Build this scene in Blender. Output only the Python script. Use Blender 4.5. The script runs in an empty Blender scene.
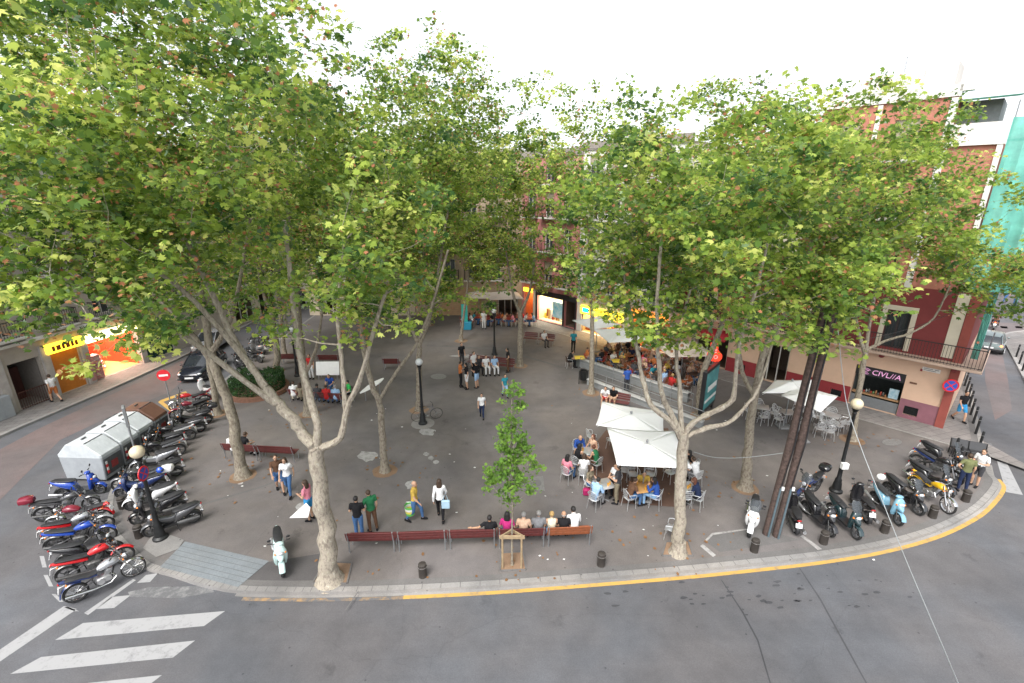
import bpy, bmesh, math, random
import numpy as np
from mathutils import Vector, Matrix, noise
R = math.radians
random.seed(7)
scene = bpy.context.scene
COL = scene.collection
# ------------------------------------------------------------------ camera frame helpers (survey of the square)
FPX = 470.0; TH = R(17.7); CH = 11.8
S_, C_ = math.sin(TH), math.cos(TH)
ROADZ = -0.12
def G(px, py, z=0.0):
    u = (px-512)/FPX; v = (py-341.5)/FPX
    k = (CH-z)/(S_+v*C_)
    return Vector((u*k, (C_-v*S_)*k, z))
def AT(px, py, Y):
    u = (px-512)/FPX; v = (py-341.5)/FPX
    k = Y/(C_-v*S_)
    return Vector((u*k, Y, CH-(S_+v*C_)*k))
# ------------------------------------------------------------------ materials
MATS = {}
def mat(name, col, rough=0.7, metal=0.0, var=0.12, scale=6.0, bump=0.0, bscale=40.0, emit=0.0, col2=None, spec=0.5, alpha=1.0, coat=0.0, trans=0.0):
    if name in MATS: return MATS[name]
    m = bpy.data.materials.new(name); m.use_nodes = True
    nt = m.node_tree; b = nt.nodes['Principled BSDF']
    b.inputs['Roughness'].default_value = rough
    b.inputs['Metallic'].default_value = metal
    b.inputs['Specular IOR Level'].default_value = spec
    b.inputs['Coat Weight'].default_value = coat
    b.inputs['Transmission Weight'].default_value = trans
    c = (*col, 1)
    if var > 0:
        tc = nt.nodes.new('ShaderNodeTexCoord'); n = nt.nodes.new('ShaderNodeTexNoise')
        n.inputs['Scale'].default_value = scale; n.inputs['Detail'].default_value = 6; n.inputs['Roughness'].default_value = .65
        nt.links.new(tc.outputs['Object'], n.inputs['Vector'])
        r = nt.nodes.new('ShaderNodeValToRGB')
        r.color_ramp.elements[0].position = .3; r.color_ramp.elements[1].position = .7
        if col2 is None:
            a = tuple(max(0, x*(1-var)) for x in col); d = tuple(min(1, x*(1+var)) for x in col)
        else: a, d = col, col2
        r.color_ramp.elements[0].color = (*a, 1); r.color_ramp.elements[1].color = (*d, 1)
        nt.links.new(n.outputs['Fac'], r.inputs['Fac'])
        nt.links.new(r.outputs['Color'], b.inputs['Base Color'])
        if emit > 0:
            nt.links.new(r.outputs['Color'], b.inputs['Emission Color'])
        if bump > 0:
            n2 = nt.nodes.new('ShaderNodeTexNoise'); n2.inputs['Scale'].default_value = bscale; n2.inputs['Detail'].default_value = 4
            nt.links.new(tc.outputs['Object'], n2.inputs['Vector'])
            bp = nt.nodes.new('ShaderNodeBump'); bp.inputs['Strength'].default_value = bump; bp.inputs['Distance'].default_value = .02
            nt.links.new(n2.outputs['Fac'], bp.inputs['Height']); nt.links.new(bp.outputs['Normal'], b.inputs['Normal'])
    else:
        b.inputs['Base Color'].default_value = c
        if emit > 0: b.inputs['Emission Color'].default_value = c
    b.inputs['Emission Strength'].default_value = emit
    if alpha < 1: b.inputs['Alpha'].default_value = alpha
    MATS[name] = m
    return m

def ground_mat(name, col, patch=0.25, spots=0.5, warm=None, streak=False, rough=.9, joints=False):
    """worn asphalt / stone: large patches, mid blotches, fine aggregate, dark spots, hairline cracks"""
    m = bpy.data.materials.new(name); m.use_nodes = True; nt = m.node_tree; N = nt.nodes; Lk = nt.links
    b = N['Principled BSDF']; b.inputs['Roughness'].default_value = rough; b.inputs['Specular IOR Level'].default_value = .35
    tc = N.new('ShaderNodeTexCoord')
    def nz(scale, det=5, rg=.6, stretch=None, dist=0.0):
        n = N.new('ShaderNodeTexNoise'); n.inputs['Scale'].default_value = scale; n.inputs['Detail'].default_value = det
        n.inputs['Roughness'].default_value = rg; n.inputs['Distortion'].default_value = dist
        if stretch:
            mp = N.new('ShaderNodeMapping'); mp.inputs['Scale'].default_value = stretch; mp.inputs['Rotation'].default_value = (0, 0, R(4))
            Lk.new(tc.outputs['Object'], mp.inputs['Vector']); Lk.new(mp.outputs['Vector'], n.inputs['Vector'])
        else: Lk.new(tc.outputs['Object'], n.inputs['Vector'])
        return n.outputs['Fac']
    def rng(x, a, b_, c, d):
        r = N.new('ShaderNodeMapRange'); r.inputs['From Min'].default_value = a; r.inputs['From Max'].default_value = b_
        r.inputs['To Min'].default_value = c; r.inputs['To Max'].default_value = d; Lk.new(x, r.inputs['Value']); return r.outputs['Result']
    def mul(x, y):
        k = N.new('ShaderNodeMath'); k.operation = 'MULTIPLY'; Lk.new(x, k.inputs[0]); Lk.new(y, k.inputs[1]); return k.outputs[0]
    f = rng(nz(.16, 4, .55, dist=.6), .35, .65, 1-patch, 1+patch)
    f = mul(f, rng(nz(1.3, 6, .7), .3, .7, .88, 1.12))
    f = mul(f, rng(nz(26, 3, .8), .3, .7, .86, 1.14))
    f = mul(f, rng(nz(90, 2, .9), .3, .7, .9, 1.1))
    if streak: f = mul(f, rng(nz(1.0, 4, .6, (.12, 1.6, 1)), .35, .65, .95, 1.04))
    v = N.new('ShaderNodeTexVoronoi'); v.inputs['Scale'].default_value = 1.9; v.inputs['Randomness'].default_value = 1
    Lk.new(tc.outputs['Object'], v.inputs['Vector'])
    f = mul(f, rng(v.outputs['Distance'], .035, .07, 1-spots, 1))
    v2 = N.new('ShaderNodeTexVoronoi'); v2.inputs['Scale'].default_value = .55
    Lk.new(tc.outputs['Object'], v2.inputs['Vector'])
    sp = N.new('ShaderNodeMath'); sp.operation = 'ADD'; Lk.new(v2.outputs['Distance'], sp.inputs[0]); Lk.new(rng(nz(4, 4, .7), .3, .7, -.12, .12), sp.inputs[1])
    f = mul(f, rng(sp.outputs[0], .04, .14, 1-spots*.5, 1))
    vc = N.new('ShaderNodeTexVoronoi'); vc.feature = 'DISTANCE_TO_EDGE'; vc.inputs['Scale'].default_value = .16
    ns = N.new('ShaderNodeTexNoise'); ns.inputs['Scale'].default_value = 1.2; ns.inputs['Detail'].default_value = 6
    Lk.new(tc.outputs['Object'], ns.inputs['Vector'])
    mx = N.new('ShaderNodeMix'); mx.data_type = 'RGBA'; mx.blend_type = 'LINEAR_LIGHT'; mx.inputs['Factor'].default_value = .35
    Lk.new(tc.outputs['Object'], mx.inputs[6]); Lk.new(ns.outputs['Color'], mx.inputs[7]); Lk.new(mx.outputs[2], vc.inputs['Vector'])
    f = mul(f, rng(vc.outputs['Distance'], .0, .004, .9, 1))
    if joints:
        br = N.new('ShaderNodeTexBrick'); br.inputs['Scale'].default_value = 1.0; br.inputs['Mortar Size'].default_value = .012
        br.inputs['Brick Width'].default_value = .6; br.inputs['Row Height'].default_value = .4
        br.inputs['Color1'].default_value = (1, 1, 1, 1); br.inputs['Color2'].default_value = (.86, .86, .86, 1); br.inputs['Mortar'].default_value = (.5, .5, .5, 1)
        mp = N.new('ShaderNodeMapping'); mp.inputs['Rotation'].default_value = (0, 0, R(-18))
        Lk.new(tc.outputs['Object'], mp.inputs['Vector']); Lk.new(mp.outputs['Vector'], br.inputs['Vector'])
        sx = N.new('ShaderNodeRGBToBW'); Lk.new(br.outputs['Color'], sx.inputs[0]); f = mul(f, sx.outputs[0])
    cm = N.new('ShaderNodeMix'); cm.data_type = 'RGBA'; cm.inputs[6].default_value = (*col, 1); cm.inputs[7].default_value = (*(warm or col), 1)
    Lk.new(rng(nz(.25, 3, .5), .4, .6, 0, 1), cm.inputs['Factor'])
    vm = N.new('ShaderNodeVectorMath'); vm.operation = 'SCALE'; Lk.new(cm.outputs[2], vm.inputs[0]); Lk.new(f, vm.inputs['Scale'])
    Lk.new(vm.outputs['Vector'], b.inputs['Base Color'])
    bp = N.new('ShaderNodeBump'); bp.inputs['Strength'].default_value = .35; bp.inputs['Distance'].default_value = .01
    Lk.new(nz(60, 3, .8), bp.inputs['Height']); Lk.new(bp.outputs['Normal'], b.inputs['Normal'])
    MATS[name] = m
    return m

# ------------------------------------------------------------------ mesh builder
class MB:
    def __init__(s): s.v = []; s.f = []; s.m = []; s.mi = 0
    def add(s, vs, fs, mi=None):
        o = len(s.v); s.v += [tuple(p) for p in vs]; s.f += [tuple(i+o for i in f) for f in fs]
        s.m += [s.mi if mi is None else mi]*len(fs); return s
    def box(s, c, d, rz=0, ry=0, rx=0, mi=None, bev=0):
        x, y, z = d[0]/2, d[1]/2, d[2]/2
        M = Matrix.Translation(c) @ Matrix.Rotation(rz, 4, 'Z') @ Matrix.Rotation(ry, 4, 'Y') @ Matrix.Rotation(rx, 4, 'X')
        if bev > 0:
            bev = min(bev, x*.45, y*.45, z*.45); secs = []
            for zz, k in ((-z, bev), (-z+bev, 0), (z-bev, 0), (z, bev)):
                a, b = x-k, y-k; q = bev*.6 if k == 0 else bev*.5
                secs.append([M @ Vector(p) for p in ((-a+q, -b, zz), (a-q, -b, zz), (a, -b+q, zz), (a, b-q, zz), (a-q, b, zz), (-a+q, b, zz), (-a, b-q, zz), (-a, -b+q, zz))])
            return s.loft(secs, mi=mi)
        P = [M @ Vector(p) for p in ((-x,-y,-z),(x,-y,-z),(x,y,-z),(-x,y,-z),(-x,-y,z),(x,-y,z),(x,y,z),(-x,y,z))]
        return s.add(P, [(0,3,2,1),(4,5,6,7),(0,1,5,4),(1,2,6,5),(2,3,7,6),(3,0,4,7)], mi)
    def loft(s, secs, closed=True, cap=True, mi=None):
        n = len(secs[0]); vs = [p for q in secs for p in q]; fs = []
        for i in range(len(secs)-1):
            for j in range(n if closed else n-1):
                k = (j+1) % n; fs.append((i*n+j, i*n+k, (i+1)*n+k, (i+1)*n+j))
        if cap and closed: fs.append(tuple(range(n-1, -1, -1))); fs.append(tuple((len(secs)-1)*n+j for j in range(n)))
        return s.add(vs, fs, mi)
    def tube(s, pts, rad, n=8, mi=None, cap=True, sx=1.0):
        pts = [Vector(p) for p in pts]
        if not hasattr(rad, '__len__'): rad = [rad]*len(pts)
        secs = []; up = None
        for i, p in enumerate(pts):
            t = (pts[min(i+1, len(pts)-1)]-pts[max(i-1, 0)])
            if t.length < 1e-9: t = Vector((0, 0, 1))
            t.normalize()
            if up is None: up = Vector((0, 0, 1)) if abs(t.z) < .9 else Vector((1, 0, 0))
            a = t.cross(up)
            if a.length < 1e-6: a = t.orthogonal()
            a.normalize(); b = a.cross(t).normalized(); up = b
            secs.append([p+a*(math.cos(k*2*math.pi/n)*rad[i]*sx)+b*(math.sin(k*2*math.pi/n)*rad[i]) for k in range(n)])
        return s.loft(secs, cap=cap, mi=mi)
    def lathe(s, prof, c=(0,0,0), n=16, axis='Z', mi=None, cap=True):
        secs = []
        for r, h in prof:
            q = []
            for k in range(n):
                a = 2*math.pi*k/n; x, y = r*math.cos(a), r*math.sin(a)
                p = {'Z': (x, y, h), 'Y': (x, h, -y), 'X': (h, x, y)}[axis]
                q.append((p[0]+c[0], p[1]+c[1], p[2]+c[2]))
            secs.append(q)
        return s.loft(secs, cap=cap, mi=mi)
    def ell(s, c, r, n=12, m=8, mi=None, rot=None):
        secs = []
        for i in range(m+1):
            t = -math.pi/2+math.pi*i/m; t = max(-math.pi/2+.02, min(math.pi/2-.02, t)); q = []
            for k in range(n):
                a = 2*math.pi*k/n; p = Vector((r[0]*math.cos(t)*math.cos(a), r[1]*math.cos(t)*math.sin(a), r[2]*math.sin(t)))
                if rot: p = rot @ p
                q.append(Vector(c)+p)
            secs.append(q)
        return s.loft(secs, mi=mi)
    def prism(s, poly, z0, z1, mi=None):
        n = len(poly); vs = [(p[0], p[1], z0) for p in poly]+[(p[0], p[1], z1) for p in poly]
        return s.add(vs, [tuple(range(n-1, -1, -1)), tuple(range(n, 2*n))]+[(i, (i+1) % n, n+(i+1) % n, n+i) for i in range(n)], mi)
    def side(s, poly, y0, y1, mi=None):   # profile in x,z extruded along y
        n = len(poly); vs = [(p[0], y0, p[1]) for p in poly]+[(p[0], y1, p[1]) for p in poly]
        return s.add(vs, [tuple(range(n)), tuple(range(2*n-1, n-1, -1))]+[(i, n+i, n+(i+1) % n, (i+1) % n) for i in range(n)], mi)
    def mesh(s, name, mats, smooth=False):
        me = bpy.data.meshes.new(name); me.from_pydata(s.v, [], s.f)
        for m in (mats if isinstance(mats, (list, tuple)) else [mats]): me.materials.append(m)
        if any(s.m): me.polygons.foreach_set('material_index', s.m)
        bm = bmesh.new(); bm.from_mesh(me); bmesh.ops.recalc_face_normals(bm, faces=bm.faces); bm.to_mesh(me); bm.free()
        if smooth:
            me.polygons.foreach_set('use_smooth', [True]*len(me.polygons))
            try: me.set_sharp_from_angle(angle=R(40))
            except Exception: pass
        me.update(); return me
    def build(s, name, mats, parent=None, smooth=False, loc=None, rot=None):
        return link(name, s.mesh(name, mats, smooth), parent, loc, rot)
def link(name, me, parent=None, loc=None, rot=None):
    o = bpy.data.objects.new(name, me); COL.objects.link(o)
    if parent is not None: o.parent = parent
    if loc is not None: o.location = loc
    if rot is not None: o.rotation_euler = (0, 0, rot) if not hasattr(rot, '__len__') else rot
    return o
def empty(name, loc=(0,0,0), rz=0):
    o = bpy.data.objects.new(name, None); COL.objects.link(o); o.location = loc; o.rotation_euler = (0, 0, rz); o.empty_display_size = .2
    return o
def tag(o, label=None, cat=None, group=None, kind=None):
    if label: o['label'] = label
    if cat: o['category'] = cat
    if group: o['group'] = group
    if kind: o['kind'] = kind
    return o
def struct(name, mb, m, label=None):
    o = mb.build(name, m); o['kind'] = 'structure'
    if label: o['label'] = label
    return o
# a kit: reusable parts (name, mesh, parent index or None, colour slot or None)
class Kit:
    def __init__(s): s.p = []
    def part(s, name, mb, m, parent=None, slot=None, smooth=True):
        me = mb.mesh(name, m, smooth) if isinstance(mb, MB) else mb
        s.p.append((name, me, parent, slot)); return len(s.p)-1
    def place(s, name, loc, rz, label, cat, group=None, cols={}, lean=0, skip=()):
        root = empty(name, loc, rz); 
        if lean: root.rotation_euler = (lean, 0, rz)
        tag(root, label, cat, group); made = []
        for (nm, me, par, slot) in s.p:
            if nm in skip or (par is not None and made[par] is None): made.append(None); continue
            o = link(nm, me, root if par is None else made[par])
            if slot and slot in cols:
                o.material_slots[0].link = 'OBJECT'; o.material_slots[0].material = cols[slot]
            made.append(o)
        return root
def text_mesh(txt, size, depth, m, shear=0):
    cu = bpy.data.curves.new('t', 'FONT'); cu.body = txt; cu.size = size; cu.extrude = depth; cu.align_x = 'CENTER'; cu.align_y = 'CENTER'; cu.shear = shear
    cu.resolution_u = 3
    o = bpy.data.objects.new('t', cu); COL.objects.link(o)
    dg = bpy.context.evaluated_depsgraph_get(); me = bpy.data.meshes.new_from_object(o.evaluated_get(dg))
    bpy.data.objects.remove(o); me.materials.clear(); me.materials.append(m); return me
def smooth_path(pts, n=6, closed=False):
    P = [Vector(p) for p in pts]; out = []
    k = len(P)
    for i in range(k-1):
        a = P[max(i-1, 0)]; b = P[i]; c = P[i+1]; d = P[min(i+2, k-1)]
        for j in range(n):
            t = j/n
            out.append(.5*((2*b)+(c-a)*t+(2*a-5*b+4*c-d)*t*t+(3*b-a-3*c+d)*t**3))
    out.append(P[-1]); return out
# common materials
M_metal = mat('brushed_metal', (.45,.45,.46), .35, .8, .1)
M_alu = mat('aluminium', (.68,.69,.70), .35, .7, .08)
M_black = mat('black_paint', (.018,.018,.02), .4, 0, .2, coat=.3)
M_iron = mat('cast_iron', (.02,.021,.022), .45, .3, .25, 8, .3)
M_rubber = mat('rubber', (.018,.018,.018), .85, 0, .2)
M_glassdark = mat('dark_glass', (.02,.025,.03), .08, 0, .1, spec=.8)
M_white = mat('white_paint', (.72,.72,.70), .5, 0, .06)
M_chrome = mat('chrome', (.6,.6,.6), .15, 1.0, .05)
M_plate = mat('plate_white', (.75,.75,.75), .5, 0, .03)
M_red = mat('signal_red', (.6,.02,.02), .4, 0, .08)
M_redlamp = mat('tail_lens', (.35,.01,.01), .2, 0, .1)
M_amber = mat('amber_lens', (.7,.2,.02), .25, 0, .1)
M_seat = mat('seat_vinyl', (.022,.022,.024), .5, 0, .25)
M_engine = mat('engine_grey', (.12,.12,.12), .45, .6, .3, 20)
M_lens = mat('clear_lens', (.55,.58,.6), .1, .2, .05, spec=.8)
# ------------------------------------------------------------------ ground
MG_road = ground_mat('road_asphalt', (.094,.097,.107), .15, .45, (.104,.1,.104), True)
MG_plaza = ground_mat('plaza_asphalt', (.135,.124,.122), .25, .45, (.155,.137,.127))
MG_pave = ground_mat('pavement_stone', (.2,.19,.185), .12, .3, (.22,.2,.19), joints=True)
MG_kerb = ground_mat('kerb_granite', (.21,.205,.2), .28, .6, (.27,.255,.24))
MG_band = ground_mat('kerb_band_stone', (.125,.12,.118), .22, .5, (.15,.142,.137))
MG_ramp = ground_mat('ramp_slabs', (.17,.19,.205), .1, .3, (.18,.195,.205))
MG_soil = ground_mat('tree_pit_soil', (.21,.135,.085), .25, .4, (.26,.17,.11))
MG_deck = ground_mat('terrace_brown', (.105,.06,.045), .15, .4, (.12,.07,.05))
def paint_mat(name, col, wear=.5, base=(.11,.11,.115)):
    m = bpy.data.materials.new(name); m.use_nodes = True; nt = m.node_tree; b = nt.nodes['Principled BSDF']; b.inputs['Roughness'].default_value = .8
    tc = nt.nodes.new('ShaderNodeTexCoord')
    a = nt.nodes.new('ShaderNodeTexNoise'); a.inputs['Scale'].default_value = 3.5; a.inputs['Detail'].default_value = 9; a.inputs['Roughness'].default_value = .78
    nt.links.new(tc.outputs['Object'], a.inputs['Vector'])
    r = nt.nodes.new('ShaderNodeValToRGB'); r.color_ramp.elements[0].position = wear-.08; r.color_ramp.elements[1].position = wear+.1
    r.color_ramp.elements[0].color = (*base, 1); r.color_ramp.elements[1].color = (*col, 1)
    nt.links.new(a.outputs['Fac'], r.inputs['Fac']); nt.links.new(r.outputs['Color'], b.inputs['Base Color'])
    return m
MP_white = paint_mat('road_paint_white', (.3,.3,.305), .38, (.17,.17,.175))
MP_whitefaint = paint_mat('road_paint_faint', (.22,.22,.22), .55)
MP_yellow = paint_mat('road_paint_yellow', (.47,.29,.07), .42, (.26,.19,.11))
MP_yellowfaint = paint_mat('road_paint_yellow_faint', (.36,.22,.09), .53)
MP_spill = paint_mat('dried_spill', (.36,.35,.34), .45, (.2,.19,.185))

mb = MB(); X0 = 400
mb.add([(-X0,-120,ROADZ),(X0,-120,ROADZ),(X0,700,ROADZ),(-X0,700,ROADZ)], [(0,1,2,3)])
struct('road', mb, MG_road)
KERB = [(-22,90),(-19.8,45),(-19.4,35),(-19,29),(-18.6,25),(-18.1,21.6),(-17.2,18.4),(-16.7,16.8),(-15.75,15.4),(-14.5,14.1),(-13,13.05),(-12.1,12.5),*[tuple(G(x,y)[:2]) for x,y in ((170,574),(199,583.5),(236,590.5),(285,592),(330,592),(404,590),(500,585),(600,577.5),(680,571),(750,564),(820,556),(880,546),(930,532.5),(965,517),(985,503))],(20.6,17.1),(21.1,17.9),(22.1,19.1),(23.7,21.1),(30,28.6),(35.6,35.4),(42,43),(60,64)]
kp = smooth_path([(x, y, 0) for x, y in KERB], 5)
def offset(path, d):
    out = []
    for i, p in enumerate(path):
        t = path[min(i+1, len(path)-1)]-path[max(i-1, 0)]; t.z = 0; t.normalize()
        out.append(p+Vector((-t.y, t.x, 0))*d)
    return out
def strip(path, d0, d1, z, zlow=None):
    a = offset(path, d0); b = offset(path, d1); n = len(a); mb = MB()
    vs = [(p.x, p.y, z) for p in a]+[(p.x, p.y, z) for p in b]
    fs = [(i, i+1, n+i+1, n+i) for i in range(n-1)]
    if zlow is not None:
        vs += [(p.x, p.y, zlow) for p in a]; fs += [(2*n+i, 2*n+i+1, i+1, i) for i in range(n-1)]
    mb.add(vs, fs); return mb
inner = offset(kp, .4)
mb = MB(); mb.add([(p.x, p.y, 0) for p in inner]+[(60,90,0)], [tuple(range(len(inner)+1))])
struct('plaza', mb, MG_plaza)
struct('kerb', strip(kp, 0, .2, .012, ROADZ-.02), MG_kerb)
struct('kerb_band', strip(kp, .2, .44, .006), MG_band)
jb = MB(); acc = 0; o1 = offset(kp, .0); o2 = offset(kp, .2); MG_joint = mat('joint_dark', (.1,.097,.094), .9, 0, .2)
for i in range(1, len(kp)-1):
    if kp[i].y > 40: continue
    seg = kp[i+1]-kp[i]; n_ = max(1, round(seg.length/1.1))
    for k_ in range(n_):
        t_ = k_/n_; a_ = o1[i].lerp(o1[i+1], t_); b_ = o2[i].lerp(o2[i+1], t_); d_ = seg.normalized()*.008
        jb.add([(a_.x-d_.x,a_.y-d_.y,.016),(a_.x+d_.x,a_.y+d_.y,.016),(b_.x+d_.x,b_.y+d_.y,.016),(b_.x-d_.x,b_.y-d_.y,.016)], [(0,1,2,3)])
struct('kerb_joints', jb, MG_joint)
struct('kerb_joints', strip(kp, .195, .207, .015), MG_joint)
gut = [p for p in kp if p.y < 60]
def decal(name, pxs, m, z=ROADZ+.004):
    mb = MB(); vs = [G(x, y, z) for x, y in pxs]; mb.add(vs, [tuple(range(len(vs)))]); return struct(name, mb, m)
# gutter strip: pale concrete beside kerb at the front
fr = [p for p in kp if -8.8 < p.x < 22 and p.y < 19]
struct('gutter', strip(fr, -.1, 0, ROADZ+.004), MG_kerb)
yl = [p for p in kp if -3.4 < p.x < 21 and p.y < 18]
struct('yellow_line', strip(yl, -.24, -.1, ROADZ+.008), MP_yellow)
yf = [p for p in kp if -8.5 < p.x < -3.2 and p.y < 18]
struct('yellow_line_worn', strip(yf, -.24, -.12, ROADZ+.008), MP_yellowfaint)
for pl in ([(55,640),(83,623),(225,611),(204,626)], [(10,674),(41,657),(195,640.5),(173,657.5)], [(60,690),(88,683),(162,675),(140,692)], [(96,609),(111,597),(131,595),(114,608)], [(137,583),(146,575),(158,573),(150,582)]):
    decal('crossing_stripe', pl, MP_white)
decal('stop_line', [(-30,682),(-30,670),(64,606),(77,609)], MP_white)
decal('parking_line', [(84,613),(88,615),(136,580),(133,579)], MP_white)
pts = [(42,556),(46,575),(54,594),(66,607),(84,614)]
for i in range(len(pts)-1):
    a, b = pts[i], pts[i+1]; q = (a[0]*.4+b[0]*.6, a[1]*.4+b[1]*.6)
    decal('parking_dash', [(a[0]-2.5,a[1]),(a[0]+2,a[1]),(q[0]+2.5,q[1]),(q[0]-2,q[1])], MP_white)
decal('parking_line', [(80,507),(108,499),(108,501),(81,509)], MP_white)
decal('worn_marking', [(128,592),(150,587),(212,586),(214,592),(180,598),(130,597)], MP_whitefaint)
decal('crossing_stripe', [(997,461),(1007,463),(1023,495),(1006,492)], MP_white)
decal('crossing_stripe', [(986,443),(991,443),(997,453),(992,455)], MP_whitefaint)
decal('yellow_marking', [(158,402),(161,400),(175,411),(172,413)], MP_yellow)
decal('yellow_marking', [(161,400),(186,391),(187,393),(163,402)], MP_yellow)
for sx in (1000, 1015): decal('street_marking', [(sx,326),(sx+7,326.5),(sx+8,328.5),(sx+1,328)], MP_white)
MG_red = ground_mat('red_tinted_asphalt', (.14,.108,.105), .12, .3, (.125,.108,.108))
decal('red_lane', [(985,345),(990,322),(1060,325),(1060,335),(1006,338),(1002,352),(1008,380),(1012,410),(995,420),(985,380)], MG_red)
decal('red_lane_left', [(-20,520),(-20,460),(40,428),(160,372),(205,350),(215,352),(170,392),(120,412),(60,440)], MG_red)
# tar seams on the carriageway
MG_tar = ground_mat('tar_seam', (.06,.06,.066), .3, .3)
for pl in ([(721,580),(722,580),(743.5,612),(758.5,640),(773,690),(771.5,690),(757.2,641),(742.3,613)], [(799,568),(800,568),(820.5,598),(843.5,640),(871,690),(869.5,690),(842.2,641),(819.3,599)]):
    decal('tar_seam', pl, MG_tar)
for i in range(44):      # oil marks and patches where cars stop
    x = random.gauss(740, 70); y = random.gauss(594, 8); r = random.uniform(.8, 3)
    decal('oil_stain', [(x+r*1.6*math.cos(a)*random.uniform(.6,1.2), y+r*.6*math.sin(a)*random.uniform(.6,1.2)) for a in [k*math.pi/4 for k in range(8)]], MG_tar, ROADZ+.003)
# plaza details
decal('ramp_slabs', [(160,567),(185,541.5),(269,561),(238,587)], MG_ramp, .016)
decal('lamp_base_pad', [(143,548),(152,535),(166,533),(184,540),(178,549),(156,557)], MG_kerb, .019)
def blob(name, x, y, rx, ry, m, z=.006, n=14, j=.25):
    return decal(name, [(x+rx*math.cos(2*math.pi*k/n)*random.uniform(1-j,1+j), y+ry*math.sin(2*math.pi*k/n)*random.uniform(1-j,1+j)) for k in range(n)], m, z)
for a in ((368,456,9,5),(426,454,3,2),(431,458,3,2),(436,462,3,2),(411,485,5.5,4.5),(427,432,8,4),(470,356,18,1.5),(240,483,3,1.5)): blob('dried_spill', *a, MP_spill)
MG_cover = mat('manhole_iron', (.19,.185,.18), .6, .2, .3, 12, .4)
MG_grate = mat('drain_grate', (.03,.03,.03), .6, .2, .2)
blob('manhole_cover', 438.5, 376.5, 8, 2.8, MG_cover, j=0); blob('manhole_cover', 304, 507, 8, 5, MP_spill, j=.1)
blob('manhole_cover', 892, 442, 10, 3.5, MG_cover, j=0)
decal('drain_grate', [(442,390),(449,388.5),(452,391.5),(444,393)], MG_grate)
decal('access_cover', [(530,477),(543,476),(545,491),(529,490)], MG_cover, .006); blob('manhole_cover', 537, 483, 4.5, 3.5, MG_band, z=.009, j=0)
# rectangular re-paved patches
MG_patch = ground_mat('patched_asphalt', (.125,.12,.118), .1, .3)
MG_patch2 = ground_mat('patched_asphalt_dark', (.085,.08,.08), .1, .3)
decal('asphalt_patch', [(705,541),(712,533),(760,528),(800,540),(720,552)], MG_patch, .005)
decal('asphalt_patch', [(216,573),(240,560),(268,562),(330,552),(345,580),(250,581)], MG_patch2, .003)
# narrow pale outline lines
for a in ([(704,541),(712,533),(714,534),(706,542)], [(712,533),(752,528),(753,529),(713,535)], [(800,536),(803,535),(822,549),(818,550)], [(703,544),(716,555),(713,557),(700,546)]): decal('pale_joint', a, MP_spill, .008)
# long saw-cut joints
for a in ([(190,507),(262,486),(300,470),(300,471),(262,487.5),(191,508.5)], [(427,345),(500,348),(560,366),(559,367),(499,349.5),(427,346)], [(730,412),(790,410),(790,411),(730,413)], [(345,610),(346,610),(394,540),(393,540)]):
    decal('saw_cut_joint', a, MG_patch, .0045)
# tree pits
PITS = {}
def pit(x, y, r=.62):
    c = G(x, y); mb = MB(); n = 18
    mb.add([(c.x+r*math.cos(2*math.pi*k/n)*random.uniform(.93,1.05), c.y+r*math.sin(2*math.pi*k/n)*random.uniform(.93,1.05), .008) for k in range(n)], [tuple(range(n))])
    struct('tree_pit', mb, MG_soil)
for x, y in ((243,476),(385,471),(745,488),(520,366),(461,341),(591,393),(277,371),(309,414),(218,414),(852,440),(700,416),(419,410),(429,325),(285,356)): pit(x, y, .55)
def sqpit(pxs):
    decal('tree_pit', pxs, MG_soil, .008)
    n = len(pxs); mb = MB()
    for i in range(n):
        a = G(*pxs[i]); b = G(*pxs[(i+1) % n]); d = b-a; c = (a+b)/2
        mb.box((c.x, c.y, .01), (d.length, .05, .05), rz=math.atan2(d.y, d.x))
    struct('tree_pit_edging', mb, MG_band)
sqpit([(313,583),(325,562),(352,563),(347,584)]); sqpit([(662,556),(666,542),(688,541),(693,556)]); sqpit([(500,571),(501,553),(523,552),(526,570)])
decal('terrace_floor', [(585,457),(606,430),(668,428),(692,500),(676,507),(620,503),(598,482)], MG_deck, .005)
# pavement along the right facade and round the corner
FO = Vector((2.2,44.2,0)); FA = math.atan2(22.1-44.2, 22.5-2.2)
fx = Vector((math.cos(FA), math.sin(FA), 0)); fn = Vector((-fx.y, fx.x, 0))   # along, into the building
def FP(s, d, z=0): p = FO+fx*s+fn*d; return Vector((p.x, p.y, z))
mb = MB(); w = [FP(-2,.1,.004), FP(-2,-1.9,.004), FP(22,-1.9,.004), FP(31.5,-1.9,.004), FP(34.0,-2.6,.004), FP(35.0,-.2,.004)]
mb.add(w[:5]+[Vector((23.4,21.2,.004)), Vector((29.7,28.7,.004)), Vector((35.2,35.5,.004)), Vector((41.5,43,.004)), Vector((38,43,.004)), FP(30.04,.1,.004)], [tuple(range(11))])
struct('pavement', mb, MG_pave)
mb = MB(); mb.box(tuple((FP(14,-1.95,.008))), (34,.12,.02), rz=FA); struct('pavement_edging', mb, MG_kerb)
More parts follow.
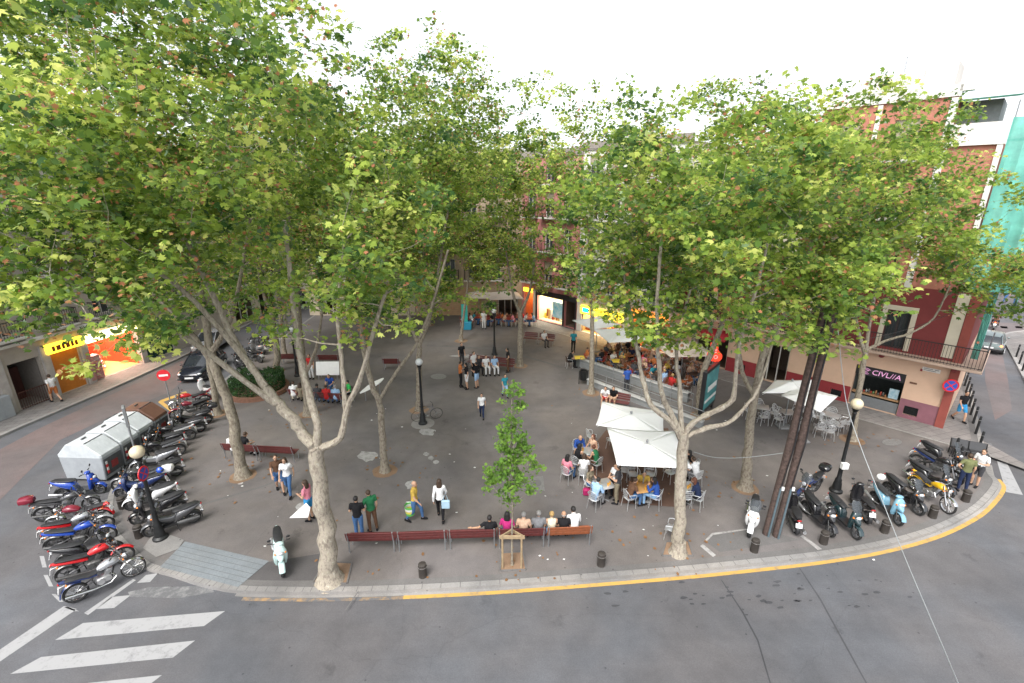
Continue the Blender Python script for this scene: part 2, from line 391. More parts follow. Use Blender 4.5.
# left pavement and the far ones
LK = [(-26.6,-5),(-26.2,14),(-25.94,21.2),(-25.7,23.4),(-25.2,27.5),(-24.95,31.2),(-24.7,35.3),(-24.5,60),(-26,90)]
lk = smooth_path([(x, y, 0) for x, y in LK], 3)
mb = MB(); mb.add([(p.x, p.y, 0) for p in offset(lk, .2)]+[(-60,90,0),(-60,-5,0)], [tuple(range(len(lk)+2))])
struct('pavement_left', mb, MG_pave)
struct('kerb_left', strip(lk, 0, .22, .01, ROADZ-.02), MG_kerb)
RK = [(60,44),(46.2,40.4),(43,39.3),(41.2,37.6),(37,32.6),(33.2,28.1),(24.8,18.2),(22,12),(22,0)]
rk = smooth_path([(x, y, 0) for x, y in RK], 4)
mb = MB(); mb.add([(p.x, p.y, 0) for p in offset(rk, .2)]+[(80,0,0),(80,44,0)], [tuple(range(len(rk)+2))])
struct('pavement_right', mb, MG_pave)
struct('kerb_right', strip(rk, 0, .22, .01, ROADZ-.02), MG_kerb)
# scraps of paper on the ground
mb = MB(); rl = random.Random(5)
for i in range(70):
    x = rl.uniform(220, 900); y = rl.uniform(400, 575)
    if y > 560+0*x: continue
    c = G(x, y, .012); s = rl.uniform(.02, .07); a = rl.uniform(0, 3)
    mb.add([c+Vector((s*math.cos(a+k*math.pi/2), s*.7*math.sin(a+k*math.pi/2), rl.uniform(0,.02))) for k in range(4)], [(0,1,2,3)])
tag(mb.build('litter', M_white), 'scraps of white paper strewn over the square', None, None, 'stuff')

M_dry = mat('dry_leaf', (.2,.1,.04), .9, 0, .4, 3)
mb = MB()
for i in range(260):
    x, y = rl.choice([(330,578),(678,551),(745,486),(243,474),(385,470),(512,562),(591,392),(852,440),(309,414)]); c = G(x, y, .018)+Vector((rl.gauss(0,1.3), rl.gauss(0,1.0), 0))
    if c.y < 11.9: continue
    s_ = rl.uniform(.03,.085); a = rl.uniform(0,6)
    mb.add([c+Vector((s_*math.cos(a+k*1.2566)*(1 if k % 2 else .6), s_*math.sin(a+k*1.2566), rl.uniform(0,.02))) for k in range(5)], [(0,1,2,3,4)])
tag(mb.build('fallen_leaves', M_dry), 'dry brown leaves fallen round the feet of the trees', None, None, 'stuff')

mb = MB()      # slab joints of the crossing ramp
for k in range(1, 6):
    a = G(160+25*k/6, 567-25.5*k/6, .02).lerp(G(160,567,.02), 0); b_ = G(238+31*k/6, 587-26*k/6, .02); d = (b_-a).normalized(); n_ = Vector((-d.y, d.x, 0))*.007
    mb.add([a-n_, b_-n_, b_+n_, a+n_], [(0,1,2,3)])
struct('ramp_joints', mb, MG_joint)
# ------------------------------------------------------------------ trees
def bark_mat(name, kk):
    m = bpy.data.materials.new(name); m.use_nodes = True; nt = m.node_tree; N = nt.nodes; L = nt.links
    b = N['Principled BSDF']; b.inputs['Roughness'].default_value = .85; b.inputs['Specular IOR Level'].default_value = .2
    tc = N.new('ShaderNodeTexCoord'); mp = N.new('ShaderNodeMapping'); mp.inputs['Scale'].default_value = (1, 1, .45); L.new(tc.outputs['Object'], mp.inputs['Vector'])
    v = N.new('ShaderNodeTexNoise'); v.inputs['Scale'].default_value = 15; v.inputs['Detail'].default_value = 5; v.inputs['Roughness'].default_value = .55; L.new(mp.outputs['Vector'], v.inputs['Vector'])
    r = N.new('ShaderNodeValToRGB'); r.color_ramp.interpolation = 'LINEAR'
    e = r.color_ramp.elements; e[0].position = .36; e[0].color = (.2,.165,.125,1); e[1].position = .66; e[1].color = (.44,.4,.33,1)
    for p, c in ((.44,(.24,.2,.155,1)), (.47,(.3,.26,.205,1)), (.56,(.35,.305,.245,1)), (.59,(.27,.24,.16,1))):
        k = e.new(p); k.color = c
    L.new(v.outputs['Fac'], r.inputs['Fac'])
    n = N.new('ShaderNodeTexNoise'); n.inputs['Scale'].default_value = 45; n.inputs['Detail'].default_value = 4; L.new(tc.outputs['Object'], n.inputs['Vector'])
    bp = N.new('ShaderNodeBump'); bp.inputs['Strength'].default_value = .6; bp.inputs['Distance'].default_value = .03
    ad = N.new('ShaderNodeMath'); ad.operation = 'ADD'; L.new(n.outputs['Fac'], ad.inputs[0]); L.new(v.outputs['Fac'], ad.inputs[1]); L.new(ad.outputs[0], bp.inputs['Height']); L.new(bp.outputs['Normal'], b.inputs['Normal'])
    b.inputs['Base Color'].default_value = (.3,.27,.22,1)
    for k in r.color_ramp.elements: k.color = (*[min(.6, q*(.8 if kk == 1 else .95)+(.0 if kk == 1 else .03)) for q in k.color[:3]], 1)
    L.new(r.outputs['Color'], b.inputs['Base Color']); return m
M_bark = bark_mat('plane_bark', 1.0); M_barkpale = bark_mat('plane_bark_pale', 1.3)
def leaf_mat(name, stops, tr=.45):
    m = bpy.data.materials.new(name); m.use_nodes = True; nt = m.node_tree; N = nt.nodes; L = nt.links
    N.remove(N['Principled BSDF']); out = N['Material Output']
    at = N.new('ShaderNodeAttribute'); at.attribute_name = 'tint'
    r = N.new('ShaderNodeValToRGB'); e = r.color_ramp.elements
    e[0].position = stops[0][0]; e[0].color = (*stops[0][1], 1); e[1].position = stops[-1][0]; e[1].color = (*stops[-1][1], 1)
    for p, c in stops[1:-1]: k = e.new(p); k.color = (*c, 1)
    L.new(at.outputs['Fac'], r.inputs['Fac'])
    d = N.new('ShaderNodeBsdfDiffuse'); t = N.new('ShaderNodeBsdfTranslucent'); g = N.new('ShaderNodeBsdfGlossy'); g.inputs['Roughness'].default_value = .6
    g.inputs['Color'].default_value = (.9, 1, .95, 1)
    mx = N.new('ShaderNodeMixShader'); mx.inputs[0].default_value = tr; fr = N.new('ShaderNodeFresnel'); fr.inputs['IOR'].default_value = 1.45
    m2 = N.new('ShaderNodeMixShader'); L.new(r.outputs['Color'], d.inputs['Color'])
    hs = N.new('ShaderNodeHueSaturation'); hs.inputs['Hue'].default_value = .49; hs.inputs['Value'].default_value = 1.5; L.new(r.outputs['Color'], hs.inputs['Color']); L.new(hs.outputs['Color'], t.inputs['Color'])
    L.new(d.outputs[0], mx.inputs[1]); L.new(t.outputs[0], mx.inputs[2]); fm = N.new('ShaderNodeMath'); fm.operation = 'MULTIPLY'; fm.inputs[1].default_value = .12; L.new(fr.outputs[0], fm.inputs[0]); L.new(fm.outputs[0], m2.inputs[0]); L.new(mx.outputs[0], m2.inputs[1]); L.new(g.outputs[0], m2.inputs[2])
    L.new(m2.outputs[0], out.inputs['Surface']); return m
M_leaf = leaf_mat('plane_leaf', [(0,(.045,.105,.028)), (.3,(.118,.202,.042)), (.55,(.222,.322,.055)), (.78,(.38,.475,.09)), (.9,(.6,.64,.19)), (.93,(.4,.22,.1)), (1,(.5,.2,.11))], .5)
M_leafy = leaf_mat('sapling_leaf', [(0,(.08,.16,.03)), (.5,(.15,.28,.05)), (1,(.24,.38,.07))])
M_hedge = leaf_mat('hedge_leaf', [(0,(.02,.05,.02)), (.5,(.035,.08,.025)), (1,(.06,.12,.035))], .2)
# palmate leaf outline (unit width), and a simple one
LF = np.array([(0,-.5,0),(.2,-.38,.02),(.5,-.18,-.05),(.26,-.02,.03),(.47,.22,-.06),(.16,.18,.02),(0,.56,-.08),(-.16,.18,.02),(-.47,.22,-.06),(-.26,-.02,.03),(-.5,-.18,-.05),(-.2,-.38,.02)])
LS = np.array([(0,-.5,0),(.42,-.12,.03),(.3,.28,-.04),(0,.5,0),(-.3,.28,-.04),(-.42,-.12,.03)])
def leaf_cloud(name, P, size, tint, rng, shape, m, parent, flat=.55):
    """P: n x 3 centres; every leaf an n-gon of its own, scattered through the crown's volume"""
    n = len(P); k = len(shape)
    nrm = rng.normal(size=(n, 3))*flat; nrm[:, 2] += .85; nrm /= np.linalg.norm(nrm, axis=1)[:, None]
    t = rng.normal(size=(n, 3)); t -= nrm*(t*nrm).sum(1)[:, None]; t /= np.linalg.norm(t, axis=1)[:, None]
    b = np.cross(nrm, t)
    V = P[:, None, :] + size[:, None, None]*(shape[None, :, 0:1]*t[:, None, :]+shape[None, :, 1:2]*b[:, None, :]+shape[None, :, 2:3]*nrm[:, None, :]*1.6)
    me = bpy.data.meshes.new(name); me.vertices.add(n*k); me.vertices.foreach_set('co', V.reshape(-1).astype(np.float32))
    me.loops.add(n*k); me.loops.foreach_set('vertex_index', np.arange(n*k, dtype=np.int32))
    me.polygons.add(n); me.polygons.foreach_set('loop_start', np.arange(0, n*k, k, dtype=np.int32)); 
    at = me.attributes.new('tint', 'FLOAT', 'FACE'); at.data.foreach_set('value', np.clip(tint, 0, 1).astype(np.float32))
    me.materials.append(m); me.update(calc_edges=True); me.validate()
    return link(name, me, parent)
def tree(base, r0, limbs, crowns, label, seed, group='plane trees of the square', nclump=200, per=46, lsize=.2, shape=LF, lm=None, twig=True, spread=.44, cat='tree', name='plane_tree', brown=.13, bark=None):
    """base: ground point; limbs: list of (points, r_start, r_end); crowns: (centre, radii) ellipsoids that fill with twigs and leaves"""
    rng = np.random.default_rng(seed); rd = random.Random(seed)
    root = empty(name, base); tag(root, label, cat, group)
    O = Vector(base); mb = MB(); nodes = []; 
    for pts, ra, rb in limbs:
        sp = smooth_path([Vector(p)-O for p in pts], 4); k = len(sp)
        for i in range(1, k-1): sp[i] = sp[i]+Vector((rd.gauss(0, 1), rd.gauss(0, 1), rd.gauss(0, .4)))*rb*.2
        rr = [ra+(rb-ra)*i/(k-1) for i in range(k)]; rr = [q*(1+.035*math.sin(i*2.1+seed)+rd.uniform(-.03,.03)) for i, q in enumerate(rr)]
        mb.tube(sp, rr, 12 if ra > .12 else 8, cap=True)
        for i in range(k//3, k): nodes.append((sp[i], rr[i]))
    # root flare and bark swelling
    mb.lathe([(r0*1.75,-.05),(r0*1.45,.06),(r0*1.15,.25),(r0*1.0,.5)], n=12)
    # clump centres
    cl = []
    tot = sum(c[1][0]*c[1][1]*c[1][2] for c in crowns)
    for ctr, rad in crowns:
        want = int(round(nclump*rad[0]*rad[1]*rad[2]/tot)); got = 0; tries = 0; want = int(want*(1.3 if nclump > 160 else 1))
        c0 = Vector(ctr)-O
        while got < want and tries < want*30:
            tries += 1
            d = Vector(rng.normal(size=3)); d.normalize(); q = rng.random()**.42
            p = c0+Vector((d.x*rad[0]*q, d.y*rad[1]*q, d.z*rad[2]*q))
            lump = noise.noise((p+O)*.33+Vector((seed*3.1, 0, 0)))*1.1+.25*noise.noise((p+O)*.9)
            edge = 1-q
            if nclump > 160 and lump < -.06-edge*.22: continue
            if nclump > 160 and d.z < -.3 and q > .75 and lump < .12: continue
            cl.append(p); got += 1
    # connect clumps to limbs as a branching skeleton
    tw = mb; NP = np.array([tuple(p) for p, _ in nodes]); NR = [r for _, r in nodes]
    order = sorted(range(len(cl)), key=lambda i: ((NP-np.array(cl[i]))**2).sum(1).min())
    for i in order:
        p = cl[i]; a = np.array(p); d2 = ((NP-a)**2).sum(1)+np.maximum(0, NP[:, 2]-a[2]+.3)**2*2
        j = int(d2.argmin()); q = Vector(NP[j]); L = (p-q).length
        if L > 5: continue
        r1 = min(NR[j]*.62, .012+.016*L); mid = (p+q)/2+Vector((rd.gauss(0, .1), rd.gauss(0, .1), -.1*L*.5+rd.gauss(0, .08)))*min(L, 2)*.6
        if twig: tw.tube([q, mid, p], [r1, r1*.75, r1*.4], 5, cap=False)
        NP = np.vstack([NP, np.array(mid)[None], a[None]]); NR += [r1*.75, max(r1*.5, .012)]
    for i_ in range(len(mb.v)):
        p_ = Vector(mb.v[i_])
        if p_.z < 7.5: mb.v[i_] = tuple(p_+Vector(noise.noise_vector(p_*3.1+Vector((seed,0,0))))*.03*min(1, r0*4)+Vector(noise.noise_vector(p_*9))*.018*min(1, r0*4))
    mb.build('trunk', bark or M_bark, root, smooth=True)
    # leaves
    C = np.array([tuple(p) for p in cl]); n = len(C); cnt = rng.integers(int(per*.4), int(per*1.9), n)
    idx = np.repeat(np.arange(n), cnt); sp = spread*(.7+.6*rng.random(n))
    off = rng.normal(size=(len(idx), 3)); off /= np.linalg.norm(off, axis=1)[:, None]; off *= (rng.random(len(idx))**.5)[:, None]*sp[idx][:, None]*1.35
    off[:, 2] *= .62; P = C[idx]+off
    tone = rng.normal(.48, .2, n); t = tone[idx]+rng.normal(0, .17, len(idx))
    t = np.clip(t, 0, .89)
    bc = rng.random(n) < brown*2.2; bl = (rng.random(len(idx)) < np.where(bc[idx], .3, brown*.35)); t = np.where(bl, rng.uniform(.93, 1, len(idx)), t)
    sz = lsize*rng.uniform(.4, 1.08, len(idx)); sz = np.where(bl, sz*.6, sz)
    leaf_cloud('crown', P, sz, t, rng, shape, lm or M_leaf, root)
    return root
def L3(*a): return [AT(x, y, Y) for x, y, Y in a]
B = lambda x, y: G(x, y)
# T1 front left, pale forked trunk
b = B(330,580)
tree(b, .29, [
  ([b, AT(327,540,12), AT(321,495,12), AT(317,447,12)], .29, .2),
  (L3((317,450,12),(308,440,12),(293,420,12.1),(279,405,12.2),(266,388,12.3)), .17, .13),
  (L3((268,392,12.3),(252,368,12.4),(237,345,12.5),(206,281,12.3),(180,225,12),(160,160,11.6)), .11, .04),
  (L3((266,386,12.3),(228,338,12.4),(180,288,12.2),(120,250,11.6)), .1, .035),
  (L3((276,404,12.2),(238,376,12.1),(192,342,11.8),(145,322,11.2),(95,296,10.6)), .1, .035),
  (L3((316,450,12),(317,425,12),(309,395,12.3),(300,352,12.6),(292,290,12.8),(284,220,13)), .13, .05),
  (L3((320,448,12),(340,438,12),(347,408,11.9),(360,380,11.8),(373,332,11.6),(388,285,11.2)), .11, .04),
  (L3((346,410,11.9),(343,380,11.8),(340,345,11.7),(338,300,11.6),(345,240,11.6)), .08, .03),
  ], [((-8.3,11.6,12.9),(5.1,4.0,4.9)), ((-9.5,12.5,16.4),(5,3.6,2.6)), ((-3.7,11.4,11.2),(2.1,2.2,3.1)), ((-9.8,10.2,10.9),(3.0,2.4,3.2)), ((-11.4,10.9,10.2),(3.2,2.2,1.9)), ((-3.5,11.3,9.2),(1.3,1.3,1.3)), ((-7.6,12.1,8.3),(2.6,1.5,.9))],
  'large pale barked plane tree with a low forked trunk beside the front bench', 11, nclump=500, per=46, lsize=.2, bark=M_barkpale)
# T2 left behind the scooters
b = B(243,476)
tree(b, .24, [(L3((243,476,b.y),(236,440,b.y),(228,405,17.8),(216,372,17.8),(208,335,17.9),(200,290,18)), .24, .12),
  (L3((216,372,17.8),(200,345,17.6),(180,320,17.2),(150,290,17)), .12, .05),
  (L3((212,352,17.8),(230,320,18),(240,280,18.4),(250,220,18.6)), .11, .05)],
  [((-13.2,17.2,12.0),(5.2,4.6,5.2)), ((-14.6,16.8,8.9),(3.0,2.6,1.5)), ((-14,17,15.8),(5,4,3)), ((-12.4,17.6,7.8),(2.4,2,1.3))], 'leaning plane tree beside the left bench with two seated people', 12, nclump=250, per=42, lsize=.21)
b = B(385,471)
tree(b, .17, [(L3((385,471,b.y),(382,430,b.y),(380,405,b.y),(372,385,b.y),(364,352,18.3),(360,310,18.4),(352,250,18.6)), .16, .07),
  (L3((379,400,b.y),(398,370,18.2),(416,345,18.2),(432,305,18.2),(448,250,18)), .08, .04)],
  [((-5.5,18.2,12.2),(3.9,3.7,4.2)), ((-5.0,18.4,8.2),(2.9,2.2,1.6))], 'slim plane tree standing alone behind the two chatting men', 13, nclump=310, per=42, lsize=.2)
b = B(678,553)
tree(b, .21, [(L3((678,553,b.y),(679,520,b.y),(681,480,b.y),(683,432,b.y)), .21, .16),
  (L3((682,440,b.y),(670,421,b.y),(651,405,b.y),(643,380,13.3),(637,350,13.4),(628,300,13.6),(618,240,13.8)), .1, .035),
  (L3((682,436,b.y),(672,415,b.y),(662,396,13.1),(659,364,13.0),(657,300,12.9),(662,230,12.8)), .1, .04),
  (L3((683,436,b.y),(680,408,13.2),(680,382,13.3),(676,350,13.6),(690,290,13.8)), .1, .04),
  (L3((683,434,b.y),(697,420,13.1),(717,410,13),(733,399,12.9),(736,370,12.9),(742,335,13),(757,285,13.1),(770,230,13.2)), .1, .035),
  (L3((684,438,b.y),(706,428,13.2),(728,423,13.3),(746,406,13.5),(760,385,13.7),(775,335,13.9)), .085, .03)],
  [((5.2,13.6,11.0),(3.8,3.5,3.7)), ((8.4,13.2,10.4),(2.2,2.4,2.9))], 'pale plane tree branching like a candelabra right of the front umbrella', 14, nclump=330, per=44, lsize=.2, bark=M_barkpale)
b = B(745,488)
tree(b, .22, [(L3((745,488,b.y),(748,455,b.y),(750,425,b.y),(755,395,b.y),(762,360,16.9),(780,322,17),(800,288,17.1),(812,240,17.2)), .2, .07),
  (L3((755,396,b.y),(742,372,17),(738,330,17.2),(742,280,17.4),(735,220,17.6)), .1, .04)],
  [((10.3,17.2,11.3),(4.2,3.8,4.1)), ((11.3,17,7.1),(1.8,1.5,1.6))], 'mottled plane tree between the white umbrellas and the leaning poles', 15, nclump=290, per=42, lsize=.2)
b = B(700,415)
tree(b, .22, [(L3((699,415,b.y),(700,395,b.y),(704,370,b.y),(716,340,b.y),(728,300,b.y),(735,250,b.y)), .21, .09)],
  [((10.2,23.6,11.8),(4.5,3.9,4.9)), ((10.6,22.4,7.0),(2.6,2.0,1.9))], 'leaning plane tree behind the dark advertising panel', 16, nclump=260, per=40, lsize=.21)
b = B(852,440)
tree(b, .16, [(L3((852,440,b.y),(857,405,b.y),(862,370,b.y),(866,350,b.y)), .16, .1),
  (L3((866,350,b.y),(885,341,20.8),(910,333,20.6),(934,318,20.5),(950,285,20.5)), .07, .03),
  (L3((865,354,b.y),(857,325,20.9),(850,290,21),(838,240,21)), .09, .04),
  (L3((866,350,b.y),(872,310,21),(880,270,21),(900,220,21)), .08, .04)],
  [((15.2,20.6,11.2),(3.6,3.6,4.5)), ((18.6,20.0,9.4),(3.4,3.0,3.2)), ((20.6,19.4,8.6),(2.8,2.4,2.2))], 'plane tree with a long side branch before the corner shop', 17, nclump=380, per=42, lsize=.2)
b = B(591,393)
tree(b, .17, [(L3((591,393,b.y),(592,360,b.y),(592,320,b.y),(590,270,b.y),(588,220,b.y)), .17, .06)],
  [((4.4,26.4,12.0),(3.7,3.4,5.3)), ((7.6,29.4,10.6),(3.4,3.2,4.6)), ((5.4,26.3,6.4),(2.2,1.8,1.6))], 'plane tree beside the dark litter bin on the square', 18, nclump=290, per=38, lsize=.21, shape=LS)
b = B(520,366)
tree(b, .2, [(L3((520,366,b.y),(520,335,b.y),(520,312,b.y)), .2, .16), (L3((520,314,b.y),(512,290,b.y),(506,250,b.y)), .12, .05), (L3((520,314,b.y),(530,290,b.y),(536,250,b.y)), .12, .05)],
  [((.4,31.6,12.7),(4.9,4.2,6.2)), ((1.0,33.6,7.4),(4.6,3.0,3.0))], 'forked plane tree right of the group around the middle bench', 19, nclump=380, per=36, lsize=.22, shape=LS)
b = B(461,341)
tree(b, .14, [(L3((461,341,b.y),(463,320,b.y),(467,290,b.y),(470,255,b.y)), .13, .06)],
  [((-4.2,37.2,11.2),(4.8,4.0,5.0)), ((-1.8,38.5,6.6),(4.2,2.5,2.7)), ((-7.6,38.5,7.6),(3.2,2.2,2.6)), ((-1.6,38.2,10.5),(3.8,3,3.6))], 'thin plane tree in front of the beige timber wall', 20, nclump=430, per=34, lsize=.24, shape=LS)
b = B(419,410)
tree(b, .17, [(L3((419,410,b.y),(419,375,b.y),(419,345,b.y)), .17, .14), (L3((419,347,b.y),(432,310,b.y),(440,260,b.y),(450,200,b.y)), .1, .05), (L3((419,347,b.y),(410,320,b.y),(405,270,b.y),(402,200,b.y)), .1, .05)],
  [((-3.9,24.4,13.3),(3.8,3.8,5.8)), ((-3.4,25.0,7.0),(3.2,2.4,1.9))], 'plane tree hidden behind the lamp post with the bicycle', 21, nclump=330, per=40, lsize=.21)
b = B(309,414)
tree(b, .24, [(L3((309,414,b.y),(305,380,b.y),(301,350,b.y),(297,310,b.y),(292,260,b.y),(288,200,b.y)), .23, .1),
  (L3((305,375,b.y),(316,350,b.y),(321,320,b.y),(330,270,b.y)), .1, .05), (L3((300,345,b.y),(288,330,b.y),(280,290,b.y)), .1, .05)],
  [((-11.2,24.0,12.3),(4.6,4.2,5.6)), ((-10.5,24.5,7.4),(3.0,2.4,1.6))], 'thick plane tree at the left end of the crowded middle bench', 22, nclump=230, per=40, lsize=.21)
b = B(218,414)
tree(b, .17, [(L3((218,414,b.y),(213,385,b.y),(207,350,b.y),(205,300,b.y)), .17, .08)],
  [((-17.2,23.4,11.0),(4.4,4.2,5.9))], 'plane tree at the left edge beside the scooter row near the dark car', 23, nclump=210, per=38, lsize=.22)
b = B(277,371)
tree(b, .22, [(L3((277,371,b.y),(275,340,b.y),(272,310,b.y)), .22, .17), (L3((272,312,b.y),(262,290,b.y),(255,250,b.y)), .12, .05), (L3((272,312,b.y),(285,295,b.y),(292,260,b.y)), .12, .05)],
  [((-15.5,30.6,10.4),(4.8,4.4,6.2))], 'plane tree growing beside the round hedge planter', 24, nclump=270, per=36, lsize=.23, shape=LS)
FAR = [((285,356),(-17.2,34.5,10.8),'far plane tree behind the dark bench beyond the hedge planter'), ((429,325),(-8.2,42.4,10.8),'farthest plane tree before the stone building at the back'),
       ((386,328),(-11.6,40.8,10.8),'far plane tree at the back left of the square'), ((352,346),(-11.3,35.0,11.0),'plane tree beyond the white board on the square')]
for i, ((px, py), c, lab) in enumerate(FAR):
    b = B(px, py)
    tree(b, .17, [([b, b+Vector((.1,0,3)), b+Vector((.3,0,6)), b+Vector((.2,0,9))], .17, .08)], [(c, (4.6,4.2,4.9)), ((c[0],c[1],7.2),(4.2,3.4,2.9))], lab, 30+i, nclump=250, per=30, lsize=.26, shape=LS)
for i, (x, y, lab) in enumerate((( -22.5,46,'tree in the far left street beyond the dark car'), (12.6,31.2,'plane tree growing through the umbrellas of the far terrace'), (-28.4,48,'bushy tree by the far end of the left pavement'))):
    b = Vector((x, y, 0))
    tree(b, .17, [([b, b+Vector((.1,0,3)), b+Vector((.3,0,6)), b+Vector((.2,0,9))], .17, .08)], [((x,y,9.9), (4.4,4.2,5.8))], lab, 40+i, nclump=230, per=34, lsize=.26, shape=LS)
# tree just outside the frame on the left, its boughs hang into the picture
# sapling with its timber guard
b = B(512,565)
tree(b, .035, [([b, b+Vector((0,0,1.4)), b+Vector((.02,0,2.6)), b+Vector((-.02,0,4.4)), b+Vector((.0,0,6.6))], .035, .01)],
  [(tuple(b+Vector((-.02,0,3.75))),(.78,.7,1.25)), (tuple(b+Vector((.0,0,5.3))),(.46,.46,1.35)), (tuple(b+Vector((-.85,0,3.2))),(.32,.3,.5)), (tuple(b+Vector((.62,0,3.5))),(.28,.3,.6)), (tuple(b+Vector((-.05,0,2.45))),(.2,.2,.4))], 'young green sapling tied to a low timber guard by the front bench', 50, group=None, nclump=159, per=19, lsize=.115, shape=LF, lm=M_leafy, spread=.14, name='sapling', brown=0)
M_timber = mat('guard_timber', (.3,.22,.13), .8, 0, .25, 9, .3)
g = empty('tree_guard', b); tag(g, 'timber stakes and crossbar guard around the young sapling', 'tree guard')
for sx, sy in ((-.31,-.12),(.31,-.12),(0,.2)):
    m_ = MB(); m_.tube([(sx,sy,-.05),(sx,sy,1.3)], .035, 8); m_.build('stake', M_timber, g, smooth=True)
m_ = MB(); m_.box((0,-.12,1.22), (.82,.05,.13), bev=.008); m_.box((-.2,.05,1.2), (.46,.04,.1), rz=R(40)); m_.box((.2,.05,1.2), (.46,.04,.1), rz=R(-40)); m_.build('crossbar', M_timber, g)
# ------------------------------------------------------------------ people
# joints in metres, facing +X, left = +Y; bodies are fused into one surface and clothes lifted off it
def V(*a): return Vector(a)
def mirror(v): return Vector((v.x, -v.y, v.z))
BASE = dict(pel=V(0,0,.95), wai=V(-.01,0,1.10), che=V(0,0,1.30), nek=V(.0,0,1.45), hed=V(.03,0,1.62),
  shL=V(0,.175,1.41), elL=V(-.03,.225,1.13), wrL=V(.05,.235,.90), haL=V(.09,.23,.81), hiL=V(0,.09,.92), knL=V(.02,.10,.50), anL=V(-.02,.10,.09), toL=V(.15,.12,.03))
def mkpose(**k):
    p = dict(BASE)
    for n in ('sh','el','wr','ha','hi','kn','an','to'): p[n+'R'] = mirror(BASE[n+'L'])
    p.update({a: Vector(b) for a, b in k.items()}); return p
SIT = dict(pel=(0,0,.53), wai=(-.03,0,.68), che=(-.02,0,.88), nek=(.0,0,1.03), hed=(.04,0,1.2), shL=(0,.175,.99), shR=(0,-.175,.99),
  hiL=(.02,.09,.53), knL=(.44,.13,.53), anL=(.42,.13,.09), toL=(.58,.15,.03), hiR=(.02,-.09,.53), knR=(.44,-.13,.53), anR=(.42,-.13,.09), toR=(.58,-.15,.03),
  elL=(.02,.25,.73), wrL=(.24,.2,.66), haL=(.32,.17,.62), elR=(.02,-.25,.73), wrR=(.24,-.2,.66), haR=(.32,-.17,.62))
def lean(d, a, keep=('hi','kn','an','to','pel')):
    out = dict(d); M = Matrix.Rotation(a, 3, 'Y'); o = Vector((0,0,.53))
    for k, v in d.items():
        if not any(k.startswith(q) for q in keep): out[k] = tuple(M @ (Vector(v)-o)+o)
    return out
POSES = {
 'stand': mkpose(),
 'hips': mkpose(elL=(-.06,.34,1.18), wrL=(.06,.2,1.02), haL=(.09,.13,1.0), anR=(-.05,-.14,.09), toR=(.1,-.2,.03), knR=(0,-.13,.5), hed=(.05,.02,1.61)),
 'talk': mkpose(elL=(.02,.25,1.14), wrL=(.22,.16,1.17), haL=(.3,.12,1.2), elR=(.03,-.24,1.14), wrR=(.2,-.1,1.1), haR=(.27,-.05,1.11)),
 'walk': mkpose(knL=(.2,.1,.53), anL=(.24,.1,.11), toL=(.4,.11,.07), knR=(-.04,-.1,.5), anR=(-.33,-.1,.16), toR=(-.2,-.11,.04), elL=(-.16,.22,1.15), wrL=(-.14,.23,.9), haL=(-.12,.22,.81), elR=(.08,-.23,1.15), wrR=(.24,-.21,.95), haR=(.3,-.2,.88), pel=(0,0,.93), hiL=(.01,.09,.9), hiR=(-.01,-.09,.9)),
 'sit': mkpose(**SIT),
 'sitlean': mkpose(**lean({**SIT, 'elL':(.12,.24,.78), 'wrL':(.36,.15,.8), 'haL':(.44,.1,.82), 'elR':(.12,-.24,.78), 'wrR':(.36,-.15,.8), 'haR':(.44,-.1,.82)}, R(17))),
 'sitchin': mkpose(**lean({**SIT, 'elL':(.2,.2,.78), 'wrL':(.27,.1,1.0), 'haL':(.2,.06,1.07), 'knR':(.44,-.02,.6), 'anR':(.6,.06,.25), 'toR':(.76,.1,.22)}, R(10))),
 'sitback': mkpose(**lean({**SIT, 'elL':(-.05,.38,.86), 'wrL':(-.1,.6,.9), 'haL':(-.08,.68,.9), 'anL':(.62,.16,.09), 'toL':(.77,.18,.06), 'knL':(.46,.13,.5)}, R(-8))),
 'ride': mkpose(**lean({**SIT, 'pel':(0,0,.53), 'knL':(.36,.2,.5), 'knR':(.36,-.2,.5), 'anL':(.16,.22,.13), 'anR':(.16,-.22,.13), 'toL':(.32,.24,.1), 'toR':(.32,-.24,.1), 'elL':(.22,.27,.8), 'wrL':(.43,.26,.84), 'haL':(.5,.25,.84), 'elR':(.22,-.27,.8), 'wrR':(.43,-.26,.84), 'haR':(.5,-.25,.84)}, R(12))),
}
def oriented_ell(mb, c, r, ax, n=12, m=8):
    z = ax.normalized(); x = Vector((1,0,0)); x = (x-z*x.dot(z)).normalized(); y = z.cross(x)
    mb.ell(c, r, n, m, rot=Matrix((x, y, z)).transposed())
def seg_loft(mb, pts, radii, n=14):      # elliptical sections (rx front-back, ry side) along a spine
    secs = []
    for i, p in enumerate(pts):
        t = (pts[min(i+1,len(pts)-1)]-pts[max(i-1,0)]).normalized(); y = Vector((0,1,0)); x = y.cross(t).normalized()
        secs.append([p+x*radii[i][0]*math.cos(2*math.pi*k/n)+y*radii[i][1]*math.sin(2*math.pi*k/n) for k in range(n)])
    mb.loft(secs)
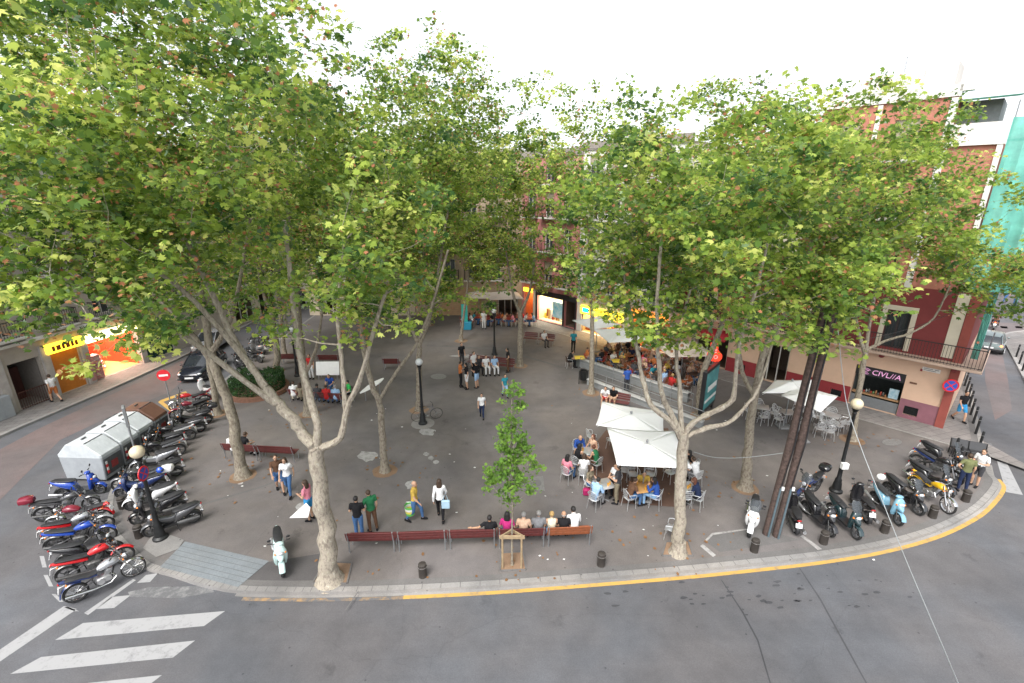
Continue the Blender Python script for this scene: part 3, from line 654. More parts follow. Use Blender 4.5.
def build_pose(key, voxel=.0125, fem=False):
    p = POSES[key]; mb = MB(); sc = .9 if fem else 1.0
    pel, wai, che, nek, hed = p['pel'], p['wai'], p['che'], p['nek'], p['hed']; sit = pel.z < .7
    lo = pel-(wai-pel)*.55 if not sit else pel-(wai-pel)*.45
    seg_loft(mb, [lo, pel, wai, (wai+che)/2, che, nek-(nek-che)*.35, nek-(nek-che)*.05], [(.085,.12),(.115,.165),(.095,.13*sc),(.105,.145*sc),(.115,.168*sc),(.09,.165*sc),(.05,.08)])
    mb.tube([nek-(nek-che)*.3, nek+(hed-nek)*.55], [.062*sc,.052*sc], 10)
    # head with jaw, nose, ears
    oriented_ell(mb, hed+V(-.005,0,.02), (.098,.078,.1), V(0,0,1)); oriented_ell(mb, hed+V(.018,0,-.035), (.075,.06,.082), V(0,0,1))
    mb.tube([hed+V(.085,0,.02), hed+V(.112,0,-.022), hed+V(.09,0,-.032)], [.011,.016,.012], 6)
    for s in (1,-1): mb.ell(hed+V(-.005, s*.08, -.002), (.02,.01,.032), 6, 5)
    mb.ell(hed+V(.078,0,-.065), (.018,.03,.012), 8, 5)
    if fem:
        for s in (1,-1): mb.ell(che+V(.085,s*.07,.0), (.06,.062,.06), 8, 6)
    for S in 'LR':
        sg = 1 if S == 'L' else -1
        sh, el, wr, ha = (p[k+S] for k in ('sh','el','wr','ha'))
        sh = V(sh.x, sh.y*sc, sh.z)
        mb.ell(sh, (.058,.058,.058), 8, 6); mb.tube([nek-(nek-che)*.3, sh], [.06,.05], 8)
        mb.tube([sh, sh.lerp(el,.35), el], [.054*sc,.05*sc,.038*sc], 10); mb.ell(el, (.039*sc,)*3, 8, 6)
        mb.tube([el, el.lerp(wr,.3), wr], [.039*sc,.04*sc,.026*sc], 10)
        d = (ha-wr).normalized(); side = d.cross(V(0,0,1)); 
        if side.length < .3: side = V(1,0,0)
        side.normalize(); nr = side.cross(d).normalized()
        pc = wr+d*.05; rot = Matrix((side, nr, d)).transposed()
        mb.ell(pc, (.043,.02,.055), 10, 6, rot=rot)
        for f, ln in ((-.031,.062),(-.011,.074),(.011,.07),(.031,.055)):
            q = wr+d*.085+side*f; cur = nr*(-.02)
            mb.tube([q, q+d*ln*.5+cur*.3+side*f*.15, q+d*ln+cur*1.2+side*f*.2], [.0105,.0098,.0085], 6)
        q = wr+d*.025+side*.036*sg; mb.tube([q, q+side*sg*.028+d*.03-nr*.006, q+side*sg*.03+d*.06-nr*.012], [.014,.012,.01], 6)
        hi, kn, an, to = (p[k+S] for k in ('hi','kn','an','to'))
        mb.tube([hi, hi.lerp(kn,.35), kn], [.088,.08,.053], 12); mb.ell(hi, (.09,.09,.09), 10, 7); mb.ell(kn, (.054,)*3, 8, 6)
        mb.tube([kn, kn.lerp(an,.3), kn.lerp(an,.7), an], [.053,.056,.042,.036], 12)
        f = (to-an); f.z = 0; f.normalize(); sd = V(-f.y, f.x, 0); secs = []
        base = min(an.z-.055, to.z)
        for t, w_, h_, zz in ((-.07,.022,.03,.0), (-.055,.034,.045,.0),(0,.036,.06,.0),(.07,.042,.04,-.0),(.13,.044,.03,0),(.17,.034,.022,0),(.185,.015,.012,0)):
            zb = (an.z-.06)*(1-max(0,t)/.19)+(to.z-.0)*max(0,t)/.19-.025
            c = V(an.x, an.y, 0)+f*t
            secs.append([V(c.x, c.y, zb+h_)+sd*w_*math.cos(2*math.pi*k/10)+V(0,0,h_*math.sin(2*math.pi*k/10)) for k in range(10)])
        mb.loft(secs); mb.tube([an, an-V(0,0,.035)], [.036,.038], 8)
    me = bpy.data.meshes.new('tmp'); me.from_pydata(mb.v, [], mb.f)
    bm = bmesh.new(); bm.from_mesh(me); bmesh.ops.recalc_face_normals(bm, faces=bm.faces); bm.to_mesh(me); bm.free()
    ob = bpy.data.objects.new('tmp', me); COL.objects.link(ob)
    rm = ob.modifiers.new('r', 'REMESH'); rm.mode = 'VOXEL'; rm.voxel_size = voxel
    sm = ob.modifiers.new('s', 'SMOOTH'); sm.factor = .5; sm.iterations = 2
    dc = ob.modifiers.new('d', 'DECIMATE'); dc.ratio = .35
    me2 = bpy.data.meshes.new_from_object(ob.evaluated_get(bpy.context.evaluated_depsgraph_get()))
    bpy.data.objects.remove(ob)
    nv = len(me2.vertices); co = np.empty(nv*3, np.float32); me2.vertices.foreach_get('co', co); co = co.reshape(-1,3)
    no = np.empty(nv*3, np.float32); me2.vertices.foreach_get('normal', no); no = no.reshape(-1,3)
    polys = [tuple(q.vertices) for q in me2.polygons]
    cen = np.array([co[list(q)].mean(0) for q in polys])
    # nearest bone
    bones = [('tor', lo, pel), ('tor', pel, wai), ('tor', wai, che), ('che', che, nek), ('nek', nek+(hed-nek)*.25, hed+V(0,0,-.02)), ('hed', hed, hed+V(0,0,.05))]
    for S in 'LR':
        bones += [('che', nek-(nek-che)*.2, p['sh'+S]), ('uar', p['sh'+S], p['el'+S]), ('far', p['el'+S], p['wr'+S]), ('han', p['wr'+S], p['ha'+S]), ('thi', p['hi'+S], p['kn'+S]), ('shi', p['kn'+S], p['an'+S]), ('foo', p['an'+S]+V(0,0,-.04), p['to'+S])]
    D = []; T = []
    for _, a, b in bones:
        a = np.array(a); b = np.array(b); ab = b-a; t = np.clip(((cen-a)@ab)/(ab@ab), 0, 1); T.append(t); D.append(np.linalg.norm(cen-(a+t[:,None]*ab), axis=1))
    D = np.array(D); rad = {'tor':.13,'che':.1,'nek':.05,'hed':.09,'uar':.05,'far':.037,'han':.03,'thi':.08,'shi':.05,'foo':.035}
    D = D-np.array([rad[b[0]] for b in bones])[:,None]*.8; J = D.argmin(0); t = np.array(T)[J, np.arange(len(cen))]; kind = np.array([b[0] for b in bones])[J]
    first = np.array([i for i in range(len(bones))])[J]
    def cut(mask, off, nm):
        idx = np.nonzero(mask)[0]; used = sorted({v for i in idx for v in polys[i]}); mp = {v: k for k, v in enumerate(used)}
        m = bpy.data.meshes.new(nm); m.from_pydata((co[used]+no[used]*off).tolist(), [], [tuple(mp[v] for v in polys[i]) for i in idx])
        m.polygons.foreach_set('use_smooth', [True]*len(idx)); m.materials.append(M_white); return m
    neckring = (kind == 'che')
    torso = (kind == 'tor')|neckring
    low = (kind == 'tor')&(first == 0)
    out = {}
    hemmask = torso & ~low if not sit else torso
    out['shirt_short'] = cut(hemmask | ((kind == 'uar')&(t < .62)), .014, 'shirt')
    out['shirt_long'] = cut(hemmask | (kind == 'uar') | ((kind == 'far')&(t < .93)), .014, 'shirt')
    out['top_tank'] = cut(hemmask & ~((kind == 'che')&(first > 5)&(t > .75)), .012, 'top')
    hipm = (first <= 1)&torso & ((first == 0)|(t < .45))
    out['trousers'] = cut(hipm | (kind == 'thi') | ((kind == 'shi')&(t < .95)), .011, 'trousers')
    out['shorts'] = cut(hipm | ((kind == 'thi')&(t < .85)), .015, 'shorts')
    out['shoes'] = cut((kind == 'foo') | ((kind == 'shi')&(t > .97)), .008, 'shoes')
    # body keeps every face; eyes and mouth are added to it
    fb = MB(); 
    for s in (1,-1): fb.ell(hed+V(.088, s*.031, .012), (.011,.014,.008), 8, 5, mi=1)
    for s in (1,-1): fb.box(hed+V(.094, s*.032, .032), (.008,.032,.006), mi=1)
    fb.box(hed+V(.096,0,-.064), (.008,.036,.006), mi=2)
    allv = co.tolist()+[tuple(v) for v in fb.v]; n0 = len(co)
    body = bpy.data.meshes.new('body'); body.from_pydata(allv, [], polys+[tuple(i+n0 for i in f) for f in fb.f])
    body.materials.append(M_white); body.materials.append(mat('eye_dark', (.03,.02,.018), .3, 0, .05)); body.materials.append(mat('lips', (.4,.12,.1), .5, 0, .05))
    body.polygons.foreach_set('material_index', [0]*len(polys)+list(fb.m)); body.polygons.foreach_set('use_smooth', [True]*(len(polys)+len(fb.f)))
    out['body'] = body
    # hair, built round the head joint
    def hair(kind_):
        h = MB(); rr = random.Random(3)
        if kind_ == 'short':
            h.ell(hed+V(-.022,0,.032), (.096,.085,.098), 16, 12)
        elif kind_ == 'bald':
            h.ell(hed+V(-.03,0,-.012), (.083,.083,.045), 14, 8)
        elif kind_ == 'long':
            h.ell(hed+V(-.022,0,.03), (.1,.092,.105), 16, 12)
            seg_loft(h, [hed+V(-.045,0,.03), hed+V(-.06,0,-.06), hed+V(-.075,0,-.15), hed+V(-.085,0,-.24), hed+V(-.085,0,-.3)], [(.06,.09),(.06,.105),(.05,.105),(.04,.085),(.015,.04)])
        elif kind_ == 'bun':
            h.ell(hed+V(-.022,0,.03), (.097,.087,.1), 16, 12); h.ell(hed+V(-.12,0,.06), (.045,.045,.042), 10, 8)
        elif kind_ == 'helmet':
            h.ell(hed+V(-.01,0,.03), (.145,.13,.14), 16, 12)
        m = h.mesh('hair', M_white, True); bmh = bmesh.new(); bmh.from_mesh(m)
        bmesh.ops.subdivide_edges(bmh, edges=bmh.edges, cuts=1, use_grid_fill=True)
        for v in bmh.verts: v.co += v.co.normalized()*0+Vector(noise.noise_vector(v.co*38))*.0055*(0 if kind_ == 'helmet' else 1)
        bmh.to_mesh(m); bmh.free(); return m
    for k in ('short','bald','long','bun','helmet'): out['hair_'+k] = hair(k)
    out['joints'] = p
    bpy.data.meshes.remove(me); bpy.data.meshes.remove(me2)
    return out
BODY = {}
def body(key, fem):
    if (key, fem) not in BODY: BODY[(key, fem)] = build_pose(key, fem=fem)
    return BODY[(key, fem)]
CL = dict(black=(.015,.015,.017), navy=(.02,.03,.07), blue=(.03,.08,.3), lightblue=(.3,.45,.65), white=(.68,.68,.68), grey=(.2,.2,.21), darkgrey=(.05,.05,.055), red=(.45,.03,.03), pink=(.62,.22,.28), magenta=(.42,.03,.16),
  yellow=(.5,.34,.07), green=(.025,.14,.06), brightgreen=(.05,.45,.1), olive=(.14,.15,.07), orange=(.45,.15,.05), brown=(.12,.065,.04), khaki=(.2,.17,.12), peach=(.6,.4,.28), jeans=(.06,.13,.27), palejeans=(.2,.33,.5), teal=(.03,.22,.27), purple=(.15,.05,.2), cream=(.6,.55,.42), shortblue=(.04,.25,.5))
SK = [(.5,.3,.2), (.42,.24,.15), (.28,.15,.09), (.55,.35,.25)]
HC = dict(black=(.012,.01,.01), brown=(.05,.028,.016), blond=(.4,.26,.1), grey=(.25,.24,.23), auburn=(.12,.04,.02))
def cloth(c): return mat('cloth_'+c, CL[c], .9, 0, .18, 14, .25, 60, spec=.15)
def person(key, loc, head, label, top='white', legs='jeans', hair='short', hc='brown', sleeves='short', leg='trousers', sk=0, shoes='black', fem=None, group=None, scale=1.0, hcol=None):
    if fem is None: fem = hair in ('long','bun')
    b = body(key, fem); r = empty('person', loc, head); r.scale = (scale,)*3; tag(r, label, 'person', group)
    def put(nm, me, m):
        o = link(nm, me, r); o.material_slots[0].link = 'OBJECT'; o.material_slots[0].material = m; return o
    put('body', b['body'], mat('skin_%d' % sk, SK[sk], .55, 0, .08, 12, spec=.35))
    put('hair' if hair != 'helmet' else 'helmet', b['hair_'+hair], hcol or mat('hair_'+hc, HC[hc], .6, 0, .25, 30, .4, 90))
    put('top' if sleeves == 'tank' else 'shirt', b['top_tank' if sleeves == 'tank' else 'shirt_'+sleeves], cloth(top))
    put(leg, b[leg], cloth(legs)); put('shoes', b['shoes'], cloth(shoes))
    return r
def face(p, q): return math.atan2(q[1]-p[1], q[0]-p[0])
# ------------------------------------------------------------------ two-wheelers
M_rim = mat('rim_grey', (.14,.14,.145), .4, .6, .2)
def arcstrip(c, r, a0, a1, w, th, n=10):
    """mudguard: curved strip in the x-z plane"""
    mb = MB(); secs = []
    for i in range(n+1):
        a = R(a0+(a1-a0)*i/n); q = []
        for yy, rr in ((-w,r-.03),(-w*.6,r),(w*.6,r),(w,r-.03),(w*.6,r-th),(-w*.6,r-th)): q.append((c[0]+math.cos(a)*rr, yy, c[1]+math.sin(a)*rr))
        secs.append(q)
    mb.loft(secs); return mb
def wheel(kit, x, r, w, spokes, m_rim):
    t = MB(); prof = [(r-w*1.1,-w*.75),(r-w*.5,-w),(r-.008,-w*.6),(r,0),(r-.008,w*.6),(r-w*.5,w),(r-w*1.1,w*.75)]
    t.lathe(prof+[(r-w*1.1,w*.7),(r-w*1.1,-w*.7)], (x,0,r), 24, 'Y', cap=False)
    ti = kit.part('wheel', t, M_rubber)
    rm = MB(); rr = r-w*1.05
    rm.lathe([(rr,-w*.6),(rr-.02,-w*.6),(rr-.02,w*.6),(rr,w*.6),(rr,-w*.6)], (x,0,r), 24, 'Y', cap=False)
    rm.lathe([(.045,-w*.8),(.045,w*.8)], (x,0,r), 10, 'Y')
    if spokes > 8:
        for k in range(spokes):
            a = 2*math.pi*k/spokes; s = (-1)**k
            rm.tube([(x+.04*math.cos(a), s*w*.7, r+.04*math.sin(a)), (x+(rr-.01)*math.cos(a+.12*s), 0, r+(rr-.01)*math.sin(a+.12*s))], .0035, 4)
    else:
        for k in range(spokes):
            a = 2*math.pi*k/spokes+.3; rm.tube([(x+.03*math.cos(a),0,r+.03*math.sin(a)), (x+(rr-.01)*math.cos(a),0,r+(rr-.01)*math.sin(a))], [.022,.014], 5)
    rm.lathe([(.095,w*.95),(.095,w*.95+.006),(.05,w*.95+.006)], (x,0,r), 16, 'Y')
    kit.part('rim', rm, m_rim, ti)
def rr_(cx, cz, hy, hz, x, n=12, pw=.75):
    q = []
    for k in range(n):
        a = 2*math.pi*k/n; c, s = math.cos(a), math.sin(a)
        q.append((x+0*cx, cx+hy*math.copysign(abs(c)**pw, c), cz+hz*math.copysign(abs(s)**pw, s)))
    return q
def xloft(rows, n=12, pw=.75):     # rows: x, z centre, half width, half height
    mb = MB(); mb.loft([rr_(0, z, hy, hz, x, n, pw) for x, z, hy, hz in rows]); return mb
def zloft(rows, n=12, pw=.75):     # rows: z, x centre, half depth x, half width y
    mb = MB(); secs = []
    for z, cx, hx, hy in rows:
        q = []
        for k in range(n):
            a = 2*math.pi*k/n; c, s = math.cos(a), math.sin(a)
            q.append((cx+hx*math.copysign(abs(c)**pw, c), hy*math.copysign(abs(s)**pw, s), z))
        secs.append(q)
    mb.loft(secs); return mb
M_paint0 = mat('scooter_paint', (.1,.1,.1), .3, 0, .05, coat=.5)
def bars(k, x, z, w, up=.0, back=.08, msz=.05):
    b = MB(); b.tube([(x-back,-w,z+.01),(x-.02,-w*.5,z+up*.2),(x,-.06,z-.03+up*.0),(x,.06,z-.03),(x-.02,w*.5,z+up*.2),(x-back,w,z+.01)], .012, 6)
    hb = k.part('handlebar', b, M_chrome if up else M_black)
    for s in (1,-1):
        g_ = MB(); g_.tube([(x-back,s*w,z+.01),(x-back*.7,s*(w-.12),z+.008)], .019, 8); k.part('grip', g_, M_rubber, hb)
        m_ = MB(); m_.tube([(x-.03,s*w*.62,z),(x+.02,s*(w*.72),z+.16)], .006, 5); m_.ell((x+.015,s*(w*.74+.03),z+.19), (.018,msz*1.25,msz), 10, 6); k.part('mirror', m_, M_black, hb)
    return hb
def scooter_kit(screen=False, case=None, maxi=False, step=True):
    k = Kit(); r = .24 if not maxi else .26; w = .058 if not maxi else .066; xf, xr = .66, -.6
    wheel(k, xf, r, w, 5, M_rim); wheel(k, xr, r, w, 5, M_rim)
    a = 1.08 if maxi else 1
    bd = k.part('body', xloft([(-.93,.80,.03,.02),(-.88,.78,.07,.05),(-.7,.70,.125*a,.1),(-.45,.62,.16*a,.16),(-.2,.54,.165*a,.2),(-.08,.45,.15*a,.16),(-.04,.36,.13,.08)]), M_paint0, slot='paint')
    f = MB(); f.side([(-.15,.27),(.38,.27),(.46,.34),(.36,.345),(-.1,.345)], -.19, .19); k.part('floorboard', f, M_black, smooth=False)
    if maxi: k.part('centre_tunnel', xloft([(-.2,.5,.1,.14),(.05,.48,.1,.14),(.3,.55,.12,.15),(.42,.66,.14,.14)]), M_paint0, slot='paint')
    k.part('leg_shield', zloft([(.3,.42,.05,.17),(.45,.44,.07,.205*a),(.65,.47,.085,.215*a),(.82,.47,.1,.19*a),(.93,.44,.1,.13),(.99,.41,.06,.07)]), M_paint0, slot='paint')
    k.part('nose', xloft([(.46,.72,.15*a,.16),(.58,.68,.12*a,.13),(.68,.62,.07,.07),(.72,.6,.03,.03)]), M_paint0, slot='paint')
    k.part('front_mudguard', arcstrip((xf, r), r+.045, 15, 160, w+.03, .02), M_paint0, slot='paint')
    k.part('rear_mudguard', arcstrip((xr, r), r+.05, 95, 195, w+.015, .02), M_black)
    fk = MB()
    for s in (1,-1): fk.tube([(xf,s*(w+.03),r),(xf-.12,s*(w+.03),r+.34)], .02, 8)
    k.part('fork', fk, M_engine)
    e = xloft([(-.82,.27,.05,.05),(-.6,.26,.07,.09),(-.3,.27,.09,.1),(-.12,.3,.07,.06)]); e2 = MB(); e.v = [(x, y+.1, z) for x, y, z in e.v]
    k.part('engine', e, M_engine)
    ex = MB(); ex.tube([(-.2,-.12,.24),(-.45,-.16,.22),(-.5,-.17,.24),(-.95,-.19,.32)], [.02,.022,.055,.06], 10); k.part('exhaust', ex, M_metal if not maxi else M_chrome)
    st = xloft([(-.86,.83,.07,.02),(-.75,.84,.12,.045),(-.5,.80,.145,.05),(-.3,.78,.15,.045),(-.12,.77,.12,.04),(-.05,.75,.07,.02)]); k.part('seat', st, M_seat)
    hl = MB(); hl.ell((.60,.0,.80), (.06,.1,.06), 12, 8); k.part('headlight', hl, M_lens)
    for s in (1,-1): q = MB(); q.ell((.53,s*.15,.78), (.06,.03,.035), 8, 6); k.part('indicator', q, M_amber)
    t = MB(); t.ell((-.93,0,.76), (.03,.08,.035), 10, 6); k.part('tail_light', t, M_redlamp)
    p = MB(); p.box((-.93,0,.56), (.012,.2,.16), ry=R(18)); p.box((-.9,0,.66), (.05,.04,.12)); k.part('number_plate', p, M_plate, smooth=False)
    bars(k, .36, 1.03, .33)
    hc = MB(); hc.ell((.38,0,1.02), (.1,.14,.06), 12, 8); k.part('handlebar_cover', hc, M_paint0, slot='paint')
    if screen:
        s_ = MB(); secs = []
        for z, x, hw in ((.95,.52,.14),(1.1,.46,.19),(1.25,.38,.17),(1.33,.34,.1)):
            secs.append([(x-.06*(abs(y)**2), y*hw, z) for y in (-1,-.5,0,.5,1)]+[(x-.06*(abs(y)**2)-.006, y*hw, z) for y in (1,.5,0,-.5,-1)])
        s_.loft(secs); k.part('windscreen', s_, mat('smoked_screen', (.07,.08,.09), .12, 0, .05, alpha=.5))
    if case:
        rk = MB(); rk.tube([(-.7,.1,.82),(-.95,.1,.9),(-1.1,.1,.9)], .01, 6); rk.tube([(-.7,-.1,.82),(-.95,-.1,.9),(-1.1,-.1,.9)], .01, 6); k.part('luggage_rack', rk, M_black)
        tc_ = xloft([(-1.24,1.03,.12,.08),(-1.2,1.03,.19,.125),(-1.0,1.03,.22,.14),(-.84,1.02,.2,.12),(-.78,1.0,.14,.08)]); k.part('top_case', tc_, M_paint0, slot='case')
    sd = MB(); sd.tube([(-.1,.12,.26),(-.16,.24,.01)], .012, 6); k.part('kickstand', sd, M_black)
    return k
def moto_kit(style='naked', case=None):
    k = Kit(); r = .31; w = .052; xf, xr = .74, -.66
    cr = style == 'custom'; wheel(k, xf, r+(.02 if cr else 0), w*.85 if cr else w, 28 if cr else 6, M_chrome if cr else M_rim); wheel(k, xr, r, w*1.15, 28 if cr else 6, M_chrome if cr else M_rim)
    fr_ = MB(); fr_.tube([(.5,0,.82),(.3,0,.62),(.18,0,.3),(-.2,0,.27),(-.25,0,.5),(-.1,0,.72),(.3,0,.8)], .022, 6); fr_.tube([(-.2,.1,.5),(-.66,.1,.31)], .022, 6); fr_.tube([(-.2,-.1,.5),(-.66,-.1,.31)], .022, 6); fr_.tube([(-.1,0,.7),(-.7,0,.72)], .02, 6)
    k.part('frame', fr_, M_black)
    e = MB(); e.box((.02,0,.40), (.36,.3,.22), bev=.04); e.lathe([(.09,-.17),(.1,-.15),(.1,.15),(.09,.17)], (-.06,0,.38), 14, 'Y')
    for i in range(6): e.box((.12+.012*i,0,.52+.025*i), (.2,.2,.013), ry=R(-25))
    e.tube([(.1,0,.48),(.19,0,.68)], .075, 10); k.part('engine', e, M_metal if cr else M_engine)
    k.part('fuel_tank', xloft([(-.08,.76,.07,.05),(.0,.79,.12,.09),(.15,.83,.15,.115),(.32,.84,.14,.11),(.44,.82,.08,.07),(.47,.8,.04,.03)]), M_paint0, slot='paint')
    if cr: k.part('seat', xloft([(-.82,.80,.08,.03),(-.7,.80,.13,.045),(-.45,.76,.12,.04),(-.3,.71,.15,.045),(-.08,.72,.12,.04)]), M_seat)
    else: k.part('seat', xloft([(-.86,.86,.06,.025),(-.7,.85,.11,.04),(-.4,.81,.14,.045),(-.15,.77,.13,.04),(-.02,.76,.09,.03)]), M_seat)
    k.part('tail_fairing', xloft([(-.95,.82,.04,.03),(-.85,.79,.08,.05),(-.55,.73,.11,.06),(-.25,.66,.11,.07),(-.1,.62,.08,.05)]), M_paint0, slot='paint2')
    k.part('rear_mudguard', arcstrip((xr, r), r+.06, 60, 180, w+.03, .015), M_paint0, slot='paint2' if cr else None)
    k.part('front_mudguard', arcstrip((xf, r), r+.045, 30, 150, w+.02, .015), M_chrome if cr else M_paint0, slot=None if cr else 'paint')
    fk = MB()
    for s in (1,-1): fk.tube([(xf,s*.085,r),(.42,s*.085,.98)], .023, 8); fk.tube([(xf,s*.085,r),(xf-.12,s*.085,r+.25)], .031, 8)
    k.part('fork', fk, M_chrome if cr else M_metal)
    hl = MB(); hl.lathe([(.02,-.1),(.075,-.06),(.092,.0),(.092,.03)], (.62,0,.86), 16, 'X'); h = k.part('headlight', hl, M_chrome if cr else M_black)
    gl = MB(); gl.ell((.65,0,.86), (.02,.082,.082), 14, 8); k.part('lens', gl, M_lens, h)
    for s in (1,-1):
        for xx, zz in ((.56,.83),(-.8,.74)): q = MB(); q.ell((xx,s*.19,zz), (.03,.025,.025), 8, 6); q.tube([(xx,s*.08,zz),(xx,s*.18,zz)], .008, 5); k.part('indicator', q, M_amber)
    t = MB(); t.ell((-.96,0,.78), (.03,.06,.035), 10, 6); k.part('tail_light', t, M_redlamp)
    p = MB(); p.box((-1.0,0,.6), (.012,.2,.16), ry=R(15)); p.tube([(-.8,0,.7),(-1.0,0,.66)], .015, 6); k.part('number_plate', p, M_plate, smooth=False)
    ex = MB(); ex.tube([(.2,-.08,.5),(.32,-.12,.38),(.15,-.16,.24),(-.2,-.18,.25),(-.35,-.19,.28),(-.9,-.2,.38)], [.022,.022,.022,.025,.045,.05], 10); k.part('exhaust', ex, M_chrome if cr else M_engine)
    bars(k, .4, 1.06, .36, up=.15 if cr else .0, back=.14)
    di = MB(); di.lathe([(.05,-.02),(.05,.02)], (.47,0,1.0), 12, 'X'); k.part('instruments', di, M_black)
    if case:
        tc_ = xloft([(-1.22,1.03,.12,.08),(-1.18,1.03,.19,.125),(-1.0,1.03,.22,.14),(-.84,1.02,.2,.12),(-.78,1.0,.14,.08)]); k.part('top_case', tc_, M_paint0, slot='case')
        rk = MB(); rk.tube([(-.6,.09,.78),(-1.1,.09,.9)], .01, 6); rk.tube([(-.6,-.09,.78),(-1.1,-.09,.9)], .01, 6); k.part('luggage_rack', rk, M_black)
    if style == 'tour':
        s_ = MB(); secs = []
        for z, x, hw in ((.9,.66,.13),(1.05,.6,.18),(1.2,.5,.15),(1.26,.46,.09)): secs.append([(x-.06*(abs(y)**2), y*hw, z) for y in (-1,-.5,0,.5,1)]+[(x-.06*(abs(y)**2)-.006, y*hw, z) for y in (1,.5,0,-.5,-1)])
        s_.loft(secs); k.part('windscreen', s_, mat('smoked_screen', (.07,.08,.09), .12, 0, .05, alpha=.5))
    sd = MB(); sd.tube([(-.1,.1,.27),(-.16,.26,.01)], .012, 6); k.part('kickstand', sd, M_black)
    return k
KITS = {'sc': scooter_kit(), 'sc_scr': scooter_kit(screen=True), 'sc_case': scooter_kit(screen=True, case=True), 'maxi': scooter_kit(maxi=True, screen=True), 'maxi_case': scooter_kit(maxi=True, screen=True, case=True),
        'moto': moto_kit(), 'custom': moto_kit('custom'), 'moto_case': moto_kit('tour', case=True)}
PT = dict(black=(.012,.012,.014), white=(.7,.7,.7), silver=(.42,.43,.45), grey=(.1,.1,.105), blue=(.015,.06,.36), darkblue=(.015,.03,.11), red=(.55,.015,.02), burgundy=(.2,.012,.03), yellow=(.7,.4,.01), lightblue=(.17,.34,.45), teal=(.012,.03,.035), bronze=(.09,.06,.04), palegreen=(.45,.6,.58))
def paint(c): return mat('paint_'+c, PT[c], .25, .0 if c not in ('silver','grey') else .5, .05, coat=.7)
GRP_L = 'motorbikes parked along the left kerb'; GRP_R = 'motorbikes parked along the right kerb'
def bike(kit, rear, front, label, c='black', c2=None, case=None, z=0.0, group=None, cat=None, skip=()):
    a = G(*rear, z); b = G(*front, z); c0 = (a+b)/2; d = b-a
    moto = kit.startswith('moto') or kit == 'custom'
    nm = 'motorcycle' if moto else 'scooter'
    return KITS[kit].place(nm, (c0.x, c0.y, z), math.atan2(d.y, d.x), label, cat or nm, group, {'paint': paint(c), 'paint2': paint(c2 or c), 'case': paint(case or 'black')}, lean=-.10+.07*random.random(), skip=skip)
# on the carriageway, left
Z = ROADZ
bike('sc', (60,499), (104,493), 'blue scooter parked alone in front of the grey containers', 'blue', z=Z, group=GRP_L)
bike('moto_case', (47,521), (90,511), 'dark motorbike with a dark red top case on the road edge', 'grey', case='burgundy', z=Z, group=GRP_L)
bike('custom', (107,521), (61,529), 'burgundy motorbike with its red tail towards the kerb', 'burgundy', 'red', z=Z, group=GRP_L)
bike('moto', (55,545), (104,531), 'silver and red motorbike between the burgundy and the blue ones', 'silver', 'red', z=Z, group=GRP_L)
bike('moto', (56,553), (109,541), 'blue motorcycle with blue tank and blue tail panel', 'blue', 'blue', z=Z, group=GRP_L)
bike('sc', (60,569), (121,553), 'black low scooter between the blue and the red motorbikes', 'black', z=Z, group=GRP_L)
bike('moto', (69,583), (124,563), 'bright red motorcycle beside the chrome one', 'red', 'red', z=Z, group=GRP_L)
bike('custom', (79,601), (133,577), 'dark blue and silver motorcycle with spoked wheels nearest the crossing', 'silver', 'darkblue', z=Z, group=GRP_L)
# on the pavement, left, tails towards the square
bike('maxi', (196,522), (153,536), 'dark grey maxi scooter nearest the left lamp post', 'grey', group=GRP_L)
bike('sc_scr', (184,510), (136,525), 'black scooter with silver rail second from the left lamp post', 'black', group=GRP_L)
bike('sc', (177,500), (129,511), 'white scooter with red tail lamp and dark seat', 'white', group=GRP_L)
bike('maxi_case', (168,490), (118,499), 'dark blue scooter carrying a white top case', 'darkblue', case='white', group=GRP_L)
bike('moto', (165,483), (122,491), 'grey naked motorcycle beside the white top case scooter', 'grey', 'silver', group=GRP_L)
mb_ = bike('sc', (181,475), (139,484), 'black scooter with blue helmet hung on its bars', 'black', group=GRP_L)
bike('maxi', (176,464), (138,472), 'silver seated maxi scooter beside the containers', 'silver', group=GRP_L)
bike('moto', (179,455), (146,462), 'dark motorcycle with pale seat edge in the left row', 'black', 'silver', group=GRP_L)
bike('sc_scr', (180,447), (150,452), 'black scooter with an amber tail lamp in the left row', 'black', group=GRP_L)
bike('moto', (189,440), (160,445), 'black motorcycle with white tail panel in the left row', 'black', 'white', group=GRP_L)
bike('maxi', (201,432), (172,437), 'grey and black touring scooter in the left row', 'grey', group=GRP_L)
bike('maxi_case', (210,423), (178,429), 'black scooter with black top case near the thin tree trunk', 'black', case='black', group=GRP_L)
bike('moto', (206,413), (180,419), 'black and dark red motorcycle by the yellow corner mark', 'burgundy', 'black', group=GRP_L)
bike('custom', (203,405), (181,410), 'red motorcycle close to the no entry sign', 'red', 'burgundy', group=GRP_L)
bike('sc', (214,401), (201,392), 'white scooter facing away at the end of the left row', 'white', group=GRP_L)
for i, (a, b, kt, c, lab) in enumerate((((262,382),(250,378),'sc','white','white scooter between the tree trunks left of the hedge planter'), ((250,372),(237,368),'maxi','grey','grey maxi scooter left of the hedge planter'), ((262,363),(246,360),'moto','black','black motorcycle behind the hedge planter'),
        ((266,355),(250,352),'sc_scr','silver','silver scooter behind the hedge planter'), ((272,348),(256,345),'moto','black','far black motorcycle near the forked trunk'))):
    bike(kt, a, b, lab, c, group=GRP_L)
bike('custom', (98,378), (107,366), 'dark red motorcycle standing at the mouth of the red shop', 'burgundy', 'red')
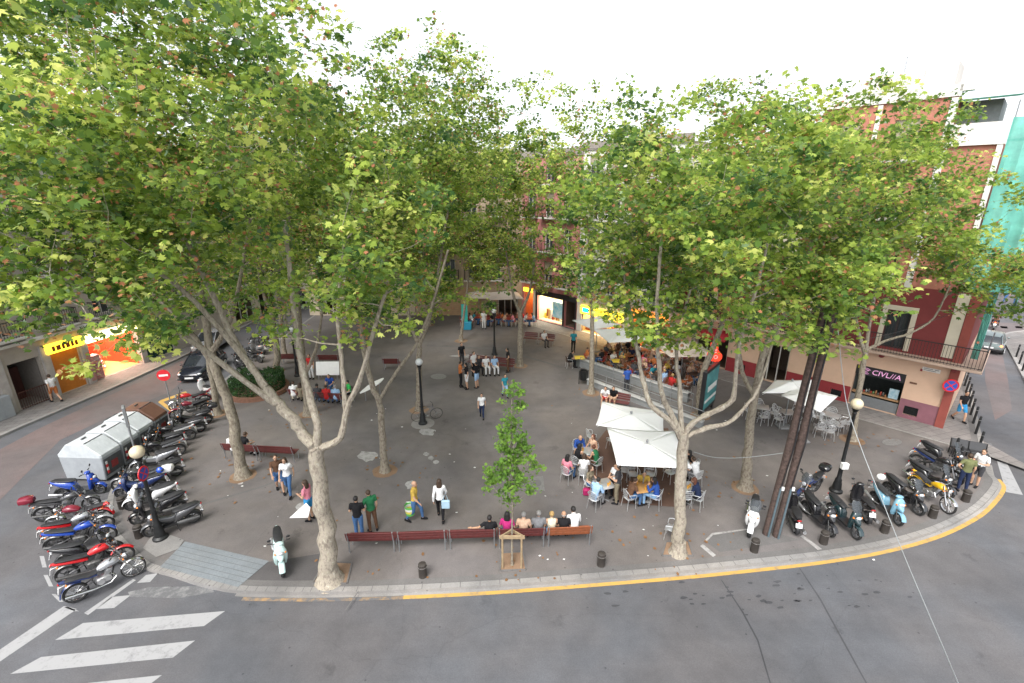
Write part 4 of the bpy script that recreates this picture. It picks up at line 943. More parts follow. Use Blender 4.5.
# right-hand kerb
bike('maxi', (752,512), (748,540), 'white and silver scooter left of the leaning poles facing the kerb', 'white', group=GRP_R)
bike('moto_case', (822,486), (791,507), 'blue motorcycle with black top case behind the leaning poles', 'darkblue', case='black', group=GRP_R)
bike('sc', (797,537), (789,510), 'black scooter with its plate to the kerb right of the leaning poles', 'black', group=GRP_R)
bike('sc', (804,512), (829,536), 'low black scooter left of the right lamp post', 'black', group=GRP_R)
bike('sc_scr', (829,514), (855,539), 'black and teal scooter at the foot of the right lamp post', 'teal', group=GRP_R)
bike('sc', (869,527), (851,499), 'black scooter with red and white tail showing its plate', 'black', group=GRP_R)
bike('sc', (872,502), (897,525), 'light blue and white scooter in the right row', 'lightblue', group=GRP_R)
bike('maxi', (884,492), (919,516), 'black maxi scooter carrying a white helmet behind its seat', 'black', group=GRP_R)
bike('custom', (911,489), (946,513), 'yellow motorcycle with black seat and chrome front wheel', 'yellow', 'yellow', group=GRP_R)
bike('maxi', (907,478), (949,500), 'black maxi scooter beside the yellow motorcycle', 'black', group=GRP_R)
bike('moto', (913,466), (954,485), 'black motorcycle with blue tail near the two chatting men', 'black', 'darkblue', group=GRP_R)
bike('sc_scr', (921,458), (958,474), 'black scooter farthest back in the right row', 'black', group=GRP_R)
bike('sc', (279,549), (283,577), 'pale blue and white scooter parked alone by the grey paving', 'palegreen')
h = MB(); hp = G(160,464); h.ell((0,0,0), (.13,.12,.13), 14, 10)
o = h.build('helmet', mat('helmet_blue', (.02,.08,.5), .2, 0, .05, coat=.8), smooth=True, loc=G(160,470,1.12)); tag(o, 'shiny blue helmet resting on a black scooter in the left row', 'helmet')
h2 = MB(); h2.ell((0,0,0), (.16,.14,.13), 14, 10)
o2_ = h2.build('helmet', M_white, smooth=True, loc=G(881,477,1.0)); tag(o2_, 'white helmet resting on the rear of a black maxi scooter in the right row', 'helmet')
v_ = MB(); v_.ell((.07,0,.01), (.07,.095,.05), 12, 8); v_.build('visor', M_glassdark, o, smooth=True)
# bicycle leaning on the middle lamp
def bicycle(loc, rz, label):
    k = Kit()
    for x in (.52,-.5):
        t = MB(); t.lathe([(.33,-.012),(.345,0),(.33,.012),(.318,0),(.33,-.012)], (x,0,.345), 28, 'Y', cap=False); ti = k.part('wheel', t, M_rubber)
        rm = MB(); rm.lathe([(.02,-.04),(.02,.04)], (x,0,.345), 8, 'Y')
        for q in range(20): a = q*math.pi/10; rm.tube([(x,.02*(-1)**q,.345),(x+.32*math.cos(a),0,.345+.32*math.sin(a))], .0022, 3)
        k.part('spokes', rm, M_metal, ti)
    f = MB()
    for a, b in (((-.5,0,.345),(-.08,0,.28)),((-.5,0,.345),(-.2,0,.78)),((-.08,0,.28),(-.24,0,.88)),((-.2,0,.76),(.34,0,.8)),((-.08,0,.28),(.37,0,.7)),((.32,0,.86),(.4,0,.62)),((.4,0,.62),(.52,0,.345))): f.tube([a, b], .016, 6)
    k.part('frame', f, mat('bicycle_grey', (.15,.15,.16), .4, .3, .1)); s = xloft([(-.38,.92,.07,.02),(-.25,.92,.06,.025),(-.1,.91,.015,.015)]); k.part('saddle', s, M_seat)
    h = MB(); h.tube([(.24,-.28,.99),(.33,-.1,.98),(.33,.1,.98),(.24,.28,.99)], .012, 6); h.tube([(.33,0,.98),(.32,0,.86)], .013, 6); k.part('handlebar', h, M_black)
    c = MB(); c.lathe([(.09,.03),(.09,.036)], (-.08,0,.28), 18, 'Y'); c.tube([(-.08,.05,.28),(.06,.05,.2)], .01, 5); c.box((.06,.09,.2), (.09,.07,.02)); c.tube([(-.08,-.05,.28),(-.22,-.05,.36)], .01, 5); c.box((-.22,-.09,.36), (.09,.07,.02)); k.part('crank', c, M_metal)
    return k.place('bicycle', loc, rz, label, 'bicycle', lean=R(8))
bicycle(G(427,420), R(20), 'grey bicycle leaning against the middle lamp post')
bicycle(G(466,371), R(60), 'dark bicycle leaning behind the group by the middle bench')
# ------------------------------------------------------------------ cars
def car_kit():
    k = Kit(); b = MB(); secs = []
    rows = [(-1.95,.5,.66,.16),(-1.9,.58,.78,.26),(-1.6,.62,.84,.36),(-1.0,.6,.86,.38),(0,.58,.87,.38),(.9,.57,.86,.36),(1.4,.54,.84,.32),(1.8,.5,.76,.25),(1.95,.46,.6,.14)]
    for x, z, hy, hz in rows: secs.append(rr_(0, z, hy, hz, x, 16, .55))
    b.loft(secs); bd = k.part('body', b, M_paint0, slot='paint')
    g_ = MB(); secs = []
    for x, z0, z1, w0, w1 in ((-1.82,.82,.88,.7,.62),(-1.45,.84,1.32,.76,.58),(-.9,.86,1.44,.78,.6),(0,.87,1.47,.79,.61),(.4,.87,1.4,.78,.58),(1.1,.85,.93,.76,.68)):
        secs.append([(x,-w0,z0),(x,-w1-.03,z1-.06),(x,-w1+.08,z1),(x,w1-.08,z1),(x,w1+.03,z1-.06),(x,w0,z0)])
    g_.loft(secs); k.part('window', g_, M_glassdark)
    rf = MB(); secs = []
    for x, z, w_ in ((-1.42,1.33,.5),(-.9,1.455,.55),(0,1.485,.56),(.36,1.42,.52)): secs.append([(x,-w_,z-.02),(x,-w_*.8,z+.01),(x,w_*.8,z+.01),(x,w_,z-.02),(x,w_*.9,z-.05),(x,-w_*.9,z-.05)])
    rf.loft(secs)
    for s in (1,-1):
        rf.tube([(1.1,s*.7,.9),(.4,s*.57,1.39),(0,s*.6,1.45),(-.9,s*.59,1.42),(-1.45,s*.57,1.3),(-1.8,s*.68,.86)], .032, 6)
        rf.tube([(-.15,s*.8,.9),(-.2,s*.62,1.44)], .035, 6)
    k.part('roof', rf, M_paint0, slot='paint')
    for x in (1.25,-1.25):
        for s in (1,-1):
            t = MB(); t.lathe([(.2,-.1),(.3,-.1),(.315,-.06),(.315,.06),(.3,.1),(.2,.1)], (x,s*.78,.315), 20, 'Y'); ti = k.part('wheel', t, M_rubber)
            r_ = MB(); r_.lathe([(.2,0),(.19,.03*s),(.05,.02*s)], (x,s*.87,.315), 18, 'Y')
            for q in range(6): a = q*math.pi/3; r_.tube([(x,s*.9,.315),(x+.19*math.cos(a),s*.89,.315+.19*math.sin(a))], .02, 5)
            k.part('rim', r_, M_alu, ti)
    for s in (1,-1):
        q = MB(); q.ell((1.78,s*.58,.62), (.13,.16,.075), 10, 8); k.part('headlight', q, M_lens)
        q = MB(); q.ell((-1.88,s*.64,.72), (.06,.1,.12), 10, 8); k.part('tail_light', q, M_redlamp, slot='tail')
        q = MB(); q.ell((.75,s*.95,.92), (.06,.09,.06), 8, 6); k.part('mirror', q, M_paint0, slot='paint')
    q = MB(); q.box((1.95,0,.4), (.03,.52,.11)); k.part('number_plate', q, M_plate, smooth=False); q = MB(); q.box((-1.965,0,.55), (.03,.52,.11)); k.part('number_plate', q, M_plate, smooth=False)
    q = MB(); q.box((1.93,0,.55), (.06,.6,.08), bev=.02); q.box((1.9,0,.3), (.1,.9,.1), bev=.03); k.part('grille', q, M_black, smooth=False)
    q = MB(); q.box((-1.9,0,.4), (.18,1.5,.2), bev=.05); q.box((1.85,0,.33), (.2,1.5,.14), bev=.05); k.part('bumper', q, M_black, smooth=False)
    return k
CAR = car_kit()
M_brake = mat('lit_tail_lens', (.9,.12,.04), .3, 0, .1, emit=3.0)
c = G(191,382,Z); CAR.place('parked_car', (c.x-.1, c.y+1.6, Z), R(-82), 'dark blue hatchback facing the camera beyond the no entry sign', 'car', None, {'paint': mat('paint_car_dark', (.01,.014,.024), .2, .3, .05, coat=.8)})
c = G(214,352,Z); CAR.place('parked_car', (c.x-.6, c.y+1, Z), R(-84), 'silver car half hidden by trunks behind the dark hatchback', 'car', None, {'paint': paint('silver')})
c = G(989,350,Z); CAR.place('car', (c.x+.3, c.y+.4, Z), face((0,0), (.72,.69)), 'silver car with lit rear lamps driving away down the right street', 'car', None, {'paint': mat('paint_car_greygreen', (.16,.2,.2), .3, .4, .05, coat=.6), 'tail': M_brake})
c = G(993,331,Z); bk = KITS['moto'].place('motorcycle', (c.x+.7, c.y+.7, Z), R(44), 'ridden motorcycle with glowing red lamp ahead of the silver car', 'motorcycle', None, {'paint': paint('burgundy'), 'paint2': paint('red')})
for o_ in bk.children:
    if o_.name.startswith('tail_light'): o_.material_slots[0].link = 'OBJECT'; o_.material_slots[0].material = M_brake
person('ride', (c.x+.7-.25*math.cos(R(44)), c.y+.7-.25*math.sin(R(44)), Z+.32), R(44), 'rider with dark helmet on the motorcycle ahead of the silver car', 'brown', 'darkgrey', 'helmet', sleeves='long', hcol=M_black)
for i, (x, y, rz, cc, lab) in enumerate(((49,49,10,'white','white car crossing the far end of the right street'), (53.5,43.5,100,'grey','grey car standing at the far right junction'), (-23.6,52,90,'grey','grey car in the distance of the left street'))):
    CAR.place('car', (x, y, Z), R(rz), lab, 'car', None, {'paint': paint(cc)})
# ------------------------------------------------------------------ street furniture
M_slat = mat('bench_red_timber', (.1,.018,.017), .5, 0, .3, 10, .15, 60)
M_slat2 = mat('bench_orange_timber', (.24,.07,.025), .5, 0, .3, 10, .15, 60)
M_galv = mat('galvanised_steel', (.3,.31,.32), .5, .6, .15)
def bench(a, b, flip, label, m=None, group='slatted street benches', ang=0):
    """from a to b along the back; seat on the left-hand side of a->b unless flip"""
    a = Vector((a[0], a[1], 0)); b = Vector((b[0], b[1], 0)); L = (b-a).length; rz = math.atan2(b.y-a.y, b.x-a.x); s = -1 if flip else 1; m = m or M_slat
    r = empty('bench', (a+b)/2, rz); tag(r, label, 'bench', group); L -= .06
    q = MB()
    for i in range(4): q.box((0, s*(.1+.105*i), .44+.004*i), (L, .09, .035), bev=.008)
    q.build('seat', m, r)
    q = MB()
    for i in range(3): q.box((0, s*(-.0-.035*i), .56+.125*i), (L, .035, .11), rx=s*R(12), bev=.008)
    q.build('backrest', m, r)
    for x in (-L/2+.06, L/2-.06):
        q = MB(); q.tube([(x,s*-.09,.9),(x,s*-.02,.55),(x,s*.02,.42),(x,s*.02,0)], .022, 6); q.tube([(x,s*.02,.41),(x,s*.42,.42),(x,s*.4,0)], .022, 6); q.build('leg', M_galv, r, smooth=True)
    return r
bp = [G(347,553),G(397,552),G(448,550),G(497,548.5),G(546,547),G(592,545)]
bl = ['empty dark red bench unit at the left end of the front row','second bench unit from the left in the front row behind the man with a bucket','bench unit where the woman in black rests at its right end','bench unit behind the sapling guard with the woman in magenta','orange brown bench unit at the right end of the front row']
for i in range(5): bench(bp[i], bp[i+1], False, bl[i], M_slat2 if i == 4 else M_slat)
bench(G(224,459), G(259,461), False, 'left unit of the bench behind the leaning tree with two people')
bench(G(259,461), G(296,463), False, 'empty right unit of the bench behind the leaning tree')
bench(G(289,402), G(315,405), False, 'left unit of the crowded middle bench seen from behind'); bench(G(315,405), G(343,407), False, 'right unit of the crowded middle bench seen from behind')
bench(G(280,365), G(298,365), False, 'dark bench beyond the hedge planter'); bench(G(318,366), G(340,366), False, 'dark bench behind the man in blue with a white board'); bench(G(383,370), G(400,370), False, 'far dark bench half hidden by leaves above the bicycle')
bench(G(469,366), G(491,368.5), True, 'left unit of the bench behind the standing group'); bench(G(492,368.5), G(515,371), True, 'right unit of the bench behind the standing group')
bench(G(524,342), G(538,343), True, 'empty left bench by the far lit shop window'); bench(G(539,343), G(555,345), True, 'far bench with one person in white before the lit shop')
bench(G(603,404), G(630,409), True, 'bench behind the front umbrellas with two people at its left end')
# lamps
M_globe = mat('lamp_globe', (.62,.54,.38), .35, 0, .06)
M_globe2 = mat('lamp_globe_clear', (.55,.57,.57), .2, 0, .06)
def lamp(px, py, z, label, mg=M_globe, rg=.22):
    c = G(px, py, z); c.z = 0; r = empty('street_lamp', c); tag(r, label, 'street lamp', 'black street lamps with round globes')
    q = MB(); h = z-.28
    q.lathe([(.24,0),(.24,.08),(.17,.14),(.15,.4),(.12,.5),(.13,.56),(.085,.66),(.075,1.1),(.085,1.14),(.07,1.2),(.055,h-.15),(.075,h-.12),(.06,h-.05),(.1,h)], n=16)
    q.build('post', M_iron, r, smooth=True)
    q = MB(); q.lathe([(.05,h),(.12,h+.04),(.13,h+.07),(.1,h+.09)], n=14); q.build('globe_holder', M_iron, r, smooth=True)
    q = MB(); q.ell((0,0,z), (rg,rg,rg*1.0), 20, 14); q.build('globe', mg, r, smooth=True)
    return r, c
L1, c1 = lamp(137,452,3.5,'black lamp post with cream globe and a no parking sign at the left corner')
L2, c2 = lamp(419,362,3.5,'black lamp post with clear globe and a bicycle at its foot', M_globe2, .19)
L3_, c3 = lamp(857,404,3.95,'black lamp post with cream globe and small white box in the right scooter row')
lamp(494,311,3.4,'slender far lamp post beside the bench of the standing group', M_globe2, .19)
lamp(291,330,3.2,'far black lamp post behind the hedge planter', M_globe2, .19)
struct('lamp_pad', (lambda m_: (m_.prism([(c2.x+.62*math.cos(a*.35), c2.y+.62*math.sin(a*.35)) for a in range(18)], .0, .012), m_)[1])(MB()), MG_kerb)
q = MB(); q.box((0,0,0), (.26,.16,.26), bev=.015); o = q.build('switch_box', M_white, loc=(c3.x-.02,c3.y-.16,1.3)); tag(o, 'small white box fixed to the right lamp post', 'box')
# signs
def disc_sign(c, n, kind, label, r=.3, polebase=None, cat='road sign', name='road_sign'):
    root = empty(name, (polebase if polebase is not None else c)); tag(root, label, cat); O = Vector(root.location)
    d = Vector(n).normalized(); yaw = math.atan2(d.y, d.x); Mx = Matrix.Translation(Vector(c)-O) @ Matrix.Rotation(yaw, 4, 'Z')
    def put(nm, m_, mt):
        m_.v = [tuple(Mx @ Vector(v)) for v in m_.v]; return m_.build(nm, mt, root)
    M_sred = mat('sign_red', (.62,.02,.03), .4, 0, .04); M_sblue = mat('sign_blue', (.02,.08,.4), .4, 0, .04); 
    q = MB(); q.lathe([(r,-.012),(r,.012)], (0,0,0), 28, 'X'); put('sign_plate', q, M_sred)
    if kind == 'noentry': q = MB(); q.box((.017,0,0), (.008, r*1.35, r*.36)); put('white_bar', q, M_white)
    else:
        q = MB(); q.lathe([(r*.78,.012),(r*.78,.019)], (0,0,0), 28, 'X'); put('blue_field', q, M_sblue)
        q = MB(); q.box((.021,0,0), (.008, r*1.6, r*.15), rx=R(45)); 
        if kind == 'nostop': q.box((.0215,0,0), (.008, r*1.6, r*.15), rx=R(-45))
        put('red_bar', q, M_sred)
    q = MB(); q.lathe([(r*.98,-.016),(r*.98,-.013)], (0,0,0), 28, 'X'); put('back_plate', q, M_galv)
    if polebase is not None:
        q = MB(); q.tube([(0,0,0),(c[0]-O.x-d.x*.05,c[1]-O.y-d.y*.05,c[2]+r)], .03, 8); q.build('pole', M_galv, root, smooth=True)
    return root
b_ = G(173,412); t_ = AT(162.5,375,b_.y); disc_sign((b_.x,b_.y-.05,t_.z), (.3,-1,0), 'noentry', 'red no entry sign with white bar at the edge of the left street', .32, b_)
disc_sign((c1.x+.12,c1.y-.12,2.75), (1,.1,0), 'nostop', 'round no stopping sign on the left lamp post', .26)
disc_sign(tuple(FP(29.9,-.5,2.5)), (-.35,-.95,0), 'nostop', 'round red ringed sign projecting from the corner building', .34)
b_ = G(147,494); t_ = AT(120,414,b_.y); r_ = empty('sign_post', b_); tag(r_, 'grey post with a narrow plate seen edge on above the containers', 'sign')
q = MB(); q.tube([(0,0,0),(.0,0,t_.z+.2)], .035, 8); q.build('pole', M_galv, r_, smooth=True); q = MB(); q.box((0,0,t_.z-.1), (.1,.34,.85), rz=R(40), bev=.02); q.build('plate', M_galv, r_)
# bollards
def mk_boll(h, r, mt):
    k = Kit(); q = MB(); q.lathe([(r*1.02,0),(r,.04),(r*.97,h*.72),(r*1.06,h*.76),(r*1.06,h*.8),(r*.95,h*.82),(r*.95,h*.95),(r*.6,h)], n=16); k.part('post', q, mt)
    q = MB(); q.lathe([(r*1.09,h*.77),(r*1.09,h*.79)], n=16); k.part('ring', q, M_metal); return k
KB = mk_boll(.5, .135, mat('bollard_brown_black', (.045,.038,.033), .6, .1, .3)); KT = mk_boll(1.0, .055, M_iron)
for px, py, lab in ((423,576,'short bollard before the second unit of the front bench'), (601,565,'short bollard right of the orange brown bench'), (754,551,'short bollard below the white scooter by the leaning poles'), (823,543,'short bollard between two black scooters right of the poles'),
   (884,532,'short bollard under the light blue scooter'), (932,517,'short bollard beside the wheel of the yellow motorcycle'), (965,501,'short bollard beside the man in olive'), (139.5,537,'short bollard left of the left lamp post'), (123,508,'short bollard in front of the white scooter at the left kerb')):
    KB.place('bollard', G(px,py), 0, lab, 'bollard', 'short dark bollards along the kerb')
for i, (px, py) in enumerate(((957,466),(953,457),(978,450),(975.5,434),(973,423.5),(970.5,415),(969,406.5),(967.5,399),(966,392),(964.5,386),(963,380.5),(961.5,375.5))):
    lab = ['front one of the thin black posts near the man in olive','thin black post just behind the front one near the man in olive','thin black post beside the double street seat'][i] if i < 3 else 'thin black post in the row along the right street kerb'
    KT.place('bollard', G(px,py), 0, lab, 'bollard', 'thin black posts along the right street' if i > 2 else None)
for px, py in ((1016,357),(1019,364),(1022,371),(1025,379)): KT.place('bollard', G(px,py), 0, 'thin black post on the far pavement of the right street', 'bollard', 'thin posts on the far pavement')
# double street seat
c = G(966,456); r = empty('street_bench', c, R(-28)); r.scale = (.75,.8,.85); tag(r, 'black double street seat on the right pavement corner', 'seat')
for x in (-.42,.42):
    q = MB(); q.box((x,.12,.62), (.78,.05,.5), rx=R(-22), bev=.02); q.build('backrest', M_black, r); q = MB(); q.box((x,-.15,.42), (.78,.5,.05), bev=.02); q.build('seat', M_black, r)
for x in (-.85,0,.85):
    q = MB(); q.tube([(x,.2,.85),(x,.05,.4),(x,.05,0)], .03, 6); q.tube([(x,.05,.4),(x,-.4,.42),(x,-.35,0)], .025, 6); q.build('leg', M_iron, r, smooth=True)
# grey containers
M_cont = mat('container_grey', (.3,.32,.34), .5, 0, .1, 3); M_contl = mat('container_lid', (.4,.43,.45), .45, 0, .14, 2.2, col2=(.56,.59,.61)); M_contd = mat('container_side_dark', (.07,.075,.08), .6, 0, .25); M_contb = mat('container_lid_brown', (.13,.065,.045), .45, 0, .15)
M_stripe_r = mat('stripe_red', (.55,.03,.03), .5, 0, .1)
def container(cx, cy, rz, lid, label, slots=False):
    r = empty('recycling_container', (cx, cy, Z), rz); tag(r, label, 'container', 'street recycling containers'); r.scale = (1, .73, 1.08)
    sec = lambda y, k=1.0: [(x*k, y, z) for x, z in ((-.88,.12),(-.95,1.0),(-.93,1.08),(.95,1.08),(.97,1.0),(.9,.12))]
    q = MB(); q.loft([sec(-.66,.97), sec(-.62), sec(.62), sec(.66,.97)]); q.build('body', M_cont, r)
    lsec = lambda y, k=1.0: [(x*k, y, 1.08+(z-1.08)*(k if k == 1 else .97)) for x, z in ((-.97,1.081),(-.97,1.18),(-.5,1.62),(-.42,1.65),(.28,1.67),(.38,1.64),(.96,1.2),(.98,1.081))]
    q = MB(); q.loft([lsec(-.67,.95), lsec(-.62), lsec(.62), lsec(.67,.95)]); l = q.build('lid', lid, r)
    q = MB(); q.box((-.1,0,1.70), (.05,.3,.05), bev=.01); q.box((.32,0,1.675), (.03,1.2,.02)); q.build('lid_handle', M_contd, l)
    if slots:
        for y in (-.3,.3): q = MB(); q.box((-.62,y,1.53), (.3,.36,.05), ry=R(-43)); q.build('opening', M_contd, l)
    q = MB(); q.box((.953,0,.62), (.02,1.16,.72), ry=R(4.5)); q.build('side_panel', M_contd, r)
    q = MB(); q.box((.975,.05,.62), (.02,.42,.3), ry=R(4.5)); q.build('red_notice', mat('notice_red', (.25,.03,.03), .5, 0, .3, 12), r)
    q = MB()
    for i in range(4): q.box((.982,-.46,.42+.13*i), (.02,.12,.125), ry=R(4.5), mi=i % 2)
    q.build('reflector', [M_stripe_r, M_white], r)
    for x in (-.7,.7):
        for y in (-.45,.45): q = MB(); q.lathe([(.07,-.03),(.07,.03)], (x,y,.07), 10, 'X'); q.build('wheel', M_rubber, r)
container(-18.3,17.95,R(-3),M_contl,'pale grey recycling container nearest the blue scooter'); container(-18.35,19.05,R(-2),M_contl,'pale grey recycling container second from the front of its row')
container(-18.45,20.15,R(0),M_contl,'grey recycling container with two dark lid openings',True); container(-18.55,21.25,R(2),M_contb,'recycling container with a brown lid at the back of its row')
# litter bin
c = G(583,384); r = empty('litter_bin', c); tag(r, 'dark hooped litter bin left of the tree beside the ramp', 'litter bin')
q = MB(); q.lathe([(.2,.3),(.23,.34),(.24,.92),(.25,.95),(.21,.95),(.2,.5)], n=16); q.build('bucket', M_iron, r, smooth=True)
for x in (-.27,.27): q = MB(); q.tube([(x,0,0),(x,0,.9)], .025, 6); q.build('leg', M_iron, r)
# hedge planter
c = G(259,391); r = empty('planter', c); tag(r, 'round brick edged planter filled with a clipped dark hedge', 'planter')
q = MB(); q.lathe([(1.75,0),(1.75,.26),(1.55,.26),(1.55,.1)], n=40, cap=False); q.build('brick_rim', mat('planter_brick', (.2,.1,.065), .85, 0, .25, 8, .3), r)
q = MB(); q.lathe([(1.55,.18),(.01,.2)], n=30, cap=True); q.build('soil', MG_soil, r)
rng = np.random.default_rng(9); n = 7000; u = rng.random((n,3)); a = u[:,0]*2*np.pi; rr2 = np.sqrt(u[:,1])*1.5; hh = .95+.12*np.sin(3*a)+.08*np.cos(5*a); top = rng.random(n) < .6
Z_ = np.where(top, .2+hh*np.sqrt(np.clip(1-(rr2/1.75)**4,0,1)), .2+hh*u[:,2]); rr2 = np.where(top, rr2, 1.42+.12*rng.random(n))
leaf_cloud('hedge', np.stack([rr2*np.cos(a), rr2*np.sin(a), Z_],1), .1*rng.uniform(.6,1.3,n), rng.random(n), rng, LS, M_hedge, r, 1.0)
# wooden poles
M_pole = mat('tarred_timber', (.075,.05,.042), .9, 0, .6, 9, .8, 40)
for (bx, by), (tx, ty), lab, rr3 in (((766,534),(832,281),'left one of the two dark leaning timber poles',.13), ((776,536),(844,272),'right one of the two dark leaning timber poles',.13)):
    b_ = G(bx,by); t_ = AT(tx,ty,b_.y); r = empty('timber_pole', b_); tag(r, lab, 'utility pole', 'leaning timber poles'); d = t_-b_
    q = MB(); q.tube([(0,0,-.05),tuple(d*.33+Vector((.02,0,0))),tuple(d*.66),tuple(d)], [rr3,rr3*.95,rr3*.88,rr3*.8], 12); q.build('shaft', M_pole, r, smooth=True)
    q = MB(); q.tube([(.0,-rr3-.02,0),tuple(d*.22+Vector((0,-rr3-.02,0)))], .035, 8); q.build('conduit', mat('conduit_blue_grey', (.12,.17,.2), .4, .3, .1), r, smooth=True)
    q = MB(); q.tube([tuple(d*.22+Vector((0,-rr3-.02,0))), tuple(d*.4+Vector((.08,-rr3-.03,0))), tuple(d*.6+Vector((.0,-rr3,0))), tuple(d+Vector((.05,-rr3,0)))], .02, 6); q.build('cable', M_black, r, smooth=True)
    q = MB(); q.box(tuple(d*.22+Vector((.05,-rr3-.05,0))), (.09,.06,.14), bev=.01); q.build('junction_box', M_white, r)
def wire(pts, label, rad=.012, m=None):
    o0 = Vector(pts[0]); q = MB(); q.tube([p-o0 for p in smooth_path(pts, 8)], rad, 5); o = q.build('cable', m or mat('cable_grey', (.3,.32,.33), .5, 0, .1), loc=o0); tag(o, label, 'cable')
wire([AT(838,330,14.1),AT(846,400,13.4),AT(862,450,12.4),AT(884,505,11.2),AT(906,560,9.5),AT(940,640,7),AT(965,700,5.2)], 'long sagging pale cable crossing the right road to the foreground', .011)
wire([AT(790,452,14.1),AT(760,456,14.6),AT(735,458,15.2),AT(712,457,15.8),AT(694,452,16.4)], 'pale cable slung low between the leaning poles and the umbrella', .011)
wire([AT(862,340,20.9),AT(905,330,20.9),AT(940,318,21.2),AT(972,305,21.6)], 'thin wire strung along the balcony of the corner building', .012, M_black)
# ramp walls and handrails
M_conc = mat('ramp_concrete', (.24,.25,.25), .8, 0, .12, 3, .2)
def lowwall(a, b, h, w_, label):
    a = Vector((a[0],a[1],0)); b = Vector((b[0],b[1],0)); d = b-a; r = empty('low_wall', (a+b)/2, math.atan2(d.y,d.x)); tag(r, label, 'low wall', 'low concrete walls of the ramp')
    q = MB(); q.box((0,0,h/2-.02), (d.length,w_,h), bev=.02); q.build('wall', M_conc, r); q = MB(); q.box((0,0,h+.02), (d.length+.04,w_+.1,.06), bev=.015); q.build('coping', mat('coping_pale', (.4,.4,.39), .8, 0, .1, 4), r)
WA, WB = G(577,365), G(688,402); VA, VB = G(588,384), G(702,428)
lowwall(WA, WB, .55, .28, 'pale low wall in front of the busy far terrace'); lowwall(VA, VB, .35, .25, 'lower kerb wall of the ramp behind the front umbrellas')
decal('ramp_floor', [(578,368),(688,405),(702,426),(588,383)], MG_band, .005)
for (a, b, lab) in ((WA.lerp(VA,.3), WB.lerp(VB,.3), 'steel handrail along the terrace side of the ramp'), (VA+(VB-VA)*.02, VB, 'steel handrail along the square side of the ramp')):
    r = empty('handrail', a); tag(r, lab, 'handrail', 'ramp handrails'); d = b-a; d.z = 0
    q = MB(); q.tube([(0,0,.95),tuple(d+Vector((0,0,.95)))], .022, 6); q.tube([(0,0,.6),tuple(d+Vector((0,0,.6)))], .016, 6); q.build('rail', M_galv, r, smooth=True)
    for i in range(7): q = MB(); p = d*(i/6); q.tube([(p.x,p.y,0),(p.x,p.y,.95)], .02, 6); q.build('post', M_galv, r)
# advertising panel, red sign on a mast
a = G(699,419); b_ = G(712,406); r = empty('advertising_panel', (a+b_)/2, face(a, b_)); tag(r, 'tall dark framed advertising panel with teal poster', 'advertising panel'); L = (b_-a).length
q = MB(); q.box((0,0,1.5), (L,.22,2.5), bev=.03); q.build('frame', M_black, r)
mp_ = mat('poster_teal', (.02,.12,.14), .4, 0, .7, 1.4, col2=(.12,.4,.4)); q = MB(); q.box((0,-.115,1.55), (L-.2,.02,2.1)); q.build('poster', mp_, r); q = MB(); q.box((.0,-.13,.95), (L-.3,.012,.16)); q.box((.1,-.13,1.6), (L-.7,.012,.3)); q.build('poster_print', M_white, r)
for x in (-L/2+.2, L/2-.2): q = MB(); q.box((x,0,.14), (.12,.16,.28)); q.build('leg', M_black, r)
b_ = G(709,402); t_ = AT(714,352,b_.y); r = empty('hanging_sign', b_); tag(r, 'red shop sign with white looped letters on a slim mast', 'sign')
q = MB(); q.tube([(0,0,0),(t_.x-b_.x,0,t_.z-.4)], .035, 8); q.build('mast', M_galv, r, smooth=True); M_sr = mat('sign_bright_red', (.85,.05,.02), .35, 0, .04, emit=.5)
ox = t_.x-b_.x; q = MB()
q.lathe([(.36,-.06),(.36,.06)], (ox+.0,0,t_.z-.18), 24, 'Y'); q.lathe([(.3,-.058),(.3,.058)], (ox+.18,0,t_.z-.28), 20, 'Y'); q.box((ox-.02,0,t_.z+.3), (.42,.12,.5)); q.build('sign_body', M_sr, r)
tm = text_mesh('e', .62, .015, M_white); o = link('lettering', tm, r, (ox+.0,-.08,t_.z+.16), (R(90),0,0)); tm = text_mesh('o', .5, .015, M_white); link('lettering', tm, r, (ox+.1,-.08,t_.z-.24), (R(90),0,0))
